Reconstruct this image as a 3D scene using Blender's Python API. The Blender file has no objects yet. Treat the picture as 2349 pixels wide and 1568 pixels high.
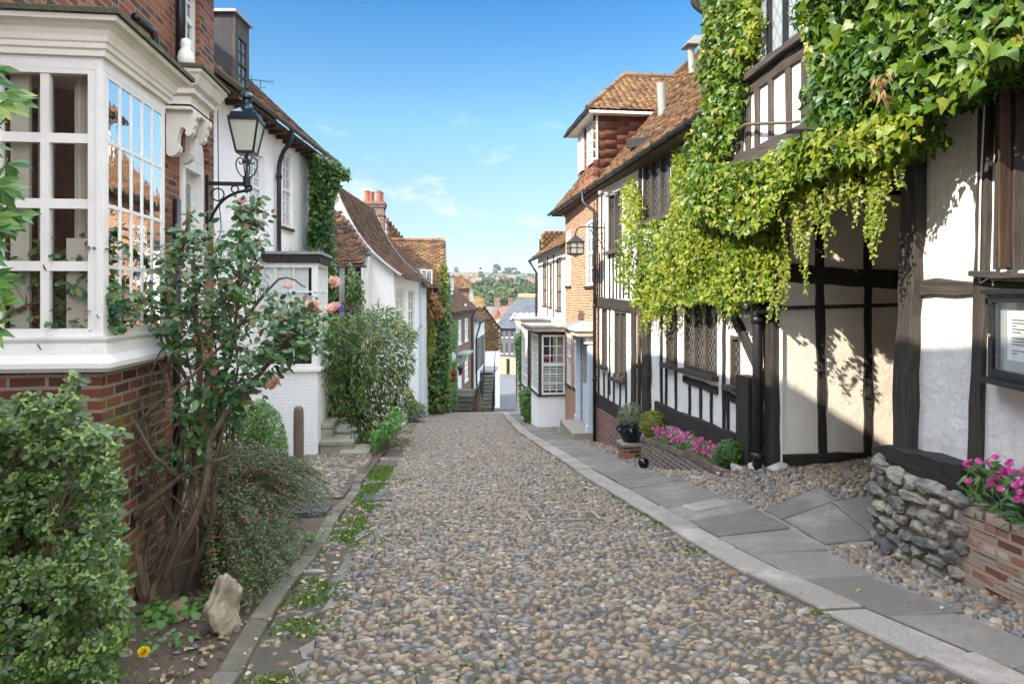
import bpy, math, random
import numpy as np
from mathutils import Vector

# ------------------------------------------------------------------ camera, sky, sun, exposure
scn = bpy.context.scene
COL = scn.collection
FD, CXD, HYD, VPD = 1566.0, 1174.5, 683.6, 990.0      # focal length, centre, horizon, street direction (units of a 2349 px wide picture)
CAMH = 1.6
PSI = math.atan((CXD - VPD) / FD)
cam = bpy.data.cameras.new('camera'); camo = bpy.data.objects.new('camera', cam); COL.objects.link(camo)
cam.sensor_width = 36.0; cam.lens = 36.0 * FD / 2349.0
cam.shift_y = -(784.0 - HYD) / 2349.0
cam.clip_start = 0.05; cam.clip_end = 9000
camo.location = (0, 0, CAMH); camo.rotation_euler = (math.pi / 2, 0, -PSI)
scn.camera = camo
SUNV = Vector((-0.87, -0.49, 0.66)).normalized()
SUN_EL = math.asin(SUNV.z); SUN_ROT = math.atan2(SUNV.x, SUNV.y)
SKY, FILL_CLOUD = 0.095, 14.0
w = bpy.data.worlds.new('World'); scn.world = w; w.use_nodes = True
wn, wl = w.node_tree.nodes, w.node_tree.links
wn.clear()
sky = wn.new('ShaderNodeTexSky'); sky.sky_type = 'NISHITA'; sky.sun_disc = False
sky.sun_elevation = SUN_EL; sky.sun_rotation = SUN_ROT
sky.altitude = 30; sky.air_density = 1.0; sky.dust_density = 0.3; sky.ozone_density = 3.0
hs = wn.new('ShaderNodeHueSaturation'); hs.inputs['Saturation'].default_value = 1.0; hs.inputs['Value'].default_value = 1.0
wl.new(sky.outputs[0], hs.inputs['Color'])
# clear polarised air: deep blue high up, pale low down
tcz = wn.new('ShaderNodeTexCoord'); sz = wn.new('ShaderNodeSeparateXYZ'); wl.new(tcz.outputs['Generated'], sz.inputs[0])
tint = wn.new('ShaderNodeValToRGB'); tr_ = tint.color_ramp
for k_, (p_, c_) in enumerate(((0.0, (.30, .37, .52)), (.05, (.36, .385, .43)), (.15, (.48, .50, .48)), (.24, (.44, .60, .57)), (.40, (.12, .42, .58)), (.6, (.10, .36, .50)))):
    e_ = tr_.elements[k_] if k_ < 2 else tr_.elements.new(p_)
    e_.position = p_; e_.color = (*c_, 1)
wl.new(sz.outputs[2], tint.inputs[0])
mt_ = wn.new('ShaderNodeMix'); mt_.data_type = 'RGBA'; mt_.blend_type = 'MULTIPLY'; mt_.inputs[0].default_value = 1.0; wl.new(hs.outputs[0], mt_.inputs[6]); wl.new(tint.outputs[0], mt_.inputs[7])
# a few small fair-weather clouds low over the hills
tc = wn.new('ShaderNodeTexCoord'); mp = wn.new('ShaderNodeMapping'); mp.inputs['Scale'].default_value = (7, 7, 16)
mp.inputs['Location'].default_value = (3.1, 0.4, 1.7)
wl.new(tc.outputs['Generated'], mp.inputs[0])
nz = wn.new('ShaderNodeTexNoise'); nz.inputs['Scale'].default_value = 1.0; nz.inputs['Detail'].default_value = 7; nz.inputs['Roughness'].default_value = 0.6
wl.new(mp.outputs[0], nz.inputs['Vector'])
sx = wn.new('ShaderNodeSeparateXYZ'); wl.new(tc.outputs['Generated'], sx.inputs[0])
band = wn.new('ShaderNodeValToRGB'); cr = band.color_ramp
cr.elements[0].position = 0.02; cr.elements[0].color = (0.35, 0.35, 0.35, 1); cr.elements[1].position = 0.3; cr.elements[1].color = (0, 0, 0, 1)
e = cr.elements.new(0.06); e.color = (1, 1, 1, 1); e = cr.elements.new(0.15); e.color = (1, 1, 1, 1)
wl.new(sx.outputs[2], band.inputs[0])
cl = wn.new('ShaderNodeValToRGB'); cl.color_ramp.elements[0].position = 0.57; cl.color_ramp.elements[1].position = 0.74
wl.new(nz.outputs[0], cl.inputs[0])
mu = wn.new('ShaderNodeMath'); mu.operation = 'MULTIPLY'; wl.new(band.outputs[0], mu.inputs[0]); wl.new(cl.outputs[0], mu.inputs[1])
mu2 = wn.new('ShaderNodeMath'); mu2.operation = 'MULTIPLY'; mu2.inputs[1].default_value = 0.75; wl.new(mu.outputs[0], mu2.inputs[0])
mx = wn.new('ShaderNodeMix'); mx.data_type = 'RGBA'; wl.new(mu2.outputs[0], mx.inputs[0]); wl.new(mt_.outputs[2], mx.inputs[6])
mx.inputs[7].default_value = (3.5, 3.5, 3.55, 1)
# unseen bright clouds added overhead and behind the camera as fill light
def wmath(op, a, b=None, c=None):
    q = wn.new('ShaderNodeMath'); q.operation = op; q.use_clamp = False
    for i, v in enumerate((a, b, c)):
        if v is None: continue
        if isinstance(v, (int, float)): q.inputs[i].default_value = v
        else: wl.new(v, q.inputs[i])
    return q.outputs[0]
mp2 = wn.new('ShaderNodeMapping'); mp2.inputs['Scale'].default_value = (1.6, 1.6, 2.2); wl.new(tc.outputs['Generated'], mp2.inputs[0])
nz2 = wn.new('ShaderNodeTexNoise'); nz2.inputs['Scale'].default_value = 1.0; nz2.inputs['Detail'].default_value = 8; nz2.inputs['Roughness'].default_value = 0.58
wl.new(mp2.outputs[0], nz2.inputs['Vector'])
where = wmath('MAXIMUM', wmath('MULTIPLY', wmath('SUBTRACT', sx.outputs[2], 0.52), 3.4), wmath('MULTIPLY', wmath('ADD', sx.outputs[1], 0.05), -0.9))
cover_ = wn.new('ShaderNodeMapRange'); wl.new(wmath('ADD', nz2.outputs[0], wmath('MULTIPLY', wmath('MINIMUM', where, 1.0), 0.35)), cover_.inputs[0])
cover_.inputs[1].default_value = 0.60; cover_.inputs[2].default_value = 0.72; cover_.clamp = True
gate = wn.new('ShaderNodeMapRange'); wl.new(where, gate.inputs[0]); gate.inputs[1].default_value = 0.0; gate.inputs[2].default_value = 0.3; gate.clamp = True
mx2 = wn.new('ShaderNodeMix'); mx2.data_type = 'RGBA'; wl.new(wmath('MULTIPLY', cover_.outputs[0], gate.outputs[0]), mx2.inputs[0]); wl.new(mx.outputs[2], mx2.inputs[6]); mx2.inputs[7].default_value = (FILL_CLOUD * .89, FILL_CLOUD * .965, FILL_CLOUD * 1.09, 1)
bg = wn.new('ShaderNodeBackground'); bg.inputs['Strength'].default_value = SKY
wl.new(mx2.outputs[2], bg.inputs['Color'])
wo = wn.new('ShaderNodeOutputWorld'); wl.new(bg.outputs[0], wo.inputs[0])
sl = bpy.data.lights.new('sun', 'SUN'); sl.energy = 2.75; sl.angle = math.radians(0.53); sl.color = (1.0, 0.90, 0.76)
so = bpy.data.objects.new('sun', sl); COL.objects.link(so); so.rotation_euler = (-SUNV).to_track_quat('-Z', 'Y').to_euler()
vs = scn.view_settings; vs.view_transform = 'Standard'; vs.look = 'None'; vs.gamma = 1.0; vs.use_curve_mapping = False
vs.exposure = 2.0
scn.cycles.use_denoising = True; scn.cycles.max_bounces = 8; scn.cycles.diffuse_bounces = 4; scn.cycles.glossy_bounces = 4; scn.cycles.transparent_max_bounces = 8

# ------------------------------------------------------------------ helpers
rnd = random.Random(7)
R = np.random.default_rng(11)
U = rnd.uniform
FWD = (math.sin(PSI), math.cos(PSI)); RGT = (math.cos(PSI), -math.sin(PSI))

def ray(u, v):
    a = (u - CXD) / FD
    return (FWD[0] + RGT[0] * a, FWD[1] + RGT[1] * a, (HYD - v) / FD)
def onX(u, v, X):
    d = ray(u, v); t = X / d[0]; return Vector((X, d[1] * t, CAMH + d[2] * t))
def onY(u, v, Y):
    d = ray(u, v); t = Y / d[1]; return Vector((d[0] * t, Y, CAMH + d[2] * t))

def sstep(a, b, x):
    t = np.clip((x - a) / (b - a), 0, 1); return t * t * (3 - 2 * t)
PY_ = [-60, 33, 36, 62, 96, 300, 420, 700, 1100, 1460, 1900, 9000]
PZ_ = [7.1, -3.93, -4.45, -8.6, -8.9, -13, -13, 1, 25, 52, 55, 55]
def prof(y):
    y = np.asarray(y, float)
    z = np.interp(y, PY_, PZ_)
    return np.where(y > 30, (z + np.interp(y - 1.5, PY_, PZ_) + np.interp(y + 1.5, PY_, PZ_)) / 3, z)
def cshift(y):
    y = np.asarray(y, float); return np.where(y > 22, 0.0017 * (np.minimum(y, 110) - 22) ** 2, 0)
def kxr(y):                      # street edge of the right kerb
    return np.interp(y, [-5, 3.2, 3.7, 5.3, 7.7, 11.3, 20.5, 29, 34], [2.95, 2.80, 2.69, 2.50, 2.47, 2.47, 2.6, 3.1, 3.45]) + np.where(np.asarray(y) > 34, cshift(y) - cshift(34), 0)
def kxl(y):
    return np.interp(y, [-5, 9, 24, 34], [-1.06, -1.06, -0.9, -0.45]) + np.where(np.asarray(y) > 34, cshift(y) - cshift(34), 0)
def gz(x, y):
    x = np.asarray(x, float); y = np.asarray(y, float)
    z = prof(y)
    z = z + 0.40 * sstep(3.1, 4.6, x) * sstep(5.6, 7.2, y) * (1 - sstep(9.2, 11.5, y)) + 0.15 * sstep(4.6, 6.5, x) * sstep(5.6, 7, y) * (1 - sstep(9.2, 11.5, y))
    return z
def g(x, y): return float(gz(x, y))

ORG = {}
def tag(o, label=None, cat=None, group=None, kind=None):
    if label: o['label'] = label
    if cat: o['category'] = cat
    if group: o['group'] = group
    if kind: o['kind'] = kind
    return o
def thing(name, label, cat, loc, group=None):
    o = bpy.data.objects.new(name, None); COL.objects.link(o); o.location = loc; o.empty_display_size = 0.2
    ORG[o] = Vector(loc); return tag(o, label, cat, group)

def finish(me, name, mat, parent, smooth, swap=None, label=None):
    """link a mesh holding world coordinates as one object under parent; metre UVs along each face"""
    nf = len(me.polygons); nl = len(me.loops)
    if nl:
        nrm = np.empty(nf * 3, np.float32); me.polygons.foreach_get('normal', nrm); nrm = nrm.reshape(-1, 3)
        tot = np.empty(nf, np.int32); me.polygons.foreach_get('loop_total', tot)
        vi = np.empty(nl, np.int32); me.loops.foreach_get('vertex_index', vi)
        co = np.empty(len(me.vertices) * 3, np.float32); me.vertices.foreach_get('co', co); co = co.reshape(-1, 3)
        ln = np.repeat(nrm, tot, 0); p = co[vi]
        t = np.stack([-ln[:, 1], ln[:, 0], np.zeros(nl)], 1); L = np.linalg.norm(t, axis=1)
        flat = L < 0.25
        t[flat] = (1, 0, 0); L[flat] = 1; t /= L[:, None]
        b = np.cross(ln, t); b[flat] = (0, 1, 0)
        uu = (p * t).sum(1); vv = (p * b).sum(1)
        if swap is not None and len(swap) == nf:
            s = np.repeat(np.array(swap, bool), tot); uu, vv = np.where(s, vv, uu), np.where(s, uu, vv)
        uvl = me.uv_layers.new(name='UVMap')
        uvl.data.foreach_set('uv', np.stack([uu, vv], 1).astype(np.float32).ravel())
    o = bpy.data.objects.new(name, me); COL.objects.link(o)
    if mat: me.materials.append(mat)
    if smooth: me.polygons.foreach_set('use_smooth', np.ones(nf, bool))
    if parent is not None:
        og = ORG[parent]; co = np.empty(len(me.vertices) * 3, np.float32); me.vertices.foreach_get('co', co)
        co = co.reshape(-1, 3) - np.array(og, np.float32); me.vertices.foreach_set('co', co.ravel())
        o.parent = parent; ORG[o] = og
    else: ORG[o] = Vector((0, 0, 0))
    me.update()
    if label: o['label'] = label
    return o

class Frame:
    """a facade: origin, direction down the street, side -1 = facade looks to -X (right of street), +1 = looks to +X"""
    def __init__(s, x0, y0, x1, y1, side):
        d = Vector((x1 - x0, y1 - y0, 0)); s.L = d.length; d.normalize(); s.o = Vector((x0, y0, 0)); s.d = d
        s.n = Vector((d.y, -d.x, 0)) * side; s.side = side
    def p(s, a, o, z): return s.o + s.d * a + s.n * o + Vector((0, 0, z))
    def px(s, u, v, o=0.0):
        r = Vector(ray(u, v)); c = Vector((0, 0, CAMH)); q = s.o + s.n * o
        t = (q - c).dot(s.n) / r.dot(s.n); w_ = c + r * t
        return (w_ - s.o).dot(s.d), w_.z
    def rect(s, u0, v0, u1, v1, o=0.0):      # picture rectangle -> s0,s1,z0,z1 measured at its middle
        um, vm = (u0 + u1) / 2, (v0 + v1) / 2
        a = s.px(u0, vm, o)[0]; b = s.px(u1, vm, o)[0]; z0 = s.px(um, v1, o)[1]; z1 = s.px(um, v0, o)[1]
        return min(a, b), max(a, b), min(z0, z1), max(z0, z1)

class MB:
    def __init__(s): s.v = []; s.f = []; s.sw = []
    def add(s, vs_, fs, sw=False):
        k = len(s.v); s.v += [tuple(q) for q in vs_]; s.f += [tuple(i + k for i in f) for f in fs]; s.sw += [sw] * len(fs)
    def hexa(s, P, sw=False):       # 8 points: bottom loop then top loop
        s.add(P, [(3, 2, 1, 0), (4, 5, 6, 7), (0, 1, 5, 4), (1, 2, 6, 5), (2, 3, 7, 6), (3, 0, 4, 7)], sw)
    def box(s, x0, x1, y0, y1, z0, z1, sw=False):
        s.hexa([(x0, y0, z0), (x1, y0, z0), (x1, y1, z0), (x0, y1, z0), (x0, y0, z1), (x1, y0, z1), (x1, y1, z1), (x0, y1, z1)], sw)
    def fbox(s, F, a0, a1, o0, o1, z0, z1, sw=False):
        P = [F.p(a0, o0, z0), F.p(a1, o0, z0), F.p(a1, o1, z0), F.p(a0, o1, z0), F.p(a0, o0, z1), F.p(a1, o0, z1), F.p(a1, o1, z1), F.p(a0, o1, z1)]
        if F.side > 0: P = [P[i] for i in (3, 2, 1, 0, 7, 6, 5, 4)]
        s.hexa(P, sw)
    def quad(s, *P): s.add(P, [tuple(range(len(P)))])
    def beam(s, F, a0, z0, a1, z1, wd, o0=-0.03, o1=0.035, jit=0.012, seg=0.25):
        """old timber lying on a facade from (a0,z0) to (a1,z1), sides uneven"""
        L = math.hypot(a1 - a0, z1 - z0); n = max(2, int(L / seg)); dx, dz = (a1 - a0) / L, (z1 - z0) / L; nx, nz_ = -dz, dx
        rings = []
        for i in range(n + 1):
            t = i / n; c = (a0 + (a1 - a0) * t, z0 + (z1 - z0) * t); h0 = wd / 2 + U(-jit, jit); h1 = wd / 2 + U(-jit, jit); oo = o1 + U(-jit, jit) * 0.4
            A = (c[0] + nx * h0, c[1] + nz_ * h0); B = (c[0] - nx * h1, c[1] - nz_ * h1)
            ch = min(0.012, wd * 0.1)
            A2 = (c[0] + nx * (h0 - ch), c[1] + nz_ * (h0 - ch)); B2 = (c[0] - nx * (h1 - ch), c[1] - nz_ * (h1 - ch))
            rings.append([F.p(A[0], o0, A[1]), F.p(A[0], oo - ch, A[1]), F.p(A2[0], oo, A2[1]), F.p(B2[0], oo, B2[1]), F.p(B[0], oo - ch, B[1]), F.p(B[0], o0, B[1])])
        vs_ = [q for r in rings for q in r]; m = 6; fs = []
        for i in range(n):
            for j in range(m):
                j2 = (j + 1) % m; fs.append((i * m + j, i * m + j2, (i + 1) * m + j2, (i + 1) * m + j))
        fs.append(tuple(range(m))); fs.append(tuple(n * m + j for j in reversed(range(m))))
        s.add(vs_, fs, abs(dx) > abs(dz))
    def tube(s, pts, r, n=8, cap=True, closed=False):
        pts = [Vector(q) for q in pts]; m = len(pts); rs = r if isinstance(r, (list, tuple)) else [r] * m
        vs_ = []; prev = None
        for i, q in enumerate(pts):
            if closed: t = pts[(i + 1) % m] - pts[i - 1]
            else: t = pts[min(i + 1, m - 1)] - pts[max(i - 1, 0)]
            if t.length < 1e-9: t = Vector((0, 0, 1))
            t.normalize()
            if prev is None:
                a = t.cross(Vector((0, 0, 1)) if abs(t.z) < 0.9 else Vector((1, 0, 0))); a.normalize()
            else:
                a = prev - t * prev.dot(t)
                if a.length < 1e-6: a = t.orthogonal()
                a.normalize()
            prev = a; b = t.cross(a)
            for k in range(n):
                an = 2 * math.pi * k / n; vs_.append(q + (a * math.cos(an) + b * math.sin(an)) * rs[i])
        fs = []
        for i in range(m if closed else m - 1):
            i2 = (i + 1) % m
            for k in range(n):
                k2 = (k + 1) % n; fs.append((i * n + k, i * n + k2, i2 * n + k2, i2 * n + k))
        if cap and not closed: fs.append(tuple(reversed(range(n)))); fs.append(tuple((m - 1) * n + k for k in range(n)))
        s.add(vs_, fs)
    def lathe(s, c, prof_, n=20, rot=0.0):
        vs_ = []; m = len(prof_)
        for r, z in prof_:
            for k in range(n):
                an = 2 * math.pi * k / n + rot; vs_.append((c[0] + r * math.cos(an), c[1] + r * math.sin(an), c[2] + z))
        fs = [(i * n + k, i * n + (k + 1) % n, (i + 1) * n + (k + 1) % n, (i + 1) * n + k) for i in range(m - 1) for k in range(n)]
        fs.append(tuple(reversed(range(n)))); fs.append(tuple((m - 1) * n + k for k in range(n)))
        s.add(vs_, fs)
    def prism(s, P, vec):
        n = len(P); P = [Vector(q) for q in P]; vec = Vector(vec)
        s.add(P + [q + vec for q in P], [tuple(reversed(range(n))), tuple(range(n, 2 * n))] + [(i, (i + 1) % n, (i + 1) % n + n, i + n) for i in range(n)])
    def sweep(s, path, profile, outs):
        """profile [(o,z)] swept along path points; outs = outward horizontal vector at each path point (mitred)"""
        vs_ = []; m = len(profile)
        for q, ov in zip(path, outs):
            for o, z in profile: vs_.append(Vector(q) + Vector(ov) * o + Vector((0, 0, z)))
        fs = [(i * m + j, (i + 1) * m + j, (i + 1) * m + j + 1, i * m + j + 1) for i in range(len(path) - 1) for j in range(m - 1)]
        fs.append(tuple(range(m))); fs.append(tuple((len(path) - 1) * m + j for j in reversed(range(m))))
        s.add(vs_, fs)
    def slab(s, P, th, ch=0.008):    # chamfered paving stone, P = 4 top corners
        P = [Vector(q) for q in P]; c = sum(P, Vector()) / 4
        ins = [q + (c - q).normalized() * ch * 1.6 for q in P]
        low = [q - Vector((0, 0, ch)) for q in P]; bot = [q - Vector((0, 0, th)) for q in P]
        s.add(bot + low + ins, [(0, 1, 5, 4), (1, 2, 6, 5), (2, 3, 7, 6), (3, 0, 4, 7), (4, 5, 9, 8), (5, 6, 10, 9), (6, 7, 11, 10), (7, 4, 8, 11), (8, 9, 10, 11)])
    def build(s, name, mat, parent=None, smooth=False, label=None):
        me = bpy.data.meshes.new(name); me.from_pydata(s.v, [], s.f); me.update()
        return finish(me, name, mat, parent, smooth, s.sw, label)

def np_mesh(name, V, F, mat, parent=None, smooth=False, label=None):
    """V (n,3), F (m,k) all faces with k corners, or a list of such arrays"""
    Fs = F if isinstance(F, list) else [F]
    me = bpy.data.meshes.new(name); V = np.asarray(V, np.float32)
    me.vertices.add(len(V)); me.vertices.foreach_set('co', V.ravel())
    tot = np.concatenate([np.full(len(a), a.shape[1], np.int32) for a in Fs]); idx = np.concatenate([a.astype(np.int32).ravel() for a in Fs])
    me.loops.add(len(idx)); me.loops.foreach_set('vertex_index', idx)
    me.polygons.add(len(tot)); st = np.zeros(len(tot), np.int32); st[1:] = np.cumsum(tot)[:-1]
    me.polygons.foreach_set('loop_start', st); me.polygons.foreach_set('loop_total', tot)
    me.update(calc_edges=True); me.validate()
    return finish(me, name, mat, parent, smooth, None, label)

def scatter(tv, tfs, P, M, S):
    """template verts tv (k,3), faces list of arrays; positions P (n,3), matrices M (n,3,3) columns = axes, scales S (n,) or (n,3)"""
    n, k = len(P), len(tv); S = np.asarray(S, float)
    if S.ndim == 1: S = S[:, None].repeat(3, 1)
    V = np.einsum('nij,nkj->nki', M, tv[None] * S[:, None, :]) + P[:, None, :]
    off = (np.arange(n) * k)[:, None, None]
    return V.reshape(-1, 3), [(f[None] + off).reshape(-1, f.shape[1]) for f in tfs]

def unit(a): return a / np.maximum(np.linalg.norm(a, axis=1, keepdims=True), 1e-9)
def frames(nrm, tip):
    nrm = unit(nrm); t = unit(tip - nrm * (tip * nrm).sum(1, keepdims=True)); x = np.cross(t, nrm)
    return np.stack([x, t, nrm], 2)

# leaf shapes: x across, y to the tip, z normal; unit length; two halves folded on the midrib
def leaf_tpl(outline, fold=0.18, droop=0.15):
    """outline: right side points from base to tip [(x,y)]; builds mirrored halves as quads along the midrib"""
    n = len(outline); V = []
    for x, y in outline:
        z = -droop * y * y
        V.append((0, y, z)); V.append((x, y, z + fold * x)); V.append((-x, y, z + fold * x))
    F = []
    for i in range(n - 1):
        a, b = 3 * i, 3 * (i + 1)
        F.append((a, a + 1, b + 1, b)); F.append((a, b, b + 2, a + 2))
    return np.array(V, float), [np.array(F)]
T_OVAL = leaf_tpl([(0.02, 0), (0.24, 0.25), (0.30, 0.5), (0.2, 0.8), (0.01, 1.0)])
T_OBOV = leaf_tpl([(0.02, 0), (0.12, 0.2), (0.27, 0.62), (0.22, 0.86), (0.02, 1.0)], 0.25, 0.2)
T_LANCE = leaf_tpl([(0.01, 0), (0.11, 0.25), (0.12, 0.5), (0.01, 1.0)], 0.2, 0.3)
T_TINY = (np.array([(0, 0, 0), (0.28, 0.5, 0.06), (0, 1, -0.05), (-0.28, 0.5, 0.06)], float), [np.array([(0, 1, 2, 3)])])
T_IVY = (np.array([(0, 0, 0), (0.20, -0.10, .03), (0.52, 0.16, 0.05), (0.30, 0.36, 0.05), (0.0, 1.0, -0.22), (-0.30, 0.36, 0.05), (-0.52, 0.16, 0.05), (-0.20, -0.10, .03), (0, 0.4, 0.0)], float),
         [np.array([(0, 1, 2), (0, 2, 3), (0, 3, 8), (3, 4, 8), (8, 4, 5), (0, 8, 5), (0, 5, 6), (0, 6, 7)])])
T_CLUMP = (np.array([(-.5, -.1, 0), (0, -.5, .1), (.5, 0, -.1), (.1, .5, .12), (-.45, .35, -.05)], float), [np.array([(0, 1, 2, 3, 4)])])

def leaves(name, mat, P, nrm, size, tpl, parent=None, tip=None, spread=0.6, label=None, tipvar=0.5):
    n = len(P); P = np.asarray(P, float); nrm = unit(np.asarray(nrm, float)) + R.normal(0, spread, (n, 3))
    if tip is None: tip = np.tile((0, 0, -1.0), (n, 1))
    tip = unit(np.asarray(tip, float)) + R.normal(0, tipvar, (n, 3))
    V, F = scatter(tpl[0], tpl[1], P, frames(nrm, tip), size)
    return np_mesh(name, V, F, mat, parent, tpl is not T_CLUMP and False, label)

def in_poly(poly, n):
    """n random points inside a polygon"""
    poly = np.array(poly, float); lo, hi = poly.min(0), poly.max(0); out = []
    x1, y1 = poly[:, 0], poly[:, 1]; x2, y2 = np.roll(x1, -1), np.roll(y1, -1)
    while len(out) < n:
        q = lo + R.random((n * 2, 2)) * (hi - lo)
        c = (y1[None] > q[:, 1:]) != (y2[None] > q[:, 1:])
        xi = (x2 - x1) * (q[:, 1:] - y1) / np.where(y2 == y1, 1e-9, y2 - y1) + x1
        ok = ((c & (q[:, :1] < xi)).sum(1) % 2) == 1
        out += list(q[ok])
    return np.array(out[:n])
def fractal(p, sc, seed):
    """cheap smooth 3-D noise in about -1..1 for arrays of points"""
    r = np.random.default_rng(seed); s = 0
    for i in range(5):
        k = r.normal(0, 1, 3) * sc * (1 + 0.6 * i); s = s + np.sin(p @ k + r.random() * 6.28) / (1 + 0.35 * i)
    return s / 2.4
# ------------------------------------------------------------------ materials
class S:
    def __init__(s, name):
        s.m = bpy.data.materials.new(name); s.m.use_nodes = True; s.t = s.m.node_tree; s.b = s.t.nodes['Principled BSDF']; s.out = s.t.nodes['Material Output']
    def put(s, sock, v):
        if isinstance(v, bpy.types.NodeSocket): s.t.links.new(v, sock)
        elif v is not None:
            if sock.type == 'RGBA' and len(v) == 3: v = (*v, 1)
            sock.default_value = v
    def n(s, typ, ins=None, **kw):
        q = s.t.nodes.new(typ)
        for k, v in kw.items(): setattr(q, k, v)
        for k, v in (ins or {}).items(): s.put(q.inputs[k], v)
        return q
    def uv(s): return s.n('ShaderNodeUVMap').outputs[0]
    def pos(s): return s.n('ShaderNodeNewGeometry').outputs['Position']
    def isl(s): return s.n('ShaderNodeNewGeometry').outputs['Random Per Island']
    def map(s, v, sc, loc=(0, 0, 0)): return s.n('ShaderNodeMapping', {0: v, 'Scale': sc, 'Location': loc}).outputs[0]
    def noise(s, v, sc, det=5, ro=0.55, out=0): return s.n('ShaderNodeTexNoise', {'Vector': v, 'Scale': sc, 'Detail': det, 'Roughness': ro}).outputs[out]
    def ramp(s, f, stops, interp='LINEAR'):
        q = s.n('ShaderNodeValToRGB', {0: f}); c = q.color_ramp; c.interpolation = interp
        while len(c.elements) < len(stops): c.elements.new(0.5)
        for el, (p, col) in zip(c.elements, stops):
            el.position = p; el.color = (*col, 1) if isinstance(col, tuple) else (col, col, col, 1)
        return q.outputs[0]
    def mix(s, f, a, b, mode='MIX'):
        q = s.n('ShaderNodeMix', data_type='RGBA', blend_type=mode); s.put(q.inputs[0], f); s.put(q.inputs[6], a); s.put(q.inputs[7], b); return q.outputs[2]
    def math(s, op, a, b=None):
        q = s.n('ShaderNodeMath', operation=op); s.put(q.inputs[0], a)
        if b is not None: s.put(q.inputs[1], b)
        return q.outputs[0]
    def bump(s, h, dist=0.01, st=1.0, nrm=None):
        q = s.n('ShaderNodeBump', {'Height': h, 'Distance': dist, 'Strength': st})
        if nrm is not None: s.put(q.inputs['Normal'], nrm)
        return q.outputs[0]
    def done(s, col=None, rough=None, nrm=None, spec=None, metal=None):
        b = s.b
        if col is not None: s.put(b.inputs['Base Color'], col)
        if rough is not None: s.put(b.inputs['Roughness'], rough)
        if nrm is not None: s.put(b.inputs['Normal'], nrm)
        if spec is not None: s.put(b.inputs['Specular IOR Level'], spec)
        if metal is not None: s.put(b.inputs['Metallic'], metal)
        return s.m

def m_brick(name, cols, mortar, bw=0.225, bh=0.075, moss=0.0, paint=None, dirt=0.35, mort=0.013):
    s = S(name); uv = s.uv(); wob = s.n('ShaderNodeMix', data_type='VECTOR'); wv = s.noise(uv, 3.0, 3, .5, 1)
    vadd = s.n('ShaderNodeVectorMath', {0: uv}, operation='ADD')
    sc = s.n('ShaderNodeVectorMath', {0: wv, 1: (0.020, 0.016, 0)}, operation='MULTIPLY'); s.put(vadd.inputs[1], sc.outputs[0]); v = vadd.outputs[0]
    def bt(c1, c2, mo, ms):
        q = s.n('ShaderNodeTexBrick', {'Vector': v, 'Color1': c1, 'Color2': c2, 'Mortar': mo, 'Scale': 1.0, 'Mortar Size': ms, 'Mortar Smooth': 0.25, 'Bias': 0.0, 'Brick Width': bw, 'Row Height': bh})
        q.offset = 0.5; return q
    b1 = bt((0, 0, 0), (1, 1, 1), (.5, .5, .5), mort)
    k = len(cols); brickcol = s.ramp(b1.outputs[0], [(i / (k - 1), c) for i, c in enumerate(cols)])
    big = s.noise(uv, 1.3, 5, .6); fine = s.noise(uv, 60, 4, .6)
    brickcol = s.mix(s.ramp(fine, [(0.3, 0.0), (0.75, dirt)]), brickcol, tuple(0.4 * c for c in cols[0]))
    col = s.mix(b1.outputs[1], brickcol, mortar)
    col = s.mix(s.ramp(big, [(0.45, 0.0), (0.8, dirt)]), col, (0.05, 0.045, 0.04))
    if moss:
        mo = s.noise(uv, 2.2, 6, .65); col = s.mix(s.ramp(mo, [(0.62 - 0.25 * moss, 0.0), (0.70 - .06 * moss, 0.9)]), col, (0.11, 0.11, 0.025))
    if paint:
        col = s.mix(s.ramp(s.noise(uv, 9, 6, .7), [(0.66, 1.0), (0.75, 0.75)]), col, paint)
        col = s.mix(s.ramp(big, [(0.5, 0.0), (0.9, 0.3)]), col, (0.45, 0.43, 0.38))
    h = s.math('ADD', s.math('MULTIPLY', s.math('SUBTRACT', 1.0, b1.outputs[1]), 1.0), s.math('MULTIPLY', fine, 0.35))
    return s.done(col, 0.85, s.bump(h, 0.008, 0.9 if not paint else 0.55), 0.25)
BR_RED = m_brick('brick_red', [(.06, .03, .022), (.20, .055, .028), (.31, .085, .035), (.42, .13, .055), (.27, .085, .045)], (.22, .185, .14))
BR_MOSS = m_brick('brick_mossy', [(.05, .025, .022), (.15, .045, .03), (.20, .06, .035), (.27, .08, .045), (.10, .05, .045)], (.25, .22, .17), moss=0.62)
BR_ORANGE = m_brick('brick_orange', [(.20, .07, .03), (.33, .11, .045), (.42, .16, .065), (.48, .20, .09), (.36, .13, .06)], (.46, .40, .31), dirt=0.2)
BR_BROWN = m_brick('brick_brown', [(.08, .04, .03), (.15, .065, .045), (.20, .09, .06), (.24, .11, .075)], (.24, .20, .16))
BR_GREY = m_brick('brick_grey', [(.07, .06, .055), (.14, .10, .085), (.17, .125, .10), (.11, .09, .08)], (.25, .23, .2), moss=0.1)
BR_OLD = m_brick('brick_old_salty', [(.10, .05, .04), (.25, .08, .055), (.42, .34, .30), (.30, .12, .08), (.5, .44, .4)], (.30, .25, .17), dirt=0.3, mort=0.016)
BR_WHITE = m_brick('brick_white_painted', [(.6, .6, .58), (.78, .78, .76)], (.72, .72, .7), paint=(.80, .80, .78))
BR_TAN = m_brick('brick_tan', [(.4, .24, .12), (.5, .31, .17)], (.45, .38, .28))

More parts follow.
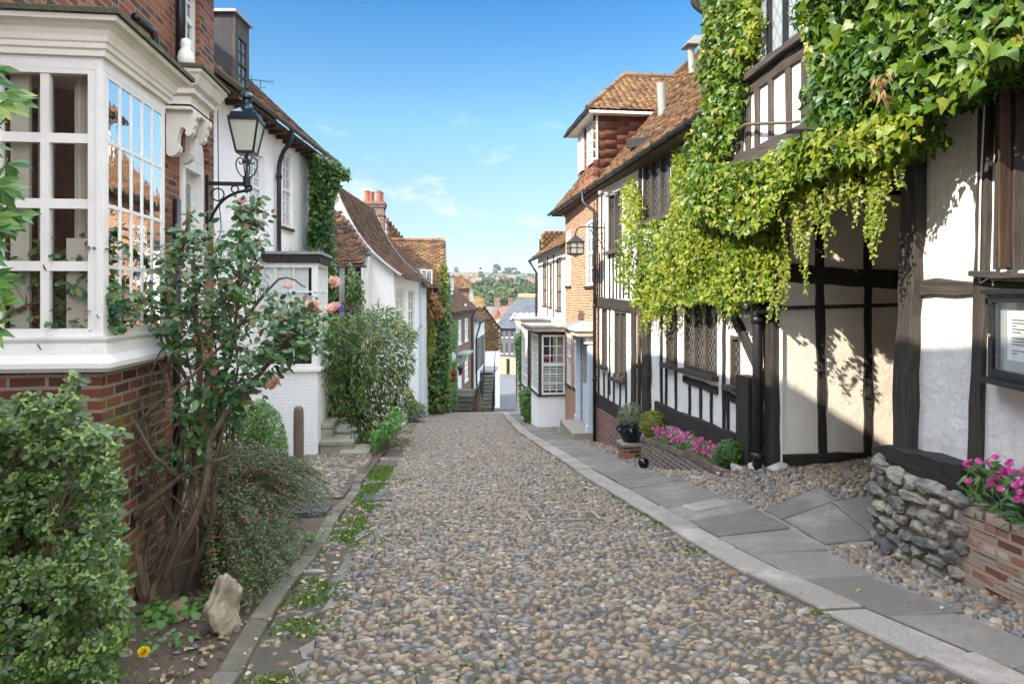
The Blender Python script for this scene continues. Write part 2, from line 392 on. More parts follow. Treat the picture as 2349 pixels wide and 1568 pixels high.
def m_plaster(name, col, stain=(.45, .40, .32), amt=0.25, bump=0.006):
    s = S(name); uv = s.uv(); p = s.pos()
    n1 = s.noise(p, 1.1, 6, .6); n2 = s.noise(p, 14, 6, .6); n3 = s.noise(s.map(p, (5, 5, 0.7)), 2.0, 5, .6)
    c = s.mix(s.ramp(n1, [(0.45, 0.0), (0.8, amt)]), col, stain)
    c = s.mix(s.ramp(n3, [(0.55, 0.0), (0.8, amt * 0.8)]), c, tuple(0.6 * q for q in stain))
    h = s.math('ADD', n2, s.math('MULTIPLY', s.noise(p, 4.0, 4, .55), 5.0))
    return s.done(c, 0.9, s.bump(h, bump, 0.8), 0.2)
PLASTER = m_plaster('limewash_white', (.70, .685, .65), (.42, .36, .28), .34, .009)
PLASTER_L = m_plaster('render_white', (.84, .825, .79), (.6, .52, .42), 0.22, .008)
PLASTER_CREAM = m_plaster('limewash_cream', (.74, .68, .58), (.42, .34, .25), 0.3)
def m_timber(name, dark, light, wear=0.5):
    s = S(name); uv = s.uv(); g1 = s.noise(s.map(uv, (45, 2.2, 1)), 1.0, 8, .65); g2 = s.noise(s.map(uv, (14, 1.0, 1)), 1.0, 4, .6)
    c = s.ramp(g1, [(0.3, dark), (0.55, tuple((a + b) / 2 for a, b in zip(dark, light))), (0.8, light)])
    c = s.mix(s.ramp(g2, [(0.4, 0.0), (0.7, wear)]), c, light)
    return s.done(c, 0.8, s.bump(s.math('ADD', g1, g2), 0.012, 0.9), 0.3)
TIMBER = m_timber('timber_black', (.008, .008, .008), (.055, .046, .038), 0.3)
TIMBER_GREY = m_timber('timber_weathered', (.010, .009, .009), (.115, .095, .078), 0.38)
TIMBER_MID = m_timber('timber_sunbleached_black', (.009, .009, .009), (.085, .072, .06), 0.3)
TIMBER_BROWN = m_timber('timber_brown', (.03, .018, .012), (.12, .075, .045), 0.4)
POSTWOOD = m_timber('oak_post', (.07, .05, .035), (.24, .18, .12), 0.5)
def m_tiles(name, cols, lichen=0.35, lcol=(.36, .26, .06)):
    s = S(name); r = s.isl(); k = len(cols); p = s.pos()
    c = s.ramp(r, [(i / (k - 1), q) for i, q in enumerate(cols)])
    c = s.mix(s.ramp(s.noise(p, 1.6, 6, .65), [(0.48, 0.0), (0.75, lichen)]), c, lcol)
    c = s.mix(s.ramp(s.noise(p, 22, 4, .6), [(0.4, 0.0), (0.8, 0.5)]), c, (.045, .035, .028))
    return s.done(c, 0.9, s.bump(s.noise(p, 70, 4, .6), 0.004, 0.7), 0.2)
TILE_OR = m_tiles('tiles_orange', [(.075, .042, .028), (.13, .07, .04), (.18, .095, .05), (.225, .12, .06), (.115, .065, .042)], 0.5, (.27, .20, .06))
TILE_BR = m_tiles('tiles_brown', [(.035, .026, .02), (.10, .055, .036), (.17, .085, .05), (.24, .12, .07), (.07, .045, .035)], 0.55, (.15, .14, .05))
TILE_HUNG = m_tiles('tiles_hung', [(.09, .038, .026), (.135, .052, .033), (.175, .068, .04)], 0.1)
TILE_OCHRE = m_tiles('tiles_ochre', [(.14, .085, .04), (.21, .13, .062), (.26, .16, .08)], 0.4)
TILE_SLATE = m_tiles('slate', [(.065, .075, .09), (.085, .095, .115), (.10, .115, .135)], 0.1, (.2, .2, .18))
def m_paint(name, col, rough=0.4, dirt=0.25, dcol=(.25, .2, .13), bump=0.002):
    s = S(name); p = s.pos(); n1 = s.noise(p, 4, 7, .65); n2 = s.noise(p, 45, 3, .5)
    c = s.mix(s.ramp(n1, [(0.5, 0.0), (0.8, dirt)]), col, dcol)
    return s.done(c, rough, s.bump(s.math('ADD', n1, n2), bump, 0.5), 0.4)
WHITE = m_paint('white_paint', (.76, .75, .71), 0.38, 0.3, (.36, .32, .24), .004)
CREAM = m_paint('cream_paint', (.74, .71, .63), 0.5, 0.4, (.33, .29, .2), .005)
BLACKP = m_paint('black_paint', (.012, .013, .015), 0.3, 0.35, (.07, .06, .05))
IRON = m_paint('cast_iron_black', (.015, .015, .017), 0.38, 0.4, (.06, .055, .05))
IRON_GREEN = m_paint('lamp_enamel', (.010, .022, .030), 0.22, 0.35, (.05, .08, .03))
GUTTER_BR = m_paint('gutter_brown', (.14, .115, .085), 0.5, 0.5, (.05, .05, .03))
LEAD = m_paint('lead_sheet', (.25, .25, .25), 0.6, 0.6, (.13, .14, .06), 0.004)
MOSSLEAD = m_paint('mossy_lead', (.07, .075, .05), 0.95, 0.95, (.12, .15, .02), 0.03)
STONE_W = m_paint('worn_stone_trim', (.42, .40, .35), 0.85, 0.5, (.2, .18, .14), 0.006)
BLUEP = m_paint('pale_blue_paint', (.50, .58, .66), 0.45, 0.15)
TARPAPER = m_paint('dark_boarding', (.022, .022, .026), 0.8, 0.5, (.10, .075, .055), 0.004)
TERRACOTTA = m_paint('terracotta', (.28, .09, .05), 0.8, 0.35, (.25, .13, .09))
GALV = m_paint('galvanised', (.24, .24, .225), 0.5, 0.5, (.16, .15, .12))
COPPERG = m_paint('verdigris_lid', (.26, .30, .25), 0.55, 0.5, (.15, .16, .10))
GLAZED = m_paint('black_glazed_pot', (.006, .007, .010), 0.08, 0.1, (.03, .03, .03), 0.001)
DARK = S('interior_dark').done((.018, .016, .014), 0.95, None, 0.1)
CURTAIN = m_paint('curtain_cloth', (.5, .45, .37), 0.9, 0.3)
PAPER = S('paper').done((.78, .78, .76), 0.8)
INK = S('ink').done((.03, .03, .035), 0.8)
REDCARD = S('red_card').done((.6, .03, .05), 0.6)
def m_glass(name, refl=0.15, tint=(.9, .93, .92), wave=0.0015, dark=False):
    s = S(name); p = s.pos(); nr = s.bump(s.noise(p, 9.0, 2, .5), wave * 10, 0.55)
    fr = s.math('ADD', s.math('MULTIPLY', s.math('POWER', s.n('ShaderNodeLayerWeight', {'Normal': nr}).outputs['Facing'], 4.0), .9), .06)
    gl = s.n('ShaderNodeBsdfGlossy', {'Color': (1, 1, 1), 'Roughness': 0.015, 'Normal': nr}).outputs[0]
    if dark: un = s.n('ShaderNodeBsdfDiffuse', {'Color': tint}).outputs[0]
    else: un = s.n('ShaderNodeBsdfTransparent', {'Color': tint}).outputs[0]
    fac = s.math('MINIMUM', s.math('ADD', s.math('MULTIPLY', fr, 1.25), refl * 0.2), 1.0)
    s.t.links.new(s.n('ShaderNodeMixShader', {0: fac, 1: un, 2: gl}).outputs[0], s.out.inputs[0]); return s.m
GLASS = m_glass('old_window_glass')
GLASS_BAY = m_glass('bay_window_glass', 2.6, wave=.00012)
GLASS_CASE = m_glass('case_glass', 0.0, wave=0.0)
GLASS_D = m_glass('window_glass_dark', 0.3, (.02, .022, .024), 0.002, True)
GLASS_PALE = m_glass('window_glass_curtained', 0.2, (.38, .36, .33), 0.002, True)
def m_leaded(name, w_=0.095, h_=0.14, back=(.02, .02, .02)):
    s = S(name); uv = s.uv(); sp = s.n('ShaderNodeSeparateXYZ', {0: uv})
    a = s.math('ADD', s.math('DIVIDE', sp.outputs[0], w_), s.math('DIVIDE', sp.outputs[1], h_)); b = s.math('SUBTRACT', s.math('DIVIDE', sp.outputs[0], w_), s.math('DIVIDE', sp.outputs[1], h_))
    def line(q): return s.math('GREATER_THAN', s.math('ABSOLUTE', s.math('SUBTRACT', s.math('FRACT', q), 0.5)), 0.435)
    L = s.math('MAXIMUM', line(a), line(b))
    cellx = s.math('FLOOR', a); celly = s.math('FLOOR', b)
    wn_ = s.n('ShaderNodeTexWhiteNoise', {0: s.n('ShaderNodeCombineXYZ', {0: cellx, 1: celly}).outputs[0]}, noise_dimensions='3D')
    tilt = s.n('ShaderNodeVectorMath', {0: s.n('ShaderNodeVectorMath', {0: wn_.outputs[1], 1: (.5, .5, .5)}, operation='SUBTRACT').outputs[0], 'Scale': 0.12}, operation='SCALE')
    nn = s.n('ShaderNodeVectorMath', {0: s.n('ShaderNodeVectorMath', {0: s.n('ShaderNodeNewGeometry').outputs['Normal'], 1: tilt.outputs[0]}, operation='ADD').outputs[0]}, operation='NORMALIZE').outputs[0]
    fr = s.math('ADD', s.math('MULTIPLY', s.math('POWER', s.n('ShaderNodeLayerWeight', {'Normal': nn}).outputs['Facing'], 4.0), .9), .06)
    gl = s.n('ShaderNodeMixShader', {0: fr, 1: s.n('ShaderNodeBsdfDiffuse', {'Color': back}).outputs[0], 2: s.n('ShaderNodeBsdfGlossy', {'Roughness': 0.03, 'Normal': nn}).outputs[0]}).outputs[0]
    ld = s.n('ShaderNodeBsdfPrincipled', {'Base Color': (.16, .155, .145), 'Roughness': 0.6}).outputs[0]
    s.t.links.new(s.n('ShaderNodeMixShader', {0: L, 1: gl, 2: ld}).outputs[0], s.out.inputs[0]); return s.m
LEADED = m_leaded('leaded_glass')
LEADED_BIG = m_leaded('leaded_glass_large', 0.13, 0.19)

def m_leaf(name, stops, rough=0.45, trans=0.35, spec=0.4, tc=(1.5, 1.45, .55)):
    s = S(name); r = s.isl(); c = s.ramp(r, stops)
    c = s.mix(s.ramp(s.noise(s.pos(), 40, 3, .5), [(0.35, 0.0), (0.75, 0.35)]), c, tuple(0.55 * q for q in stops[0][1]))
    s.done(c, rough, None, spec)
    tr = s.n('ShaderNodeBsdfTranslucent', {'Color': s.mix(1.0, c, tc, 'MULTIPLY')}).outputs[0]
    s.t.links.new(s.n('ShaderNodeMixShader', {0: trans, 1: s.b.outputs[0], 2: tr}).outputs[0], s.out.inputs[0]); return s.m
L_GRASS = m_leaf('grass_blade', [(0, (.06, .13, .02)), (1, (.17, .26, .05))], .6, .3)
L_CREEP = m_leaf('creeper_leaf', [(0, (0.038, 0.085, 0.009)), (.35, (0.068, 0.140, 0.012)), (.7, (0.119, 0.196, 0.019)), (.93, (0.187, 0.246, 0.030)), (1, (0.255, 0.204, 0.043))], 0.38, 0.33, 0.35)
L_CREEP_Y = m_leaf('creeper_leaf_young', [(0, (0.115, 0.180, 0.012)), (.5, (0.205, 0.271, 0.018)), (.85, (0.295, 0.328, 0.033)), (1, (0.344, 0.279, 0.066))], 0.45, 0.4)
L_DEEP = m_leaf('creeper_leaf_deep', [(0, (0.024, 0.068, 0.009)), (.5, (0.047, 0.111, 0.012)), (.85, (0.085, 0.162, 0.017)), (1, (0.153, 0.212, 0.034))], 0.36, 0.3, 0.4)
L_IVY = m_leaf('ivy_leaf', [(0, (0.018, 0.060, 0.015)), (.5, (0.042, 0.112, 0.021)), (.9, (0.090, 0.188, 0.030)), (1, (0.300, 0.300, 0.045))], 0.4, 0.3)
L_ROSE = m_leaf('rose_leaf', [(0, (0.024, 0.084, 0.030)), (.5, (0.051, 0.137, 0.044)), (.8, (0.103, 0.198, 0.047)), (.92, (0.170, 0.152, 0.039)), (1, (0.221, 0.068, 0.032))], 0.35, 0.28, 0.45)
L_BUSH = m_leaf('evergreen_leaf', [(0, (0.029, 0.071, 0.014)), (.5, (0.064, 0.122, 0.023)), (1, (0.113, 0.180, 0.036))], 0.33, 0.25, 0.5)
L_BUSHY = m_leaf('evergreen_shoot', [(0, (0.164, 0.266, 0.073)), (1, (0.292, 0.399, 0.114))], 0.45, 0.35)
L_COT = m_leaf('cotoneaster_leaf', [(0, (0.024, 0.056, 0.018)), (.6, (0.050, 0.103, 0.028)), (.9, (0.101, 0.147, 0.038)), (1, (0.202, 0.132, 0.038))], 0.45, 0.2)
L_BUDD = m_leaf('buddleia_leaf', [(0, (0.029, 0.086, 0.021)), (.55, (0.065, 0.144, 0.037)), (.74, (0.122, 0.215, 0.053)), (1, (0.326, 0.287, 0.047))], 0.45, 0.3)
L_LIGHT = m_leaf('light_shrub_leaf', [(0, (0.060, 0.144, 0.036)), (1, (0.168, 0.288, 0.084))], 0.5, 0.3)
L_BOX = m_leaf('box_leaf', [(0, (0.028, 0.098, 0.017)), (1, (0.098, 0.210, 0.042))], 0.45, 0.25)
L_YEL = m_leaf('golden_shrub_leaf', [(0, (.13, .17, .02)), (1, (.28, .29, .05))], 0.5, 0.35)
L_GREYG = m_leaf('lavender_leaf', [(0, (.12, .16, .10)), (1, (.24, .28, .18))], 0.6, 0.2)
L_RUST = m_leaf('rusty_vine_leaf', [(0, (.15, .07, .03)), (.6, (.28, .15, .07)), (1, (.36, .24, .10))], 0.6, 0.35)
L_VINE = m_leaf('palmate_leaf', [(0, (0.036, 0.120, 0.024)), (.7, (0.096, 0.228, 0.042)), (1, (0.264, 0.324, 0.060))], 0.4, 0.35)
L_WEED = m_leaf('weed_leaf', [(0, (0.049, 0.140, 0.028)), (1, (0.140, 0.280, 0.056))], 0.5, 0.3)
L_FALL = m_leaf('fallen_leaf', [(0, (.16, .09, .035)), (.5, (.33, .26, .10)), (1, (.5, .45, .35))], 0.7, 0.1)
L_TREE = m_leaf('far_tree_leaf', [(0, (.025, .05, .016)), (.6, (.045, .08, .024)), (1, (.08, .115, .038))], 0.7, 0.2, 0.2)
L_TREE2 = m_leaf('far_pale_tree_leaf', [(0, (.05, .08, .026)), (1, (.10, .135, .05))], 0.7, 0.2, 0.2)
L_TREE3 = m_leaf('far_dark_tree_leaf', [(0, (.02, .045, .018)), (1, (.045, .08, .03))], 0.7, 0.2, 0.2)
BARK = m_timber('rose_bark', (.05, .035, .022), (.16, .115, .07), 0.5)
STEM_G = S('green_stem').done((.07, .10, .03), 0.5)
STEM_B = S('brown_stem').done((.09, .06, .035), 0.7)
P_PINK = m_leaf('petal_apricot_pink', [(0, (.74, .34, .36)), (.4, (.80, .48, .42)), (.75, (.84, .62, .45)), (1, (.88, .78, .58))], 0.55, 0.35, .3, (1, 1, 1))
P_MAG = m_leaf('petal_magenta', [(0, (.42, .01, .16)), (.6, (.60, .03, .27)), (1, (.72, .16, .40))], 0.5, 0.35, .3, (1, 1, 1))
P_RED = m_leaf('petal_red', [(0, (.55, .02, .015)), (1, (.7, .05, .03))], 0.5, 0.35, .3, (1, 1, 1))
P_VIOLET = m_leaf('petal_violet', [(0, (.10, .06, .30)), (1, (.2, .13, .42))], 0.6, 0.3, .3, (1, 1, 1))
P_YEL = m_leaf('petal_yellow', [(0, (.75, .52, .02)), (1, (.8, .62, .04))], 0.5, 0.3, .3, (1, 1, 1))
BERRY = S('red_berry').done((.5, .025, .015), 0.25)

def m_cobble():
    s = S('flint_cobbles'); r = s.isl(); p = s.pos()
    c = s.ramp(r, [(0, (.040, .043, .048)), (.14, (.095, .10, .108)), (.28, (.18, .15, .108)), (.42, (.20, .12, .062)), (.54, (.22, .18, .128)), (.66, (.13, .078, .044)), (.76, (.115, .12, .127)), (.90, (.24, .17, .095)), (1, (.34, .31, .26))], 'LINEAR')
    c = s.mix(s.ramp(s.noise(p, 28, 5, .65), [(0.42, 0.0), (0.75, 0.45)]), c, (.34, .29, .22))
    c = s.mix(s.ramp(s.noise(p, 90, 3, .6), [(0.45, 0.0), (0.75, 0.6)]), c, (.05, .043, .037))
    return s.done(c, s.ramp(s.noise(p, 12, 2, .5), [(0.3, 0.26), (0.7, 0.6)]), s.bump(s.noise(p, 75, 4, .6), 0.004, 0.6), 0.4)
COBBLE = m_cobble()
def m_ground():
    s = S('street_grit'); p = s.pos(); n1 = s.noise(p, 1.2, 6, .6); n2 = s.noise(p, 120, 4, .7); n3 = s.noise(p, 9, 6, .65)
    c = s.ramp(n2, [(0.3, (.045, .04, .032)), (0.55, (.10, .09, .072)), (0.8, (.18, .165, .135))])
    c = s.mix(s.ramp(n3, [(0.5, 0.0), (0.75, 0.6)]), c, (.10, .085, .065))
    c = s.mix(s.ramp(n1, [(0.58, 0.0), (0.72, 0.55)]), c, (.085, .105, .03))
    return s.done(c, 0.95, s.bump(s.math('ADD', n2, n3), 0.01, 0.7), 0.2)
GRIT = m_ground()
def m_soil():
    s = S('garden_soil'); p = s.pos(); n2 = s.noise(p, 70, 6, .7); n1 = s.noise(p, 5, 6, .65)
    c = s.ramp(n2, [(0.3, (.055, .042, .03)), (0.6, (.13, .10, .075)), (0.85, (.25, .205, .16))])
    c = s.mix(s.ramp(n1, [(0.5, 0.0), (0.7, 0.5)]), c, (.15, .125, .095))
    return s.done(c, 0.95, s.bump(s.math('ADD', n2, n1), 0.02, 0.9), 0.2)
SOIL = m_soil()
def m_stone(name, a, b, sc=60, spot=0.3, rough=0.75, bump=0.003):
    s = S(name); p = s.pos(); r = s.isl(); n1 = s.noise(p, sc, 6, .7); n2 = s.noise(p, 2.5, 6, .6); n3 = s.noise(p, 12, 4, .6)
    c = s.mix(r, a, b); c = s.mix(s.ramp(n1, [(0.35, 0.0), (0.7, spot)]), c, tuple(q * 0.5 for q in a))
    c = s.mix(s.ramp(n2, [(0.5, 0.0), (0.75, 0.6)]), c, tuple(min(1, q * 1.5) for q in b))
    c = s.mix(s.ramp(n3, [(0.62, 0.0), (0.72, 0.35)]), c, (.10, .09, .075))
    return s.done(c, rough, s.bump(s.math('ADD', n1, n3), bump, 0.7), 0.35)
FLAG = m_stone('york_flagstone', (.115, .106, .093), (.20, .183, .16), 45, 0.55, 0.7, .005)
KERB = m_stone('granite_kerb', (.24, .215, .188), (.32, .29, .255), 75, 0.95, 0.8, .004)
RUBBLE = m_stone('rubble_stone', (.085, .088, .095), (.33, .30, .24), 14, 0.75, 0.75, 0.03)
MORTAR_OCHRE = m_stone('lime_mortar', (.19, .155, .10), (.23, .19, .125), 18, 0.7, 0.95, 0.03)
STEP_FAR = m_stone('dark_mossy_steps', (.075, .075, .05), (.12, .115, .08), 14, .6, .95, .01)
STEPSTONE = m_stone('mossy_step_stone', (.22, .205, .15), (.32, .30, .24), 30, 0.5, 0.9, 0.008)
ROCK = m_stone('sandstone_rock', (.30, .255, .18), (.34, .29, .20), 22, 0.8, 0.95, 0.02)
KERB_L = m_stone('weathered_kerb', (.095, .088, .066), (.17, .155, .122), 40, 0.6, 0.9, 0.006)
IRONLID = S('iron_cover').done((.12, .12, .125), 0.5, None, 0.5, 0.5)
def m_far():
    s = S('fields'); p = s.pos(); c = s.ramp(s.noise(p, 0.012, 4, .6), [(0.35, (.03, .055, .018)), (0.6, (.06, .085, .03)), (0.8, (.12, .12, .055))], 'LINEAR')
    return s.done(c, 0.95)
FIELDS = m_far()
TARMAC = m_stone('tarmac', (.10, .10, .105), (.11, .11, .115), 150, 0.4, 0.9)
# ------------------------------------------------------------------ ground, street, pavement
def grid_sheet(name, xs, ys, zf, mat, parent=None, kind='structure', dz=0.0):
    X, Y = np.meshgrid(xs, ys); Z = zf(X, Y) + dz
    V = np.stack([X, Y, Z], 2).reshape(-1, 3); nx, ny = len(xs), len(ys); i = np.arange(nx * ny).reshape(ny, nx)
    F = np.stack([i[:-1, :-1], i[:-1, 1:], i[1:, 1:], i[1:, :-1]], 2).reshape(-1, 4)
    o = np_mesh(name, V, F, mat, parent, True)
    if kind and parent is None: o['kind'] = kind
    return o
def ribbon(name, ys, lf, rf, mat, dz, nx=8, zf=gz, parent=None):
    ys = np.asarray(ys); t = np.linspace(0, 1, nx); X = lf(ys)[:, None] * (1 - t) + rf(ys)[:, None] * t; Y = np.repeat(ys[:, None], nx, 1)
    V = np.stack([X, Y, zf(X, Y) + dz], 2).reshape(-1, 3); i = np.arange(nx * len(ys)).reshape(len(ys), nx)
    F = np.stack([i[:-1, :-1], i[:-1, 1:], i[1:, 1:], i[1:, :-1]], 2).reshape(-1, 4)
    o = np_mesh(name, V, F, mat, parent, True)
    if parent is None: o['kind'] = 'structure'
    return o
xs = np.concatenate([-np.geomspace(9000, 9, 26), np.arange(-8, 12.1, 0.4), np.geomspace(13, 9000, 26)])
ys = np.concatenate([[-60, -20, -10], np.arange(-5, 44, 0.4), np.geomspace(44.5, 1900, 60), [2500, 4000, 9000]])
grd = grid_sheet('ground', xs, ys, lambda X, Y: gz(X, Y) - 0.03 - 0.10 * (np.abs(X - 1) > 30) + np.where(Y > 300, 6 * np.sin(X * 0.006 + 1.0) * np.clip((Y - 300) / 600, 0, 1), 0), GRIT)
grd.data.materials.append(FIELDS)
cen = np.empty(len(grd.data.polygons) * 3, np.float32); grd.data.polygons.foreach_get('center', cen); cen = cen.reshape(-1, 3)
grd.data.polygons.foreach_set('material_index', ((cen[:, 1] > 120) | (np.abs(cen[:, 0]) > 14)).astype(np.int32))
road = ribbon('road', np.arange(-5, 60, 0.4), lambda y: kxl(y), lambda y: kxr(y), GRIT, 0.009, 10)
ribbon('lower_road', np.arange(60, 150, 2.0), lambda y: kxl(y) - 0.6, lambda y: kxr(y) + 2.2, TARMAC, 0.02, 6)

def dome(nseg, nring, seed):
    r = np.random.default_rng(seed); V = []; ph = r.random() * 6.28; e1 = r.uniform(0.05, 0.16); e2 = r.uniform(0.03, .1)
    for i in range(nring):
        a = (i / nring) * math.pi / 2
        for k in range(nseg):
            th = 2 * math.pi * k / nseg; rr = (1 + e1 * math.sin(2 * th + ph) + e2 * math.sin(3 * th + ph * 2)) * math.cos(a) ** 0.75
            V.append((rr * math.cos(th), rr * math.sin(th), math.sin(a) * (1 + 0.08 * math.sin(th + ph)) - 0.25))
    V.append((r.uniform(-.1, .1), r.uniform(-.1, .1), 0.76)); F4 = []; F3 = []
    for i in range(nring - 1):
        for k in range(nseg): F4.append((i * nseg + k, i * nseg + (k + 1) % nseg, (i + 1) * nseg + (k + 1) % nseg, (i + 1) * nseg + k))
    t = nring * nseg
    for k in range(nseg): F3.append(((nring - 1) * nseg + k, (nring - 1) * nseg + (k + 1) % nseg, t))
    return np.array(V), np.array(F4), np.array(F3)
def cobble_mesh(name, P, rx, ry, rz, hi, parent, yaw=None, tilt=0.14, dz=0.0):
    """P (n,2) positions; scattered set flint cobbles, eight shapes"""
    n = len(P); z = gz(P[:, 0], P[:, 1]) + dz; Vs = []; F4 = []; F3 = []; off = 0; pick = R.integers(0, 8, n)
    for k in range(8):
        tv, f4, f3 = dome(*hi, 100 + k); m = pick == k; c = int(m.sum())
        if not c: continue
        p = np.stack([P[m, 0], P[m, 1], z[m]], 1)
        an = R.normal(0, 0.28, c) + (0 if yaw is None else yaw[m]); nn = np.stack([R.normal(0, tilt, c), R.normal(0, tilt, c) + 0.11, np.ones(c)], 1)
        tp = np.stack([-np.sin(an), np.cos(an), np.zeros(c)], 1); M = frames(nn, tp)
        sc = np.stack([rx * R.lognormal(0.02, .32, c), ry * R.lognormal(0.02, .26, c), rz * R.lognormal(0, .3, c)], 1)
        V, (a4, a3) = scatter(tv, [f4, f3], p, M, sc); Vs.append(V); F4.append(a4 + off); F3.append(a3 + off); off += len(V)
    return np_mesh(name, np.concatenate(Vs), [np.concatenate(F4), np.concatenate(F3)], COBBLE, parent, True)
def rows(y0, y1, lf, rf, dx, dy):
    out = []; y = y0; k = 0
    while y < y1:
        x = float(lf(y)) + (k % 2) * dx * 0.5; e = float(rf(y)) - dx * 0.35
        while x < e: out.append((x + U(-.22, .22) * dx, y + U(-.25, .25) * dy)); x += dx * U(0.82, 1.2)
        y += dy * U(.92, 1.08); k += 1
    return np.array(out)
bald = lambda P: fractal(np.column_stack([P, np.zeros(len(P))]), 1.6, 5)
P = rows(1.6, 11, lambda y: -0.70, lambda y: kxr(y) - 0.02, 0.076, 0.047)
drn = (np.abs(P[:, 0] - 1.5) < 0.42) & (np.abs(P[:, 1] - 7.72) < 0.24)
drn &= (np.abs(np.abs(P[:, 0] - 1.5) - .36) < .07) | (np.abs(np.abs(P[:, 1] - 7.72) - .2) < .04)
edge = P[:, 0] < -9
P = P[~drn & ~edge & (R.random(len(P)) > 0.05)]
cobble_mesh('cobblestones', P, 0.0405, 0.0215, 0.035, (8, 3), road)
P = rows(11, 35.5, kxl, lambda y: kxr(y) - 0.02, 0.08, 0.06)
edge = (P[:, 0] < kxl(P[:, 1]) + .35) & (bald(P) > -0.1)
cobble_mesh('cobblestones', P[~edge & (R.random(len(P)) > .03)], 0.042, 0.0245, 0.035, (6, 2), road)
# kerb and flagstones on the right
kerb = MB(); pave = MB()
def pz(x, y, h): return Vector((x, y, g(x, y) + h))
y = 1.5
while y < 33:
    L = U(0.75, 1.25); a, b = y + .009, y + L - .009; x0, x1 = float(kxr(a)) + U(-.008, .008), float(kxr(b)) + U(-.008, .008); h = 0.034 + U(-.012, .012)
    kerb.slab([pz(x0, a, h), pz(x0 + .31, a, h), pz(x1 + .31, b, h), pz(x1, b, h)], .2, .014); y += L
y = 1.6
while y < 33:
    L = U(0.6, 0.95); a, b = y + .007, y + L - .007; x0, x1 = float(kxr(a)) + .325, float(kxr(b)) + .325; wd = float(np.interp(y, [3.2, 6.2], [.44, .79])); h = 0.036 + U(-.008, .008)
    if y > 9 and rnd.random() < .4:
        m = wd * U(.4, .6)
        pave.slab([pz(x0, a, h), pz(x0 + m - .006, a, h), pz(x1 + m - .006, b, h), pz(x1, b, h)], .1, .008)
        pave.slab([pz(x0 + m + .006, a, h), pz(x0 + wd, a, h), pz(x1 + wd, b, h), pz(x1 + m + .006, b, h)], .1, .008)
    else: e_ = lambda: U(-.012, .012); pave.slab([pz(x0 + .004, a + e_() * .4, h + U(-.004, .006)), pz(x0 + wd + e_(), a + e_() * .5, h + U(-.004, .008)), pz(x1 + wd + e_(), b - .004 + e_() * .4, h + U(-.004, .006)), pz(x1 + .004, b, h)], .1, .01)
    y += L
for x0, x1, ya, yb in [(3.62, 4.15, 5.95, 6.7), (4.17, 4.85, 6.1, 6.72), (3.62, 4.25, 6.72, 7.1)]:
    pave.slab([pz(x0, ya, 0.04), pz(x1, ya, 0.04), pz(x1, yb, 0.04), pz(x0, yb, 0.04)], .1, .008)
tag(kerb.build('kerb', KERB), kind='structure'); pv = tag(pave.build('pavement', FLAG), kind='structure')
pale = MB(); pale.slab([pz(3.0, 7.55, .066), pz(3.46, 7.6, .066), pz(3.46, 8.0, .066), pz(3.0, 7.95, .066)], .05, .006); pale.build('pale_slab', KERB, pv)
# set flints between flags and walls, and in the carriage passage
P = rows(1.8, 5.9, lambda y: kxr(y) + .345 + np.interp(y, [3.2, 6.2], [.44, .79]), lambda y: 4.6, 0.085, 0.075); P = P[R.random(len(P)) > .08]
ver = ribbon('verge', np.arange(1, 34, .4), lambda y: kxr(y) + .6, lambda y: kxr(y) + 2.3, m_stone('verge_mortar', (.19, .175, .15), (.24, .22, .19), 90, .6, .95), 0.012, 6)
cobble_mesh('set_flints', P, 0.045, 0.034, 0.036, (8, 3), ver, dz=.012)
P = rows(5.3, 9.2, lambda y: kxr(y) + 1.14, lambda y: 7.4, 0.085, 0.052)
inflag = (P[:, 0] < 4.87) & (P[:, 1] > 5.9) & (P[:, 1] < 6.74); inflag |= (P[:, 0] < 4.27) & (P[:, 1] > 5.9) & (P[:, 1] < 7.12)
cobble_mesh('set_flints', P[~inflag], 0.047, 0.024, 0.036, (7, 3), ver, dz=.008)
P = rows(9.2, 32, lambda y: kxr(y) + 1.15, lambda y: kxr(y) + 1.75, 0.09, 0.08)
cobble_mesh('set_flints', P, 0.046, 0.034, 0.036, (6, 2), ver, dz=.01)
# left side: bed, kerb stones, flint margin
bed = ribbon('garden_bed', np.arange(0, 16.1, .25), lambda y: np.full_like(y, -4.6), lambda y: kxl(y) - .05, SOIL, 0.02, 22, lambda X, Y: gz(X, Y) + 0.03 * np.sin(X * 7 + Y * 3) * np.sin(Y * 5) + 0.12 * sstep(-1.4, -2.4, X) * sstep(10, 7, Y))
margin = ribbon('path', np.arange(9.5, 34, .5), lambda y: np.full_like(y, -3.0), lambda y: kxl(y) - .16, GRIT, 0.03, 8)
P = rows(9.6, 33, lambda y: -2.6, lambda y: kxl(y) - .2, .11, .09); cobble_mesh('set_flints', P[R.random(len(P)) > .35], .05, .042, .030, (6, 2), margin, dz=.035)
kl = MB(); y = 1.6
while y < 11.5:
    L = U(0.45, 0.95); a, b = y + .008, y + L - .008; xa, xb = -1.19 + .03 * math.sin(a * 2.1), -1.19 + .03 * math.sin(b * 2.1); h = .055 + U(-.025, .015)
    kl.slab([pz(xa, a, h), pz(xa + .13, a, h - .01), pz(xb + .13, b, h - .01), pz(xb, b, h)], .2, .014); y += L
tag(kl.build('kerb', KERB_L), kind='structure')
P = rows(1.8, 11, lambda y: -1.03, lambda y: -.76, .10, .085); P = P[R.random(len(P)) > .4]
cobble_mesh('margin_stones', P, .045, .036, .024, (8, 3), road)
fl = MB()
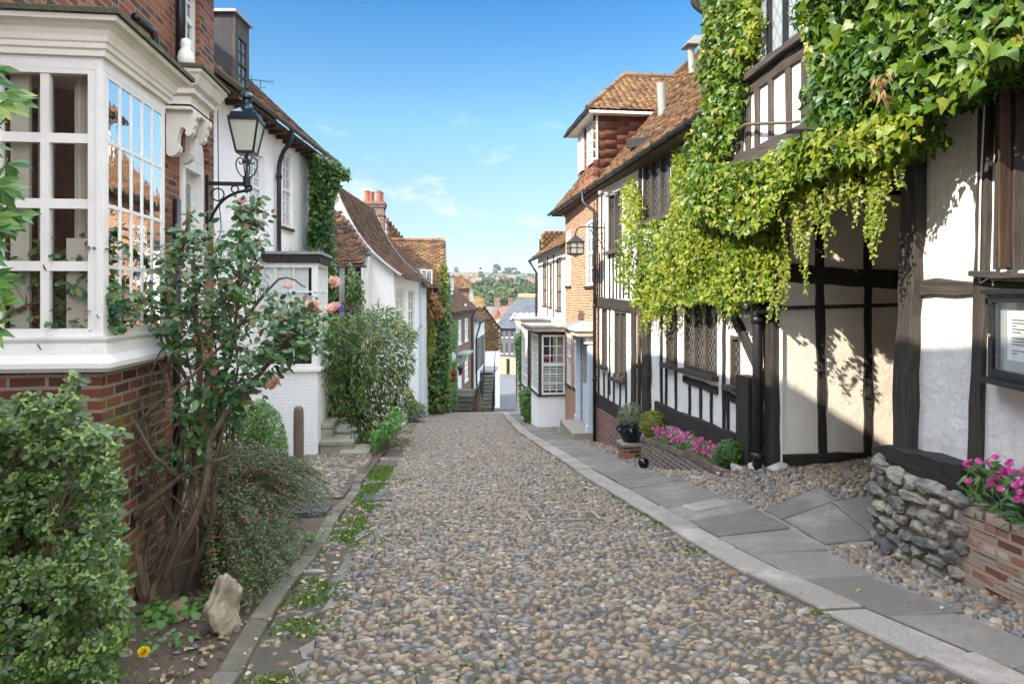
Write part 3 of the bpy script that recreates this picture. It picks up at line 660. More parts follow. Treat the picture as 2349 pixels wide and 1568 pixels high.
for i in range(22):
    x, yy = -.735 + U(-.02, .02), 2.4 + i * .36 + U(-.05, .05); n = 6; an = sorted(U(0, 6.28) for _ in range(n))
    c = Vector((x, yy, g(x, yy) + .022)); q = [c + Vector((math.cos(t) * U(.035, .06), math.sin(t) * U(.11, .19), 0)) for t in an]; fl.prism(q, (0, 0, -.05))
fl.build('flat_stones', FLAG, road)
# covers
def cover(name, x0, x1, y0, y1, label, slots, h):
    t = thing(name, label, 'drain cover', ((x0 + x1) / 2, (y0 + y1) / 2, g((x0 + x1) / 2, (y0 + y1) / 2)), None)
    sl_ = (g(0, y1) - g(0, y0)) / (y1 - y0)
    def bx(m, a, b, c, d, lo, hi_):
        zz = lambda yy: g(x0, y0) + sl_ * (yy - y0)
        m.hexa([(a, c, zz(c) + lo), (b, c, zz(c) + lo), (b, d, zz(d) + lo), (a, d, zz(d) + lo), (a, c, zz(c) + hi_), (b, c, zz(c) + hi_), (b, d, zz(d) + hi_), (a, d, zz(d) + hi_)])
    f = MB(); r = .028
    bx(f, x0, x1, y0, y0 + r, -.05, h); bx(f, x0, x1, y1 - r, y1, -.05, h); bx(f, x0, x0 + r, y0 + r, y1 - r, -.05, h); bx(f, x1 - r, x1, y0 + r, y1 - r, -.05, h)
    f.build('frame', KERB if slots == 2 else IRONLID, t)
    p_ = MB(); bx(p_, x0 + r + .004, x1 - r - .004, y0 + r + .004, y1 - r - .004, -.05, h - .018)
    n = 12 if slots == 1 else 0
    for i in range(n):
        a = x0 + r + .02 + (x1 - x0 - 2 * r - .04) * i / n; bx(p_, a, a + .018, y0 + r + .02, y1 - r - .02, h - .018, h - .004)
    if slots == 2: p_ = MB(); bx(p_, x0 + (x1 - x0) * .5, x0 + (x1 - x0) * .5 + .018, y0 + r + .002, y1 - r - .002, -.03, h - .006)
    p_.build('grating', IRONLID, t)
cover('drain_grate', 1.1, 1.9, 7.5, 7.93, 'long pale metal frame of a cobble filled cover set in the road', 2, .035)
cover('manhole_cover', -.92, -.52, 9.2, 9.75, 'small dark iron manhole cover at the left edge of the cobbles', 1, .035)
cover('manhole_cover', -1.66, -1.24, 8.25, 8.75, 'dark ribbed iron cover left of the kerb stones by the red berried shrub', 1, .08)
# moss, grass and fallen leaves
def tufts(name, P, h, mat, per=7):
    n = len(P); P3 = np.repeat(np.column_stack([P, gz(P[:, 0], P[:, 1]) + .005]), per, 0) + R.normal(0, .022, (n * per, 3)) * (1, 1, 0)
    o = leaves(name, mat, P3, np.column_stack([R.normal(0, 1, (n * per, 2)), np.full(n * per, .3)]), R.uniform(.5, 1.2, n * per) * h, T_TINY, None, np.tile((0, 0, 1.), (n * per, 1)), .2, None, .7)
    return o
P = np.column_stack([R.normal(-.86, .13, 2600), R.uniform(2, 13, 2600)]); P = P[bald(P * 1.3) > -.25]
Q = np.column_stack([R.uniform(-1, 2.4, 2600), R.uniform(3, 13, 2600)]); Q = Q[bald(Q * .8) > .62]
Q2 = np.column_stack([kxr(np.linspace(2.5, 9, 260)) - .05 + R.normal(0, .03, 260), np.linspace(2.5, 9, 260)]); Q2 = Q2[bald(Q2 * 2) > .15]
Q3 = np.column_stack([R.uniform(-1.7, -.5, 500), R.uniform(16, 30, 500)])
tag(tufts('grass', np.concatenate([P, Q, Q2]), .034, L_GRASS), 'short green grass growing between the cobbles', 'grass', None, 'stuff')
tag(tufts('moss', Q3, .05, L_YEL, 6), 'yellow green moss and grass along the far left kerb', 'moss', None, 'stuff')
n = 720; P = np.column_stack([np.concatenate([R.normal(-1.5, .35, 420), R.normal(-.9, .12, 140), R.uniform(-1, 4, 160)]), np.concatenate([R.uniform(3, 7, 420), R.uniform(2.5, 9, 140), R.uniform(3, 12, 160)])])
P = np.column_stack([P, gz(P[:, 0], P[:, 1]) + np.where(P[:, 0] < -1.1, .05, .05)])
tag(leaves('fallen_leaves', L_FALL, P, np.tile((0, 0, 1.), (n, 1)), R.uniform(.015, .05, n), T_OVAL, None, R.normal(0, 1, (n, 3)) * (1, 1, 0), .3), 'dry pale fallen leaves and petals scattered over soil and cobbles', 'leaves', None, 'stuff')
P = np.column_stack([R.normal(-1.5, .28, 260), R.uniform(2.6, 7.5, 260)]); P = P[(P[:, 0] < -1.22) & (P[:, 0] > -2.2)]
o_ = cobble_mesh('soil_stones', P, .022, .017, .016, (7, 2), bed, dz=.045)
# ------------------------------------------------------------------ building kit
def wall(mb, F, a0, a1, z0, z1, holes=(), dep=.12, o=0.0, nosill=False):
    S_ = sorted({a0, a1, *[q for h in holes for q in h[:2] if a0 < q < a1]}); Z_ = sorted({z0, z1, *[q for h in holes for q in h[2:4] if z0 < q < z1]})
    fl = F.side > 0
    def q4(*P): mb.quad(*(P if fl else reversed(P)))
    for i in range(len(S_) - 1):
        for j in range(len(Z_) - 1):
            cs, cz = (S_[i] + S_[i + 1]) / 2, (Z_[j] + Z_[j + 1]) / 2
            if any(h[0] < cs < h[1] and h[2] < cz < h[3] for h in holes): continue
            q4(F.p(S_[i], o, Z_[j]), F.p(S_[i + 1], o, Z_[j]), F.p(S_[i + 1], o, Z_[j + 1]), F.p(S_[i], o, Z_[j + 1]))
    for h in holes:
        s0, s1, b, t = h[:4]; i = o - dep
        q4(F.p(s0, o, b), F.p(s0, o, t), F.p(s0, i, t), F.p(s0, i, b)); q4(F.p(s1, i, b), F.p(s1, i, t), F.p(s1, o, t), F.p(s1, o, b))
        q4(F.p(s0, o, b), F.p(s0, i, b), F.p(s1, i, b), F.p(s1, o, b)); q4(F.p(s0, i, t), F.p(s0, o, t), F.p(s1, o, t), F.p(s1, i, t))
def body(mb, F, a0, a1, dep, z0, z1, holes=(), rev=.12):
    """front with openings, two ends, back and lid"""
    wall(mb, F, a0, a1, z0, z1, holes, rev)
    mb.quad(F.p(a0, 0, z0), F.p(a0, 0, z1), F.p(a0, -dep, z1), F.p(a0, -dep, z0)); mb.quad(F.p(a1, 0, z0), F.p(a1, -dep, z0), F.p(a1, -dep, z1), F.p(a1, 0, z1))
    mb.quad(F.p(a0, -dep, z0), F.p(a0, -dep, z1), F.p(a1, -dep, z1), F.p(a1, -dep, z0)); mb.quad(F.p(a0, 0, z1), F.p(a1, 0, z1), F.p(a1, -dep, z1), F.p(a0, -dep, z1))
def window(root, F, r, cols=2, rows_=4, o=-.07, fr=.055, bar=.022, mat=None, glass=None, sash=True, sill=None, arch=False, name='window', back=.03):
    s0, s1, z0, z1 = r; mat = mat or WHITE; m = MB(); d = .05
    m.fbox(F, s0, s0 + fr, o - d, o, z0, z1); m.fbox(F, s1 - fr, s1, o - d, o, z0, z1)
    m.fbox(F, s0 + fr, s1 - fr, o - d, o, z0, z0 + fr); m.fbox(F, s0 + fr, s1 - fr, o - d, o, z1 - fr, z1)
    for i in range(1, cols):
        c = s0 + fr + (s1 - s0 - 2 * fr) * i / cols; m.fbox(F, c - bar / 2, c + bar / 2, o - d + .008, o - .012, z0 + fr, z1 - fr)
    for j in range(1, rows_):
        c = z0 + fr + (z1 - z0 - 2 * fr) * j / rows_; b = bar * (2.2 if sash and j == rows_ // 2 else 1); m.fbox(F, s0 + fr, s1 - fr, o - d + .01, o - .014 + (.012 if b > bar else 0), c - b / 2, c + b / 2)
    if arch:
        n = 8; sc, rx, rz = (s0 + s1) / 2, (s1 - s0) / 2, (s1 - s0) / 2
        P = [F.p(sc + rx * math.cos(math.pi * k / n), o, z1 + rz * math.sin(math.pi * k / n)) for k in range(n + 1)]; m.prism(P, -F.n * d)
    w_ = m.build(name, mat, root)
    p = MB(); P = [F.p(s0 + fr, o - back, z0 + fr), F.p(s1 - fr, o - back, z0 + fr), F.p(s1 - fr, o - back, z1 - fr), F.p(s0 + fr, o - back, z1 - fr)]
    p.quad(*(P if F.side > 0 else P[::-1])); p.build('pane', glass or GLASS_D, w_)
    if sill is not None:
        q = MB(); q.fbox(F, s0 - .05, s1 + .05, o - d, .05, z0 - .07, z0 - .004); q.build('sill', sill, w_)
    return w_
def tiles(name, P00, P10, P11, P01, mat, parent, w_=.17, h=.105, th=.014, curve=None, lift=.03, jit=1.0, under=True):
    """rows of separate plain tiles between the eave P00-P10 and the ridge P01-P11"""
    P00, P10, P11, P01 = [np.array(q, float) for q in (P00, P10, P11, P01)]
    n = max(1, int(round(np.linalg.norm((P01 + P11 - P00 - P10) / 2) / h)))
    nrm = np.cross(P10 - P00, P01 - P00); nrm /= np.linalg.norm(nrm)
    if nrm[2] < 0 and abs(nrm[2]) > .02: nrm = -nrm
    cv = curve or (lambda v: 0.0)
    Pp = []; Ms = []; Ss = []
    for i in range(n):
        v = i / n; v2 = (i + 1) / n
        L = P00 + (P01 - P00) * v + nrm * cv(v); Rr = P10 + (P11 - P10) * v + nrm * cv(v); L2 = P00 + (P01 - P00) * v2 + nrm * cv(v2); R2_ = P10 + (P11 - P10) * v2 + nrm * cv(v2)
        ln = np.linalg.norm(Rr - L); k = int(round(ln / w_))
        if k < 1: continue
        t = (np.arange(k) + .5 + (.25 if i % 2 else -.25)) / k; t = t[(t < 1)]; k = len(t)
        c = L + (Rr - L) * t[:, None]; up = (L2 + (R2_ - L2) * t[:, None]) - c; hh = np.linalg.norm(up, axis=1)
        x = np.tile((Rr - L) / max(ln, 1e-6), (k, 1)); N_ = np.cross(x, unit(up)); N_ *= np.sign((N_ * nrm).sum(1, keepdims=True))
        N_ = unit(N_ + R.normal(0, .022 * jit, (k, 3))); M = frames(N_, up)
        Pp.append(c + N_ * R.normal(0, .003 * jit, (k, 1)) + up * R.normal(0, .03 * jit, (k, 1))); Ms.append(M); Ss.append(np.stack([np.full(k, ln / max(1, round(ln / w_)) * .985), hh * 1.5, np.full(k, 1.)], 1))
    b, tp = lift, lift * .25
    tv = np.array([(-.5, 0, b - th), (.5, 0, b - th), (.5, 1, tp - th), (-.5, 1, tp - th), (-.5, 0, b), (.5, 0, b), (.5, 1, tp), (-.5, 1, tp)], float)
    fs = np.array([(4, 5, 6, 7), (0, 1, 5, 4), (1, 2, 6, 5), (3, 0, 4, 7)])
    V, F = scatter(tv, [fs], np.concatenate(Pp), np.concatenate(Ms), np.concatenate(Ss))
    o = np_mesh(name, V, F, mat, parent)
    if under:
        m = MB(); K = 10 if curve else 1
        for i in range(K):
            a, b2 = i / K, (i + 1) / K; f = lambda A, B, t: Vector(A + (B - A) * t + nrm * (cv(t) - .012))
            m.quad(f(P00, P01, a), f(P10, P11, a), f(P10, P11, b2), f(P00, P01, b2))
        m.build('roof_underlay', TILE_UNDER, o)
    return o
TILE_UNDER = S('roof_felt').done((.03, .024, .02), .95)
def ridge(mb, A, B, r=.11, step=.32):
    A, B = Vector(A), Vector(B); n = max(1, int((B - A).length / step)); d = (B - A).normalized()
    for i in range(n):
        a, b = A + (B - A) * (i / n), A + (B - A) * ((i + 1) / n) - d * .015; z = Vector((0, 0, U(-.012, .012)))
        mb.tube([a + z, b + z], [r * U(.95, 1.05), r], 8)
def gutter(root, A, B, r=.06, mat=None, clips=.9):
    m = MB(); A, B = Vector(A), Vector(B); d = (B - A).normalized(); sd = d.cross(Vector((0, 0, 1)))
    n = 7; P = []
    for q in (A, B):
        for k in range(n): an = math.pi + math.pi * k / (n - 1); P.append(q + sd * r * math.cos(an) + Vector((0, 0, r * math.sin(an))))
        for k in range(n): an = 2 * math.pi - math.pi * k / (n - 1); P.append(q + sd * (r - .008) * math.cos(an) + Vector((0, 0, (r - .008) * math.sin(an) + .0)))
    k = 2 * n; m.add(P, [(i, (i + 1) % k, (i + 1) % k + k, i + k) for i in range(k)] + [tuple(range(k)), tuple(reversed(range(k, 2 * k)))])
    L = (B - A).length; c = clips * .5
    while c < L:
        m.tube([A + d * (c - .02) + Vector((0, 0, -.012)), A + d * (c + .02) + Vector((0, 0, -.012))], r * 1.09, 12); c += clips
    return m.build('gutter', mat or IRON, root)
def downpipe(root, pts, r=.038, mat=None, collars=(), name='downpipe'):
    m = MB(); m.tube(pts, r, 12)
    for c in collars: m.tube([Vector(c) - Vector((0, 0, .045)), Vector(c) + Vector((0, 0, .045))], r * 1.35, 12)
    return m.build(name, mat or IRON, root, True)
def smooth_pts(pts, n=4):
    pts = [Vector(p) for p in pts]; out = []
    for i in range(len(pts) - 1):
        p0, p1, p2, p3 = pts[max(i - 1, 0)], pts[i], pts[i + 1], pts[min(i + 2, len(pts) - 1)]
        for k in range(n):
            t = k / n; out.append(0.5 * ((2 * p1) + (p2 - p0) * t + (2 * p0 - 5 * p1 + 4 * p2 - p3) * t * t + (3 * p1 - p0 - 3 * p2 + p3) * t ** 3))
    out.append(pts[-1]); return out

# ------------------------------------------------------------------ LEFT: brick house with the white bay window
FL1 = Frame(-2.7, 0, -2.7, 10, 1)
t = thing('brick_house', 'red brick house with the large white small paned bay window at near left', 'house', (-2.7, 4, g(-2.7, 4)))
BRICKH = t
uw = FL1.rect(421, -60, 459, 150); up0 = (FL1.px(423, 100)[0], FL1.px(458, 100)[0], FL1.px(440, 148)[1], 5.5)
dr = (FL1.px(412, 480)[0], FL1.px(462, 480)[0], g(-2.7, 8) + .25, FL1.px(436, 368)[1])
m = MB(); wall(m, FL1, -6, 2.5, -1.9, 6.3); body(m, FL1, 2.5, 8.9, 6.5, -1.9, 5.6, [up0, dr], .14); m.build('wall', BR_RED, t)
tiles('upper_roof', (-2.4, -6.2, 6.28), (-2.4, 2.6, 6.28), (-5.9, 2.6, 8.4), (-5.9, -6.2, 8.4), TILE_BR, t, .3, .2); tiles('roof', (-2.4, 2.5, 5.58), (-2.4, 9.0, 5.58), (-5.9, 9.0, 7.6), (-5.9, 2.5, 7.6), TILE_BR, t, .3, .2)
m = MB(); m.quad((-5.9, -6.2, 8.4), (-5.9, 2.6, 8.4), (-9.4, 2.6, 5.6), (-9.4, -6.2, 5.6)); m.quad((-5.9, 2.6, 7.6), (-5.9, 9.0, 7.6), (-9.4, 9.0, 5.5), (-9.4, 2.6, 5.5)); m.quad((-2.7, 8.9, 5.59), (-9.2, 8.9, 5.59), (-5.9, 8.9, 7.55)); m.quad((-2.7, 2.5, 5.5), (-9.2, 2.5, 5.5), (-5.9, 2.5, 8.35)); m.build('roof_back', TILE_UNDER, t)
window(t, FL1, up0, 2, 5, -.05, .09, .03, WHITE, GLASS_D, True, STONE_W)
# door: white frame with arched head, glazed upper half
m = MB(); s0, s1, z0, z1 = dr
m.fbox(FL1, s0, s0 + .1, -.12, .03, z0, z1); m.fbox(FL1, s1 - .1, s1, -.12, .03, z0, z1); m.fbox(FL1, s0 + .1, s1 - .1, -.12, .03, z1 - .12, z1)
n = 10; sc, rx = (s0 + s1) / 2, (s1 - s0) / 2
m.prism([FL1.p(sc + rx * math.cos(math.pi * k / n), .03, z1 + .003 + .42 * math.sin(math.pi * k / n)) for k in range(n + 1)], (-.05, 0, 0))
d = m.build('door_frame', WHITE, t)
m = MB(); m.fbox(FL1, s0 + .1, s1 - .1, -.1, -.06, z0, z1 - .12)
d = m.build('door', WHITE, t)
m = MB(); P = [FL1.p(a, -.055, z) for a, z in [(s0 + .2, z1 - 1.1), (s1 - .2, z1 - 1.1), (s1 - .2, z1 - .25), (s0 + .2, z1 - .25)]]; m.quad(*P); m.build('pane', GLASS_D, d)
m = MB(); arc = [FL1.p(sc + (rx + .09) * math.cos(math.pi * k / n), .02, z1 + .02 + .52 * math.sin(math.pi * k / n)) for k in range(n + 1)]; m.tube(arc, .06, 6); m.build('brick_arch', BR_RED, t)
# bay
BX, BY0, BY1 = -2.05, 4.55, 5.56; BW = -2.7
ZS, ZT = 1.36, 3.03
m = MB(); m.box(BW - .02, BX, BY0, BY1, -1.3, 1.14); m.build('bay_base', BR_MOSS, t)
bay = MB()
prof_s = [(0, 1.143), (.06, 1.143), (.085, 1.17), (.085, 1.20), (.05, 1.25), (.035, 1.32), (.05, 1.345), (.05, ZS), (-.06, ZS)]
path = [(BW, BY0, 0), (BX, BY0, 0), (BX, BY1, 0), (BW, BY1, 0)]; outs = [(0, -1, 0), (1, -1, 0), (1, 1, 0), (0, 1, 0)]
bay.sweep(path, prof_s, outs)
# corner posts, head, glazing bars
FBs = Frame(BX, 0, BX, 10, 1); FBn = Frame(BX, BY0, BW, BY0, 1)       # street face, uphill face (n = -Y)
FBn.n = Vector((0, -1, 0))
pw = .085
bay.box(BX - pw, BX, BY0, BY0 + pw, ZS, ZT); bay.box(BX - pw, BX, BY1 - .06, BY1, ZS, ZT); bay.box(BW, BW + .05, BY0, BY0 + .06, ZS, ZT)
bay.box(BX - .03, BX + .012, BY0 - .012, BY0 + .03, ZS + .002, ZT - .002)
hd = [(0, ZT), (.02, ZT), (.02, ZT + .09), (0, ZT + .09)]
bay.box(BW, BX + .003, BY0 - .003, BY1 + .003, ZT, ZT + .12)
zr = [ZS + .05, 1.80, 2.19, 2.60, ZT - .03]
def bars(m, F, a0, a1, ncol, side_in, bw):
    o0, o1 = (-.014, -.0005) if ncol == 5 else (-.055, -.012)
    m.fbox(F, a0, a1, o0, .001, ZS, zr[0]); m.fbox(F, a0, a1, o0, .001, zr[4], ZT)
    for z in zr[1:4]: m.fbox(F, a0, a1, o0, o1, z - bw * .6, z + bw * .6)
    for i in range(1, ncol):
        c = a0 + (a1 - a0) * i / ncol; m.fbox(F, c - bw / 2, c + bw / 2, o0 + .002, o1 + .0015, zr[0], zr[4])
bars(bay, FBs, BY0 + pw, BY1 - .06, 5, 1, .020)
class _F: pass
FN = Frame(BW, BY0, BX, BY0, 1)      # s runs from house wall to the street corner, outward -Y
bars(bay, FN, .05, (BX - BW) - pw, 2, 1, .05)
bayo = bay.build('bay_window', WHITE, t)
m = MB(); m.quad((BX - .0065, BY0 + pw, ZS + .05), (BX - .0065, BY1 - .06, ZS + .05), (BX - .0065, BY1 - .06, ZT - .03), (BX - .0065, BY0 + pw, ZT - .03)); m.build('pane', GLASS_BAY, bayo)
m = MB(); m.quad((BW + .05, BY0 + .035, ZS + .05), (BX - pw, BY0 + .035, ZS + .05), (BX - pw, BY0 + .035, ZT - .03), (BW + .05, BY0 + .035, ZT - .03)); m.build('pane', GLASS, bayo)
# interior: dark room, curtains and shutters seen through the glass
m = MB(); m.box(BW - .02, BX - .07, BY0 + .45, BY1 - .02, ZS + .01, ZT); m.build('interior', DARK, bayo)
m = MB()
for (cx_, y0, wd) in ((BX - .16, BY0 + .16, .16), (BW + .22, BY0 + .2, .1)):
    P = []
    for k in range(13):
        x = cx_ - wd / 2 + wd * k / 12; P.append((x, y0 + .018 * math.sin(k * 1.9)))
    for k in range(12): m.quad((P[k][0], P[k][1], ZS + .02), (P[k + 1][0], P[k + 1][1], ZS + .02), (P[k + 1][0], P[k + 1][1], ZT), (P[k][0], P[k][1], ZT))
m.box(BW + .06, BW + .17, BY0 + .1, BY0 + .13, ZS, ZT); m.box(BW + .40, BW + .53, BY0 + .08, BY0 + .1, ZS, ZS + .62); m.build('curtain', CURTAIN, bayo)
# cornice: ogee moulding with mossy lead on top
zc = ZT + .075
prof_c = [(0, zc), (.03, zc), (.03, zc + .035), (.045, zc + .045), (.045, zc + .075), (.055, zc + .085), (.06, zc + .115), (.075, zc + .15), (.105, zc + .175), (.14, zc + .185), (.145, zc + .215), (-.1, zc + .23)]
m = MB(); m.sweep(path, prof_c, outs); m.build('cornice', CREAM, t, False)
m = MB(); m.sweep([(BW, BY0 - .15, 0), (BX + .15, BY0 - .15, 0), (BX + .15, BY1 + .15, 0), (BW, BY1 + .15, 0)], [(-.8, zc + .36), (-.3, zc + .31), (.0, zc + .26), (.018, zc + .25), (.02, zc + .218), (0, zc + .217)], [(0, -1, 0), (1, -1, 0), (1, 1, 0), (0, 1, 0)])
m.build('bay_roof', MOSSLEAD, t)
# door hood on scrolled brackets
HX, HY0, HY1 = -2.43, 7.28, 7.85; hz = 3.55
m = MB(); ph = [(0, hz), (.0, hz + .10), (.05, hz + .12), (.05, hz + .17), (.09, hz + .20), (.13, hz + .29), (.15, hz + .31), (.15, hz + .345), (-.1, hz + .36)]
pathh = [(BW, HY0, 0), (HX, HY0, 0), (HX, HY1, 0), (BW, HY1, 0)]; m.sweep(pathh, ph, outs); m.box(BW, HX, HY0, HY1, hz - .03, hz + .02)
m.build('door_hood', CREAM, t)
m = MB(); m.sweep([(BW, HY0 - .155, 0), (HX + .155, HY0 - .155, 0), (HX + .155, HY1 + .155, 0), (BW, HY1 + .155, 0)], [(-.7, hz + .46), (0, hz + .39), (.018, hz + .38), (.02, hz + .347), (0, hz + .346)], outs); m.build('hood_roof', MOSSLEAD, t)
def bracket(yc):
    P = [(0, 0), (.55, 0), (.55, -.06), (.50, -.10), (.50, -.15), (.46, -.20), (.46, -.24), (.42, -.28), (.36, -.29), (.33, -.26), (.34, -.22), (.31, -.19), (.26, -.19), (.22, -.24), (.20, -.32), (.20, -.38), (.24, -.42), (.22, -.47), (.14, -.52), (.05, -.53), (0, -.5)]
    m = MB(); m.prism([(BW + x, yc, hz - .03 + z) for x, z in [(x * .56, z * .88) for x, z in P]], (0, .09, 0)); return m.build('hood_bracket', CREAM, t)
bracket(HY0 + .08); bracket(HY1 - .12)
# pipes on the brick wall
s_ = FL1.px(414, 300, .09)[0]
downpipe(t, [FL1.p(s_, .09, 5.5), FL1.p(s_, .09, 3.92)], .05, BLACKP, [FL1.p(s_, .09, 4.0), FL1.p(s_, .09, 5.2)])
s2 = FL1.px(405, 500, .08)[0]
downpipe(t, [FL1.p(s2, .08, 2.62), FL1.p(s2, .08, -1.1)], .04, BLACKP, [FL1.p(s2, .08, 1.5)])
q = FL1.px(335, 75, .05); q2 = FL1.px(360, 140, .1)
downpipe(t, smooth_pts([FL1.p(q[0] - .25, .05, q[1] + .05), FL1.p(q[0], .07, q[1] + .04), FL1.p(q2[0] - .05, .1, q2[1] + .2), FL1.p(q2[0], .1, q2[1] - .12)]), .035, BLACKP)
m = MB(); m.box(BX + .003, BX + .006, BY0 + .40, BY0 + .52, .05, .12)
for k in range(4): m.box(BX + .003, BX + .012, BY0 + .4, BY0 + .52, .052 + k * .018, .058 + k * .018)
m.build('air_brick', IRON, t)
bird = FL1.px(438, 138, .25)
tw = thing('white_ornament', 'small white bird ornament on the mossy door hood', 'ornament', FL1.p(min(bird[0], 8.1), .2, hz + .42))
m = MB(); c = FL1.p(min(bird[0], 8.1), .2, hz + .40); m.lathe(c, [(.03, 0), (.07, .02), (.085, .09), (.07, .16), (.045, .2), (.055, .24), (.045, .29), (.01, .31)], 14); m.build('figure', WHITE, tw, True)

# ------------------------------------------------------------------ LEFT: cast iron street lantern on a scrolled wall bracket
def lantern():
    c = onX(567, 355, -2.05); Y = FL1.px(477, 440, 0)[0]; Y = min(Y, 8.62); zb = onY(567, 355, Y).z; zt = onY(567, 200, Y).z; H = zt - zb; x = onY(566, 355, Y).x
    t = thing('wall_lantern', 'black four sided glass street lantern on a scrolled bracket on the brick corner', 'lantern', (x, Y, zb))
    m = MB(); rt = math.pi / 4
    hb, ht = .10, .17    # half widths bottom, top
    z0, z1 = zb + .02, zb + .40
    for i in range(4):
        a = rt + i * math.pi / 2; P = [(x + hb * 1.41 * math.cos(a), Y + hb * 1.41 * math.sin(a), z0), (x + ht * 1.41 * math.cos(a), Y + ht * 1.41 * math.sin(a), z1)]; m.tube(P, .013, 4)
    m.lathe((x, Y, z0), [(hb * 1.41, -.02), (hb * 1.47, -.01), (hb * 1.47, .015), (hb * 1.3, .02)], 4, rt); m.lathe((x, Y, z1), [(ht * 1.3, -.015), (ht * 1.46, -.012), (ht * 1.5, .03), (ht * 1.3, .035)], 4, rt)
    m.build('frame', IRON, t)
    m = MB(); m.lathe((x, Y, z1 + .03), [(ht * 1.36, 0), (ht * 1.2, .06), (ht * .8, .10), (.10, .12)], 4, rt); m.lathe((x, Y, z1 + .13), [(.075, 0), (.09, .01), (.075, .05), (.055, .08), (.05, .14), (.09, .15), (.085, .18), (.06, .215), (.025, .23), (.02, .25), (.03, .275), (.022, .30), (.004, .38)], 20)
    m.build('cap', IRON_GREEN, t, False)
    m = MB()
    for i in range(4):
        a, b = rt + i * math.pi / 2, rt + (i + 1) * math.pi / 2; k0, k1 = hb * 1.36, ht * 1.36
        m.quad((x + k0 * math.cos(a), Y + k0 * math.sin(a), z0), (x + k0 * math.cos(b), Y + k0 * math.sin(b), z0), (x + k1 * math.cos(b), Y + k1 * math.sin(b), z1), (x + k1 * math.cos(a), Y + k1 * math.sin(a), z1))
    s = S('frosted_lantern_glass'); s.done((.80, .76, .62), .35); s.b.inputs['Transmission Weight'].default_value = .45
    m.build('lantern_glass', s.m, t)
    m = MB(); m.lathe((x, Y, z0), [(.02, .05), (.02, .2), (.05, .22), (.07, .27), (.03, .33)], 14); m.build('lamp', CREAM, t, True)
    m = MB(); m.tube([(x, Y, zb), (x, Y, zb - .30)], .016, 8); m.lathe((x, Y, zb - .47), [(.004, 0), (.03, .03), (.024, .07), (.045, .09), (.045, .2), (.03, .22)], 14)
    for sg, ax in ((1, 0), (-1, 0), (1, 1), (-1, 1)):
        P = []
        for k in range(14):
            u = k / 13; r = .035 + .02 * math.sin(u * 3.1); an = -1.6 + u * 5.2; P.append((.085 + math.cos(an) * r * (1 - .35 * u), -.12 + math.sin(an) * r * (1 - .3 * u)))
        P = [(.0, -.31), (.05, -.27), (.10, -.21), (.125, -.13), (.11, -.06), (.07, -.035), (.045, -.07), (.055, -.11), (.08, -.11), (.085, -.085)]
        P = [Vector((x + sg * p if ax == 0 else x, Y + sg * p if ax == 1 else Y, zb + q)) for p, q in P]; m.tube(smooth_pts(P, 3), .008, 6)
    m.build('scroll_support', IRON, t)
    m = MB(); zA = zb - .36; wx = -2.7
    m.box(wx, wx + .03, Y - .03, Y + .03, zA - .58, zA + .1); m.box(wx + .03, x, Y - .02, Y + .02, zA - .02, zA + .025)
    P = [(wx + .02, zA - .55), (wx + .08, zA - .36), (wx + .2, zA - .19), (wx + .36, zA - .10), (wx + .52, zA - .07)]
    m.tube(smooth_pts([(a, Y, b) for a, b in P], 4), .018, 6); m.tube([(wx + .52, Y, zA - .07), (wx + .52, Y, zA - .01)], .015, 6)
    for cx_, cz, r in ((wx + .13, zA - .13, .075), (wx + .33, zA - .06, .042)):
        m.tube([(cx_ + r * math.cos(k * .523), Y, cz + r * math.sin(k * .523)) for k in range(12)], .010, 6, closed=True)
    m.build('wall_bracket', IRON, t)
    m = MB(); m.tube(smooth_pts([(wx + .1, Y + .02, zA - .7), (wx + .16, Y + .03, zA - .55), (wx + .13, Y + .04, zA - .1), (wx + .12, Y + .04, zA + .9)]), .006, 5); m.build('cable', IRON, t)
lantern()

# ------------------------------------------------------------------ LEFT: white rendered house, gutter, dormer, projecting bay
FL2 = Frame(-4.3, 9.0, -3.1, 19.0, 1)
t = thing('white_house', 'white rendered house behind the street lantern, with brown gutter and dark dormer', 'house', FL2.p(4, 0, -1.5)); WH = t
ZG = 5.38
w1 = FL2.rect(569, 352, 601, 505, 0); w2 = FL2.rect(647, 352, 670, 522, 0)
m = MB(); body(m, FL2, -.1, 10.2, 5.5, -3.2, ZG - .12, [w1, w2], .1); m.build('wall', PLASTER_L, t)
for r in (w1, w2): window(t, FL2, r, 2, 6, -.02, .07, .025, WHITE, GLASS_PALE, True, TIMBER_BROWN)
for r in (w1, w2):
    m = MB(); m.fbox(FL2, r[0] - .1, r[0] - .002, 0, .03, r[2], r[3] + .1); m.fbox(FL2, r[1] + .002, r[1] + .1, 0, .03, r[2], r[3] + .1); m.fbox(FL2, r[0] - .002, r[1] + .002, 0, .028, r[3] + .002, r[3] + .1); m.build('window_surround', WHITE, t)
zr_ = ZG + 3.4
tiles('roof', FL2.p(-.4, .38, ZG + .02), FL2.p(10.6, .38, ZG + .02), FL2.p(10.6, -3.2, zr_), FL2.p(-.4, -3.2, zr_), TILE_BR, t, .19, .12)
m = MB(); m.quad(FL2.p(-.4, -3.2, zr_), FL2.p(10.6, -3.2, zr_), FL2.p(10.6, -6.5, ZG), FL2.p(-.4, -6.5, ZG))
for a in (-.1, 10.2): m.quad(FL2.p(a, 0, ZG - .12), FL2.p(a, -5.5, ZG - .12), FL2.p(a, -3.2, zr_ - .15))
m.build('roof_back', TILE_UNDER, t)
m = MB(); m.fbox(FL2, -.4, 10.5, 0, .36, ZG - .12, ZG - .06)
for k in range(24): a = -.3 + k * .45; m.fbox(FL2, a, a + .07, .01, .34, ZG - .2, ZG - .122)
m.build('eaves', TIMBER_BROWN, t)
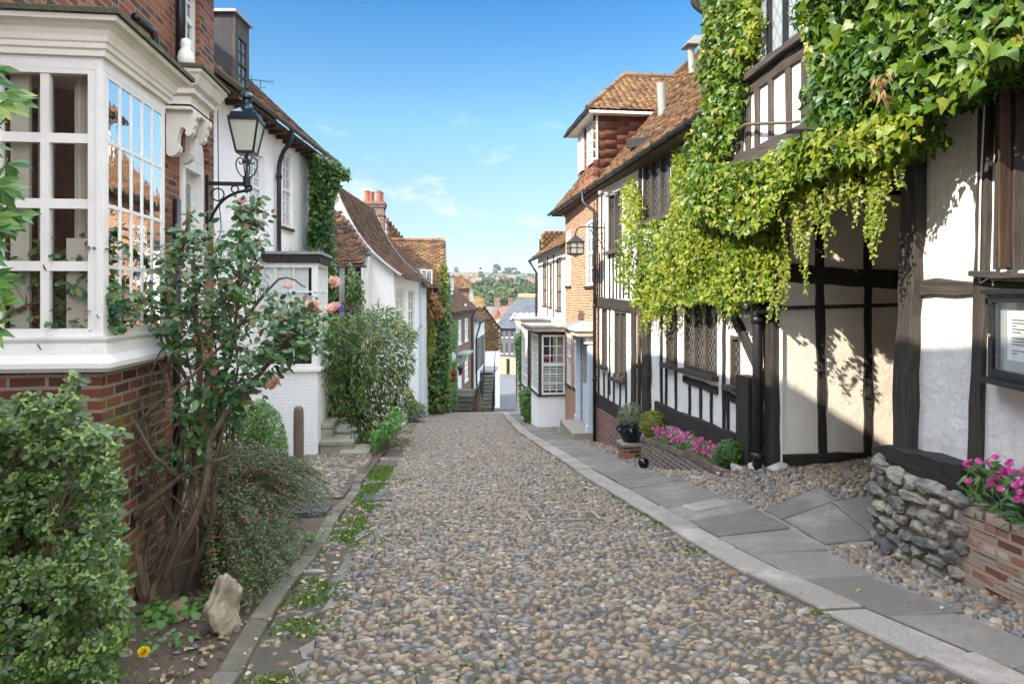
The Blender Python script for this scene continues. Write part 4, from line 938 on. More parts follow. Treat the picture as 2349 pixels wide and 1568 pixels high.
gutter(t, FL2.p(-.4, .42, ZG + .02), FL2.p(10.6, .42, ZG + .02), .07, GUTTER_BR, .95)
a, _ = FL2.px(640, 450, .08); aT, _ = FL2.px(668, 305, .38)
downpipe(t, smooth_pts([FL2.p(aT, .40, ZG - .05), FL2.p(aT, .36, ZG - .3), FL2.p((a + aT) / 2, .2, ZG - .5), FL2.p(a, .09, ZG - .78), FL2.p(a, .08, ZG - 1.2)], 4) + [FL2.p(a, .08, -2)], .05, IRON, [FL2.p(a, .08, ZG - 1.05), FL2.p(a, .08, 1.8)])
# dormer with dark boarded cheek
d0 = FL2.px(533, 100, -.15)[0]; d1 = FL2.px(566, 100, -.15)[0]; zt = FL2.px(533, 30, -.15)[1]
m = MB(); zb = ZG + .1; o1, o0 = -.15, -2.4
m.fbox(FL2, d0, d1, o0, o1, zb, zt); dm = m.build('dormer', TARPAPER, t)
m = MB(); m.fbox(FL2, d0 - .08, d1 + .08, o0, o1 + .1, zt + .003, zt + .06); m.build('dormer_roof', LEAD, dm)
window(t, FL2, (d0 + .12, d1 - .08, zb + .25, zt - .35), 2, 4, o1 + .055, .05, .02, TIMBER_GREY, GLASS_D, name='dormer_window')
m = MB(); m.fbox(FL2, d0 + .002, d0 + .118, o1 + .001, o1 + .05, zb, zt); m.fbox(FL2, d1 - .078, d1 - .002, o1 + .001, o1 + .05, zb, zt); m.fbox(FL2, d0 + .118, d1 - .078, o1 + .001, o1 + .045, zt - .345, zt); m.build('dormer_boards', TIMBER_GREY, t)
# aerial on the gutter line
A = onY(597, 222, 13.0); ta = thing('tv_aerial', 'thin grey television aerial above the brown gutter', 'aerial', A)
m = MB(); m.tube([A, A + Vector((0, 0, .32))], .008, 5); b = A + Vector((0, 0, .28)); m.tube([b + Vector((-.18, 0, .03)), b + Vector((.24, 0, 0))], .006, 5)
for k in range(7): q = b + Vector((-.15 + .06 * k, 0, .02 - .005 * k)); m.tube([q + Vector((0, -.12, 0)), q + Vector((0, .12, 0))], .004, 4)
m.tube([b + Vector((-.16, 0, .1)), b + Vector((-.16, 0, -.08))], .005, 4); m.tube([b + Vector((0, 0, -.12)), b + Vector((.1, 0, -.1))], .005, 4); m.build('antenna', IRON, ta)
# projecting ground floor bay of the white house
YB = 15.05; xa, xb = onY(590, 800, YB).x, onY(728, 800, YB).x; zs = onY(728, 845, YB).z; zh = onY(725, 603, YB).z; ztop = onY(725, 575, YB).z; YE = YB + 1.5
tb = thing('projecting_bay', 'white painted brick bay with tall glazed front and flat black roof, behind the wooden post', 'bay', (xb, YB, g(xb, YB))); xa -= .5
m = MB(); m.box(xa, xb, YB, YE, -2.6, zs - .06); m.build('base_wall', BR_WHITE, tb)
m = MB(); m.box(xa - .05, xb + .07, YB - .07, YE + .05, zs - .058, zs); m.build('sill', WHITE, tb)
FNB = Frame(xa, YB, xb, YB, 1); FSB = Frame(xb, YB, xb, YE, 1); L = xb - xa
m = MB(); m.box(xa, xb - .14, YB + .12, YE, zs + .001, zh); m.build('interior', DARK, tb)
m = MB(); m.box(xa + .01, xb - .2, YB + .085, YB + .11, zs + .55, zh - .02); m.box(xb - .11, xb - .09, YB + .2, YE - .1, zs + .5, zh - .02); m.build('blind', PAPER, tb)
window(tb, FNB, (0.02, L - .02, zs + .002, zh), 4, 4, 0, .1, .03, WHITE, GLASS, False)
window(tb, FSB, (0.06, 1.5, zs + .002, zh), 5, 4, 0, .07, .028, WHITE, GLASS, False)
m = MB(); m.box(xb - .055, xb + .006, YB - .006, YB + .055, zs + .003, zh); m.build('corner_post', WHITE, tb)
m = MB(); m.box(xa - .1, xb + .06, YB - .07, YE + .1, zh + .002, zh + .18); m.build('fascia', TIMBER, tb)
m = MB(); m.box(xa - .14, xb + .09, YB - .10, YE + .1, zh + .183, zh + .24); m.build('flat_roof', LEAD, tb)
m = MB()
for k in range(150): x_, y_ = U(xa, xb + .1), U(YB - .1, YE); m.tube([(x_, y_, zh + .235), (x_ + U(-.05, .05), y_ + U(-.05, .05), zh + .235 + U(.06, .16))], .002, 3)
m.build('bird_spikes', GALV, tb)['kind'] = 'stuff'
# ------------------------------------------------------------------ LEFT: post, steps, bin, handrail, rocks
c = onY(685, 930, 12.6); t = thing('wooden_post', 'weathered round topped oak post in front of the white painted bay', 'post', (c.x, 12.6, g(c.x, 12.6)))
m = MB(); m.lathe((c.x, 12.6, 0), [(.09, -2.2), (.092, c.z - .5), (.088, c.z - .09), (.075, c.z - .035), (.045, c.z - .006), (.01, c.z)], 18); m.build('post', POSTWOOD, t, False)
t = thing('stone_steps', 'three mossy stone steps descending beside the white bay to the kerb', 'steps', (-1.8, 13.2, g(-1.8, 13.2)))
for k, (u0, v0, u1) in enumerate([(726, 972, 764), (745, 1012, 812), (790, 1038, 846)]):
    Y0 = 15.5 - .3 * k; p0, p1 = onY(u0, v0, Y0), onY(u1, v0, Y0); zt = p0.z; x0 = p0.x - (.02 if k == 0 else .12)
    m = MB(); m.slab([(x0, Y0, zt), (p1.x, Y0, zt), (p1.x, Y0 + .9, zt), (x0, Y0 + .9, zt)], .09, .015); m.box(x0 + .02, p1.x - .03, Y0 + .03, Y0 + .88, -2.4, zt - .092); m.build('step', STEPSTONE, t)
YBN = 16.2; c = onY(791, 1030, YBN); zt = onY(791, 985, YBN).z
t = thing('dustbin', 'old ribbed metal dustbin with a conical greenish lid behind the stone steps', 'bin', (c.x, YBN, zt - .62))
m = MB(); n = 60; r0 = .26
for i, z in enumerate((-.75, -.03)):
    pass
V = []; 
for z in (-.75, -.05, -.03, 0):
    for k in range(n): a = 2 * math.pi * k / n; r = (r0 + (.008 if k % 2 else 0)) if z < -.04 else r0 + .012; V.append((c.x + r * math.cos(a), YBN + r * math.sin(a), zt + z))
m.add(V, [(i * n + k, i * n + (k + 1) % n, (i + 1) * n + (k + 1) % n, (i + 1) * n + k) for i in range(3) for k in range(n)]); m.build('bin_body', GALV, t)
m = MB(); m.lathe((c.x, YBN, zt), [(.29, -.02), (.295, .01), (.26, .06), (.15, .11), (.05, .14), (.01, .145)], 12); m.tube([(c.x - .07, YBN, zt + .13), (c.x - .04, YBN, zt + .19), (c.x + .04, YBN, zt + .19), (c.x + .07, YBN, zt + .13)], .012, 6); m.build('lid', COPPERG, t)
q = onX(538, 925, -2.35); t = thing('handrail', 'black iron handrail ending in a scroll among the shrubs by the brick house door', 'handrail', (q.x, q.y, g(q.x, q.y)))
m = MB(); Yh = q.y; zt = q.z
P = [(-2.66, Yh + .1, zt + .55), (-2.5, Yh + .05, zt + .3), (-2.36, Yh, zt + .05)] + [(-2.30 + .085 * math.cos(1.9 - k * .62) * (1 - .06 * k), Yh, zt - .03 + .10 * math.sin(1.9 - k * .62) * (1 - .06 * k)) for k in range(11)]
m.tube(smooth_pts(P, 3), .018, 8); m.tube([(-2.36, Yh, zt - .02), (-2.36, Yh, -1.5)], .016, 6); m.tube([(-2.55, Yh + .05, zt + .34), (-2.55, Yh + .05, -1.4)], .016, 6); m.build('rail', BLACKP, t)
def rock(name, label, c, dims, mat, seed, cat='rock', sub=4, rough=.25):
    import bmesh
    bm = bmesh.new(); bmesh.ops.create_icosphere(bm, subdivisions=sub, radius=1); r = np.random.default_rng(seed)
    co = np.array([v.co[:] for v in bm.verts]); pl = r.normal(0, 1, (12, 3)); pl /= np.linalg.norm(pl, axis=1)[:, None]
    for p_ in pl: dd = co @ p_; co -= np.maximum(dd - r.uniform(.55, .8), 0)[:, None] * p_[None] * .9
    co *= (1 + rough * .3 * fractal(co, 2.2, seed) + rough * .12 * fractal(co, 6, seed + 1))[:, None]
    for v, q in zip(bm.verts, co): v.co = (c[0] + q[0] * dims[0], c[1] + q[1] * dims[1], c[2] + q[2] * dims[2])
    me = bpy.data.meshes.new(name); bm.to_mesh(me); bm.free(); o = finish(me, name, mat, None, True)
    return tag(o, label, cat)
p = onX(508, 1440, -1.62); rock('sandstone_rock', 'tall pale mossy lump of sandstone standing on the soil by the rose', (onY(510, 1400, 4.55).x, 4.55, g(-1.5, 4.55) + .16), (.135, .12, .24), ROCK, 3, 'rock', 5, .9)
rock('low_stone', 'low reddish brown rounded stone lying behind the dandelion', (-1.86, 4.2, g(-1.86, 4.2) + .05), (.16, .12, .09), m_stone('red_stone', (.22, .12, .09), (.28, .17, .12), 20, .5), 8)
rock('small_stone', 'small brown stone tucked behind the tall sandstone lump', (-1.72, 4.85, g(-1.7, 4.85) + .04), (.08, .08, .1), m_stone('brown_stone', (.2, .12, .08), (.24, .15, .11), 20, .5), 9)
blk = MB(); c = onX(650, 1262, -1.32); blk.slab([(-1.62, 6.35, g(0, 6.3) + .16), (-1.22, 6.3, g(0, 6.3) + .13), (-1.22, 6.75, g(0, 6.7) + .15), (-1.62, 6.8, g(0, 6.7) + .18)], .3, .02)
tag(blk.build('stone_block', STEPSTONE), 'squared pale stone block beside the kerb under the red berried shrub', 'stone block')

# ------------------------------------------------------------------ LEFT: further houses down the hill
def gable_roof(root, F, a0, a1, depth, ze, zr, mat, back=True, ov=.25, e=.15, name='roof', curve=None, w_=.18, h=.12, half=None, jit=1.0):
    half = half or depth / 2; sl_ = (zr - ze) / half
    tiles(name, F.p(a0 - e, ov, ze - ov * sl_ * .6), F.p(a1 + e, ov, ze - ov * sl_ * .6), F.p(a1 + e, -half, zr), F.p(a0 - e, -half, zr), mat, root, w_, h, curve=curve, jit=jit)
    m = MB(); m.quad(F.p(a0 - e, -half, zr), F.p(a1 + e, -half, zr), F.p(a1 + e, -depth - ov, ze - .1), F.p(a0 - e, -depth - ov, ze - .1)); ridge(m, F.p(a0 - e, -half, zr + .03), F.p(a1 + e, -half, zr + .03)); m.build('ridge', mat, root)
def gables(mb, F, a0, a1, depth, ze, zr, half=None):
    half = half or depth / 2
    for a in (a0, a1): mb.quad(F.p(a, 0, ze), F.p(a, -half, zr - .1), F.p(a, -depth, ze))
# half timbered cottage with two small tiled roofs
F3 = Frame(-2.95, 19.2, -2.75, 22.9, 1)
t = thing('timber_cottage', 'small half timbered cottage with mossy lean-to tiled roofs beyond the ivy column', 'house', F3.p(1.5, 0, -3))
ze = onY(800, 600, 20.4).z
m = MB(); body(m, F3, 0, 1.3, 3.5, -3.6, ze - .4, [], .1); m.build('wall', PLASTER, t)
m = MB()
for k in range(4): m.beam(F3, .1 + k * .36, -3.4, .1 + k * .36, ze - .5, .16)
m.beam(F3, 0, -.6, 1.2, -.6, .2); m.build('timber_frame', TIMBER, t)
m = MB(); q_ = onY(830, 650, 21.5); m.box(q_.x - .32, q_.x, 21.4, 21.74, -3.6, onY(825, 603, 21.5).z); m.build('brick_pier', BR_RED, t)
z2 = onY(845, 588, 22.0).z
def cam_roof(name, pts, mat=TILE_BR):
    P = [onY(*q) for q in pts]; tiles(name, P[0], P[1], P[2], P[3], mat, t, .2, .12, lift=.04); return P
Pu = cam_roof('upper_roof', ((752, 577, 21.5), (851, 584, 21.5), (780, 488, 23.0), (752, 480, 23.0)))
Pl = cam_roof('roof', ((768, 606, 20.4), (837, 606, 20.4), (815, 566, 21.5), (764, 556, 21.5)))
m = MB(); m.box(-4.5, Pu[1].x - .12, 21.75, 22.9, -3.6, Pu[1].z + .02); m.build('upper_wall', PLASTER, t)
m = MB(); m.box(-4.5, Pl[1].x - .15, 20.6, 21.74, -3.6, Pl[1].z - .02); m.build('lower_wall', PLASTER, t)
m = MB()
for k in range(6): x_ = Pl[1].x - .2 - k * .32; m.box(x_ - .07, x_ + .07, 20.56, 20.62, -3.5, Pl[1].z - .05)
m.build('timber_frame', TIMBER, t)
gutter(t, Pl[0] + Vector((0, -.08, -.03)), Pl[1] + Vector((.05, -.08, -.03)), .07, GUTTER_BR); gutter(t, onY(811, 571, 21.4), onY(850, 584, 21.4), .07, GUTTER_BR)
# white house with big swept roof and leaning windows
F4 = Frame(-1.24, 23.0, -.52, 29.0, 1)
t = thing('leaning_white_house', 'white house with bare gable wall under a big swept brown tiled roof', 'house', F4.p(3, 0, -4)); ZE4, ZR4, D4 = 2.5, 5.35, 1.95
wv = [F4.rect(908, 658, 929, 762), F4.rect(937, 664, 952, 762)]; lo = [F4.rect(909, 800, 922, 900), F4.rect(934, 800, 947, 900)]
m = MB(); body(m, F4, 0, 6.0, 4.2, -5.6, ZE4, wv, .08)
cur = lambda v: -.38 * math.sin(math.pi * min(1, v * 1.0)) * (1 - v * .35)
nn = np.cross(np.array(F4.d), np.array(F4.p(0, -D4, ZR4) - F4.p(0, .3, ZE4 - .15))); nn /= np.linalg.norm(nn); nn *= np.sign(nn[2])
for a in (0, 6.0):
    P = [F4.p(a, 0, ZE4)] + [Vector(np.array(F4.p(a, .3 + (-D4 - .3) * v, ZE4 - .15 + (ZR4 - ZE4 + .15) * v)) + nn * (cur(v) - .06)) for v in np.linspace(.12, 1, 9)] + [F4.p(a, -4.2, ZE4)]
    m.quad(*P)
m.build('wall', PLASTER_L, t)
tiles('roof', F4.p(-.25, .3, ZE4 - .15), F4.p(6.2, .3, ZE4 - .15), F4.p(6.2, -D4, ZR4), F4.p(-.25, -D4, ZR4), TILE_BR, t, .2, .125, curve=cur, jit=1.4)
m = MB(); m.quad(F4.p(-.25, -D4, ZR4), F4.p(6.2, -D4, ZR4), F4.p(6.2, -4.4, ZE4), F4.p(-.25, -4.4, ZE4)); m.build('roof_back', TILE_UNDER, t)
for r in wv: window(t, F4, r, 2, 4, -.03, .07, .03, WHITE, GLASS_PALE, True, TIMBER_BROWN)
gutter(t, F4.p(-.2, .36, ZE4 - .2), F4.p(6.2, .36, ZE4 - .2), .055, GUTTER_BR)
m = MB(); P = [Vector(np.array(F4.p(-.28, .3 + (-D4 - .3) * v, ZE4 - .15 + (ZR4 - ZE4 + .15) * v)) + nn * (cur(v) - .02)) for v in np.linspace(0, 1, 12)]; m.tube(P, .05, 6); m.build('verge', STONE_W, t); P2 = [q + F4.d * 6.5 for q in P]; m = MB(); m.tube(P2, .055, 6); m.build('verge', STONE_W, t)
q0 = F4.px(957, 760, .05); m = MB(); m.fbox(F4, 5.9, 6.15, -.1, .08, -5.6, ZE4 - .2); m.build('corner_board', BLUEP, t)
# open casement dormer on the lower edge of the next roof
# taller house with chimney
F5 = Frame(-.42, 29.3, .05, 33.0, 1)
t = thing('chimney_house', 'house with mossy brown roof and the tall brick chimney stack', 'house', F5.p(2, 0, -5))
m = MB(); body(m, F5, 0, 4.2, 6, -7, 2.2, [], .1); gables(m, F5, 0, 4.2, 6, 2.2, 5.0, 3.0); m.build('wall', PLASTER, t)
gable_roof(t, F5, 0, 4.4, 6, 2.2, 5.25, TILE_BR, half=2.9)
c0 = onY(835, 500, 30.6); c1 = onY(883, 500, 30.6); zt = onY(860, 462, 30.6).z; zb = onY(860, 560, 30.6).z - 2
ch = MB(); ch.box(c0.x + .05, c1.x - .05, 30.6, 31.5, zb, zt - .25); ch.box(c0.x, c1.x, 30.55, 31.55, zt - .247, zt - .12); ch.box(c0.x - .03, c1.x + .03, 30.5, 31.6, zt - .117, zt); ch.box(c0.x, c1.x, 30.55, 31.55, zt - .62, zt - .55)
cho = ch.build('chimney', BR_BROWN, t)
for k, (u, dy) in enumerate(((842, .25), (853, .6), (869, .25), (874, .7))):
    q = onY(u, 455, 30.6 + dy); m = MB(); m.lathe((q.x, 30.6 + dy, zt + .003), [(.14, 0), (.145, .08), (.115, .1), (.105, .42), (.13, .44), (.13, .5), (.1, .5), (.09, .3)], 14); m.build('chimney_pot', TERRACOTTA, cho)
# green-grey roof farther back
tq = thing('back_roof_house', 'narrow house with grey green roof rising behind the tall chimney', 'house', (-3.5, 36, -5))
m = MB(); m.box(-6.5, -2.2, 34.2, 40, -6, 3); m.build('wall', PLASTER, tq)
A, B = onY(886, 502, 34.2), onY(930, 553, 39.5)
tiles('roof', onY(893, 578, 36), onY(942, 578, 36), onY(931, 555, 36), onY(886, 502, 36), TILE_BR, tq, .2, .13)
# cross wing: sunlit tiled roof facing the camera, ivy clad walls
x1 = .62; YF, YR = 32.4, 35.2; zE = 1.25; zR = onY(960, 552, YR).z
t = thing('ivy_clad_house', 'house smothered in creeper with a sunlit orange tiled roof facing up the street', 'house', (-1, 34, -6)); IVYH = t
m = MB(); m.box(-5, x1, YF, 38, -7.5, zE); m.quad((x1, YF, zE), (x1, 38, zE), (x1, YR, zR - .08)); m.build('wall', BR_BROWN, t)
tiles('roof', (-5, YF - .2, zE - .2), (x1 + .1, YF - .2, zE - .2), (x1 + .02, YR, zR), (-5, YR, zR), TILE_OR, t, .34, .125, lift=.02)
m = MB(); m.quad((-5, YR, zR), (x1 + .1, YR, zR), (x1 + .1, 38.2, zE), (-5, 38.2, zE)); ridge(m, (-5, YR, zR + .03), (x1 + .05, YR, zR + .03)); m.tube([(x1 - .25, YR, zR + .02), (x1 - .25, YR, zR + .16)], .1, 8); m.build('ridge', TILE_OR, t)
m = MB(); a = onY(1023, 625, 33); m.tube([(a.x + .12, 33.2, a.z), (a.x + .12, 33.2, -6)], .07, 8); m.build('downpipe', IRON, t)
FI = Frame(x1, YF, x1 + .01, 38, 1); FIn = Frame(-5, YF, x1, YF, 1)
r = FIn.rect(1005, 808, 1014, 850, .1); window(t, FIn, r, 2, 2, .16, .04, .02, WHITE, GLASS_D, False)
a, b = onY(966, 622, YF - .4), onY(1000, 660, YF - .4); FD_ = Frame(-5, YF - .35, x1, YF - .35, 1)
r = FD_.rect(962, 618, 992, 668); m = MB(); m.fbox(FD_, r[0] - .3, r[1] - .3, -1.5, -.06, r[2], r[3] + .05); dm = m.build('dormer', LEAD, t); window(t, FD_, (r[0] + .05, r[1], r[2], r[3]), 2, 1, 0, .06, .03, WHITE, GLASS, False, None, False, 'casement')
# brown brick Georgian house with arched windows
F8 = Frame(1.02, 39.2, 3.25, 52.2, 1); ZE8 = .9
t = thing('georgian_house', 'brown brick house with white arched sash windows, steps and railings lower down', 'house', F8.p(5, 0, -7))
ws = [F8.rect(u0, v0, u1, v1) for u0, u1, v0, v1 in ((1039, 1045, 737, 792), (1051, 1059, 733, 788), (1066, 1074, 730, 781))]; lw = [F8.rect(1066, 818, 1074, 872), F8.rect(1039, 842, 1045, 880)]
dd = F8.rect(1050, 829, 1060, 900)
m = MB(); body(m, F8, 0, 13.2, 7, -9.5, ZE8, ws + lw + [dd], .1); gables(m, F8, 0, 13.2, 7, ZE8, 4.2); m.build('wall', BR_BROWN, t)
for r in ws: window(t, F8, r, 2, 4, -.03, .10, .05, WHITE, GLASS_PALE, True, WHITE, True)
for r in lw: window(t, F8, r, 2, 4, -.03, .10, .05, WHITE, GLASS_PALE, True, WHITE)
m = MB(); m.fbox(F8, dd[0], dd[1], -.1, -.03, dd[2], dd[3]); m.build('door', WHITE, t)
m = MB(); m.fbox(F8, dd[0] - .5, dd[1] + .5, .002, .7, dd[3] + .5, dd[3] + .62); m.fbox(F8, dd[0] - .3, dd[1] + .3, .002, .3, dd[3], dd[3] + .5); m.build('door_canopy', COPPERG, t)
gable_roof(t, F8, 0, 13.4, 7, ZE8, 4.3, TILE_BR, ov=.3, w_=.22, h=.14)
gutter(t, F8.p(0, .35, ZE8 - .15), F8.p(13.4, .35, ZE8 - .15), .07, IRON); a = F8.px(1083, 780, .1)[0]; downpipe(t, [F8.p(a, .4, ZE8 - .1), F8.p(a, .1, ZE8 - .7), F8.p(a, .1, -9)], .06)
for (u0, u1, v0, v1, hp) in ((1030, 1041, 634, 665, 0), (1078, 1086, 662, 692, 1)):
    r = F8.rect(u0, v0, u1, v1, -.7); r = (r[0], max(r[1], r[0] + 1.0), r[2], r[3]); m = MB(); m.fbox(F8, r[0] - .1, r[1] + .1, -3, -.77, r[2] - .3, r[3]); d = m.build('dormer', BR_RED if hp else PLASTER, t)
    window(t, F8, r, 2, 3, -.7, .1, .04, WHITE, GLASS_PALE, False)
    if hp:
        zt = r[3] + .05; tiles('dormer_roof', F8.p(r[0] - .5, -.4, zt), F8.p(r[0] - .5, -3.4, zt), F8.p(r[0] + .6, -3.4, zt + 1.0), F8.p(r[0] + .6, -1.5, zt + 1.0), TILE_OR, t, .2, .13); tiles('dormer_roof', F8.p(r[0] - .5, -.4, zt), F8.p(r[1] + .5, -.4, zt), F8.p(r[0] + .6, -1.5, zt + 1), F8.p(r[0] + .6, -1.5, zt + 1), TILE_OR, t, .2, .13)
    else: m = MB(); m.fbox(F8, r[0] - .2, r[1] + .2, -3, -.5, r[3] + .003, r[3] + .1); m.build('dormer_roof', LEAD, t)
# white jettied house
F9 = Frame(3.3, 52.6, 4.75, 61.5, 1); ZE9 = -.1
t = thing('jettied_house', 'white house with dark jettied bay and mossy roof below the brown brick house', 'house', F9.p(4, 0, -9))
m = MB(); body(m, F9, 0, 9, 7, -12, ZE9, [], .1); m.build('wall', PLASTER, t)
m = MB()
for k in range(7): m.fbox(F9, .5 + k * 1.2, .95 + k * 1.2, .002, .05, -4.2, -1.6); m.fbox(F9, .5 + k * 1.2, .95 + k * 1.2, .002, .05, -8.2, -5.6)
m.build('window', TIMBER, t)
gable_roof(t, F9, 0, 9, 7, ZE9, 2.6, TILE_BR, w_=.25, h=.16)
m = MB(); m.fbox(F9, 4.5, 7.5, 0, 1.0, -7.0, -4.6); m.build('bay', TIMBER, t); m = MB(); m.fbox(F9, 4.3, 7.7, 0, 1.3, -4.597, -4.4); m.build('bay_roof', LEAD, t)
m = MB(); m.fbox(F9, 4.7, 7.3, 1.003, 1.04, -6.4, -4.9); m.build('bay_window', GLASS_PALE, t)
gutter(t, F9.p(0, .35, ZE9 - .2), F9.p(9, .35, ZE9 - .2), .07, IRON); downpipe(t, [F9.p(.6, .4, ZE9 - .2), F9.p(.5, .1, -1.4), F9.p(.5, .1, -11)], .07)
# tile hung gable with white weatherboards below, facing the camera
Yg = 63.; xl, xr = onY(1088, 800, Yg).x - .5, onY(1147, 800, Yg).x; xm = onY(1111, 700, Yg).x; zt = onY(1111, 706, Yg).z; zmid = onY(1120, 805, Yg).z; zr_ = onY(1147, 760, Yg).z
t = thing('tile_hung_house', 'ochre tile hung gable above white weatherboards at the foot of the hill', 'house', (xm, Yg, -12))
m = MB(); m.quad((xl, Yg + .1, -14), (xr, Yg + .1, -14), (xr, Yg + .1, zr_), (xm, Yg + .1, zt), (xl, Yg + .1, zt)); m.quad((xr, Yg + .1, -14), (xr + .3, Yg + 9, -14), (xr + .3, Yg + 9, zr_), (xr, Yg + .1, zr_)); m.build('wall', PLASTER, t)
tiles('hung_tiles', (xl, Yg, zmid), (xr, Yg, zmid), (xr, Yg, zr_), (xl, Yg, zr_), TILE_OCHRE, t, .5, .17, lift=.02, under=False)
tiles('hung_tiles', (xl, Yg, zr_), (xr, Yg, zr_), (xm, Yg, zt), (xl, Yg, zt), TILE_OCHRE, t, .5, .17, lift=.02, under=False)
tiles('roof', (xr + .3, Yg - .3, zr_), (xr + .5, Yg + 9, zr_), (xm + .4, Yg + 9, zt + .1), (xm, Yg - .3, zt + .1), TILE_OR, t, .26, .16)
tiles('upper_roof', (xl - .2, Yg + .3, zt - .1), (xm, Yg + .3, zt - .1), (xm, Yg + 2.6, zt + 1.0), (xl - .2, Yg + 2.6, zt + 1.0), TILE_OCHRE, t, .5, .17, lift=.02)
m = MB(); k = 0; z = -13.8; xw = onY(1144, 950, Yg).x
while z < zmid - .1:
    m.hexa([(xl, Yg - .02, z), (xw, Yg - .02, z), (xw, Yg + .09, z), (xl, Yg + .09, z), (xl, Yg + .03, z + .22), (xw, Yg + .03, z + .22), (xw, Yg + .09, z + .22), (xl, Yg + .09, z + .22)]); z += .2
m.build('weatherboard', WHITE, t)
# steps, railings and flower tubs at the lower houses
t = thing('entrance_steps', 'stone entrance steps with black railings below the oval sign', 'steps', (2.1, 36.5, -5))
Fs = Frame(1.1, 35.6, 2.6, 44, 1); z0 = onY(1060, 928, 35.6).z - .2
for k in range(5):
    m = MB(); m.fbox(Fs, .2 + .28 * k, 4.5, -.8, .9, z0 + .19 * k - .6, z0 + .19 * k - .3); m.build('step', STEP_FAR, t)
m = MB()
for k in range(11): a = k * .108; m.tube([(1.15 + a, 35.4, z0 - .3), (1.15 + a, 35.4, z0 + .95)], .012, 4)
m.tube([(1.1, 35.4, z0 + .9), (2.25, 35.4, z0 + .9)], .018, 5); m.tube([(1.1, 35.4, z0 + .1), (2.25, 35.4, z0 + .1)], .018, 5)
for k in range(16): y_ = 35.5 + k * .35; m.tube([(2.25 + .06 * k, y_, z0 - 1.4), (2.25 + .06 * k, y_, z0 + 1.0 + .02 * k)], .014, 4)
m.tube([(2.25, 35.5, z0 + .98), (3.15, 40.8, z0 + 1.3)], .022, 5); m.build('railing', BLACKP, t)
t = thing('garden_stairs', 'steep mossy stone stairs with iron handrail right of the triangular hedge stone', 'steps', (3.2, 38, -6))
for k in range(9):
    m = MB(); m.box(2.66 + .04 * k, 3.2 + .04 * k, 36.6 + .32 * k, 37.1 + .32 * k, z0 - 1.5, z0 - .1 + .17 * k); m.build('step', STEP_FAR, t)
m = MB()
for sx_ in (2.64, 3.24):
    m.tube([(sx_, 36.5, z0 + .8), (sx_ + .45, 39.6, z0 + 2.6), (sx_ + .5, 40.5, z0 + 2.6)], .022, 5)
    for k in range(9): m.tube([(sx_ + .05 * k, 36.5 + .36 * k, z0 - .5), (sx_ + .05 * k, 36.5 + .36 * k, z0 + .8 + .2 * k)], .013, 4)
m.build('handrail', BLACKP, t)
rock('pointed_stone', 'brown pointed upright stone between the two flights of steps', (2.46, 35.6, z0 + .25), (.22, .2, .62), m_stone('brown_mossy', (.14, .09, .06), (.2, .14, .09), 14, .6), 21)
# oval hanging sign
q = onY(1033, 818, 34.6); t = thing('oval_sign', 'pale oval hanging sign on an iron bracket by the creeper covered corner', 'sign', (q.x, 34.6, q.z))
rx_ = (onY(1046, 818, 34.6).x - q.x); rz_ = q.z - onY(1033, 830, 34.6).z
m = MB(); m.prism([(q.x + rx_ * 1.05 * math.cos(k * .2618), 34.6, q.z + rz_ * 1.05 * math.sin(k * .2618)) for k in range(24)], (0, .04, 0)); m.build('board', m_paint('sign_pale', (.66, .74, .72), .5, .1), t)
m = MB()
for k in range(7): a = math.pi * (1.15 + .7 * k / 6); m.tube([(q.x + rx_ * .85 * math.cos(a), 34.595, q.z + rz_ * .8 * math.sin(a)), (q.x + rx_ * .85 * math.cos(a), 34.58, q.z + rz_ * .8 * math.sin(a))], .02, 6)
m.build('sign_marks', IRON, t)
m = MB(); m.tube([(x1, 34.62, q.z + rz_ + .2), (q.x + rx_ + .1, 34.62, q.z + rz_ + .2)], .02, 6); m.tube([(q.x - .2, 34.62, q.z + rz_ + .2), (q.x - .2, 34.62, q.z + rz_ - .02)], .01, 4); m.tube([(q.x + .2, 34.62, q.z + rz_ + .2), (q.x + .2, 34.62, q.z + rz_ - .02)], .01, 4); m.build('bracket', IRON, t)
# small carriage lamp by the Georgian door
q = onY(1056, 848, 40.5); t = thing('door_lantern', 'small black lantern beside the white door of the brown brick house', 'lantern', (q.x, 40.5, q.z))
m = MB(); m.lathe((q.x, 40.5, q.z - .3), [(.08, 0), (.16, .42), (.17, .44), (.05, .6), (.02, .7)], 6); m.tube([(q.x, 40.5, q.z - .35), (q.x - .5, 40.6, q.z - .1)], .02, 5); m.build('lantern_body', IRON, t)
# ------------------------------------------------------------------ RIGHT: the half-timbered inn
FR1 = Frame(4.15, 3.6, 4.42, 5.9, -1); FR2 = Frame(4.5, 8.4, 4.12, 16.5, -1); FR3 = Frame(4.10, 16.5, 4.25, 21.5, -1); FRR = Frame(4.35, 9.0, 4.2, 21.6, -1)
FU = Frame(3.95, 2.0, 4.1, 9.55, -1)
FP = Frame(4.5, 8.4, 9.5, 8.4, 1)        # passage wall facing up the street
t = thing('timbered_inn', 'black and white half timbered inn with leaded windows, jettied storey and carriage passage', 'inn', (4.6, 8, g(4.6, 8))); INN = t
e1 = FR1.px(2095, 700)[0] + .06
wr = (FR1.px(2500, 400)[0], FR1.px(2296, 400)[0], FR1.px(2300, 622)[1], FR1.px(2300, 190)[1])     # big window cut by the frame
m = MB(); wall(m, FR1, -7, e1, -1.2, 3.5, [wr], .1)
ep = FR1.p(e1, 0, 0); m.quad(FR1.p(e1, 0, -1.2), FR1.p(e1, 0, 3.5), ep + Vector((5.2, .05, 3.5)), ep + Vector((5.2, .05, -1.2)))
m.build('plaster_wall', PLASTER, t)
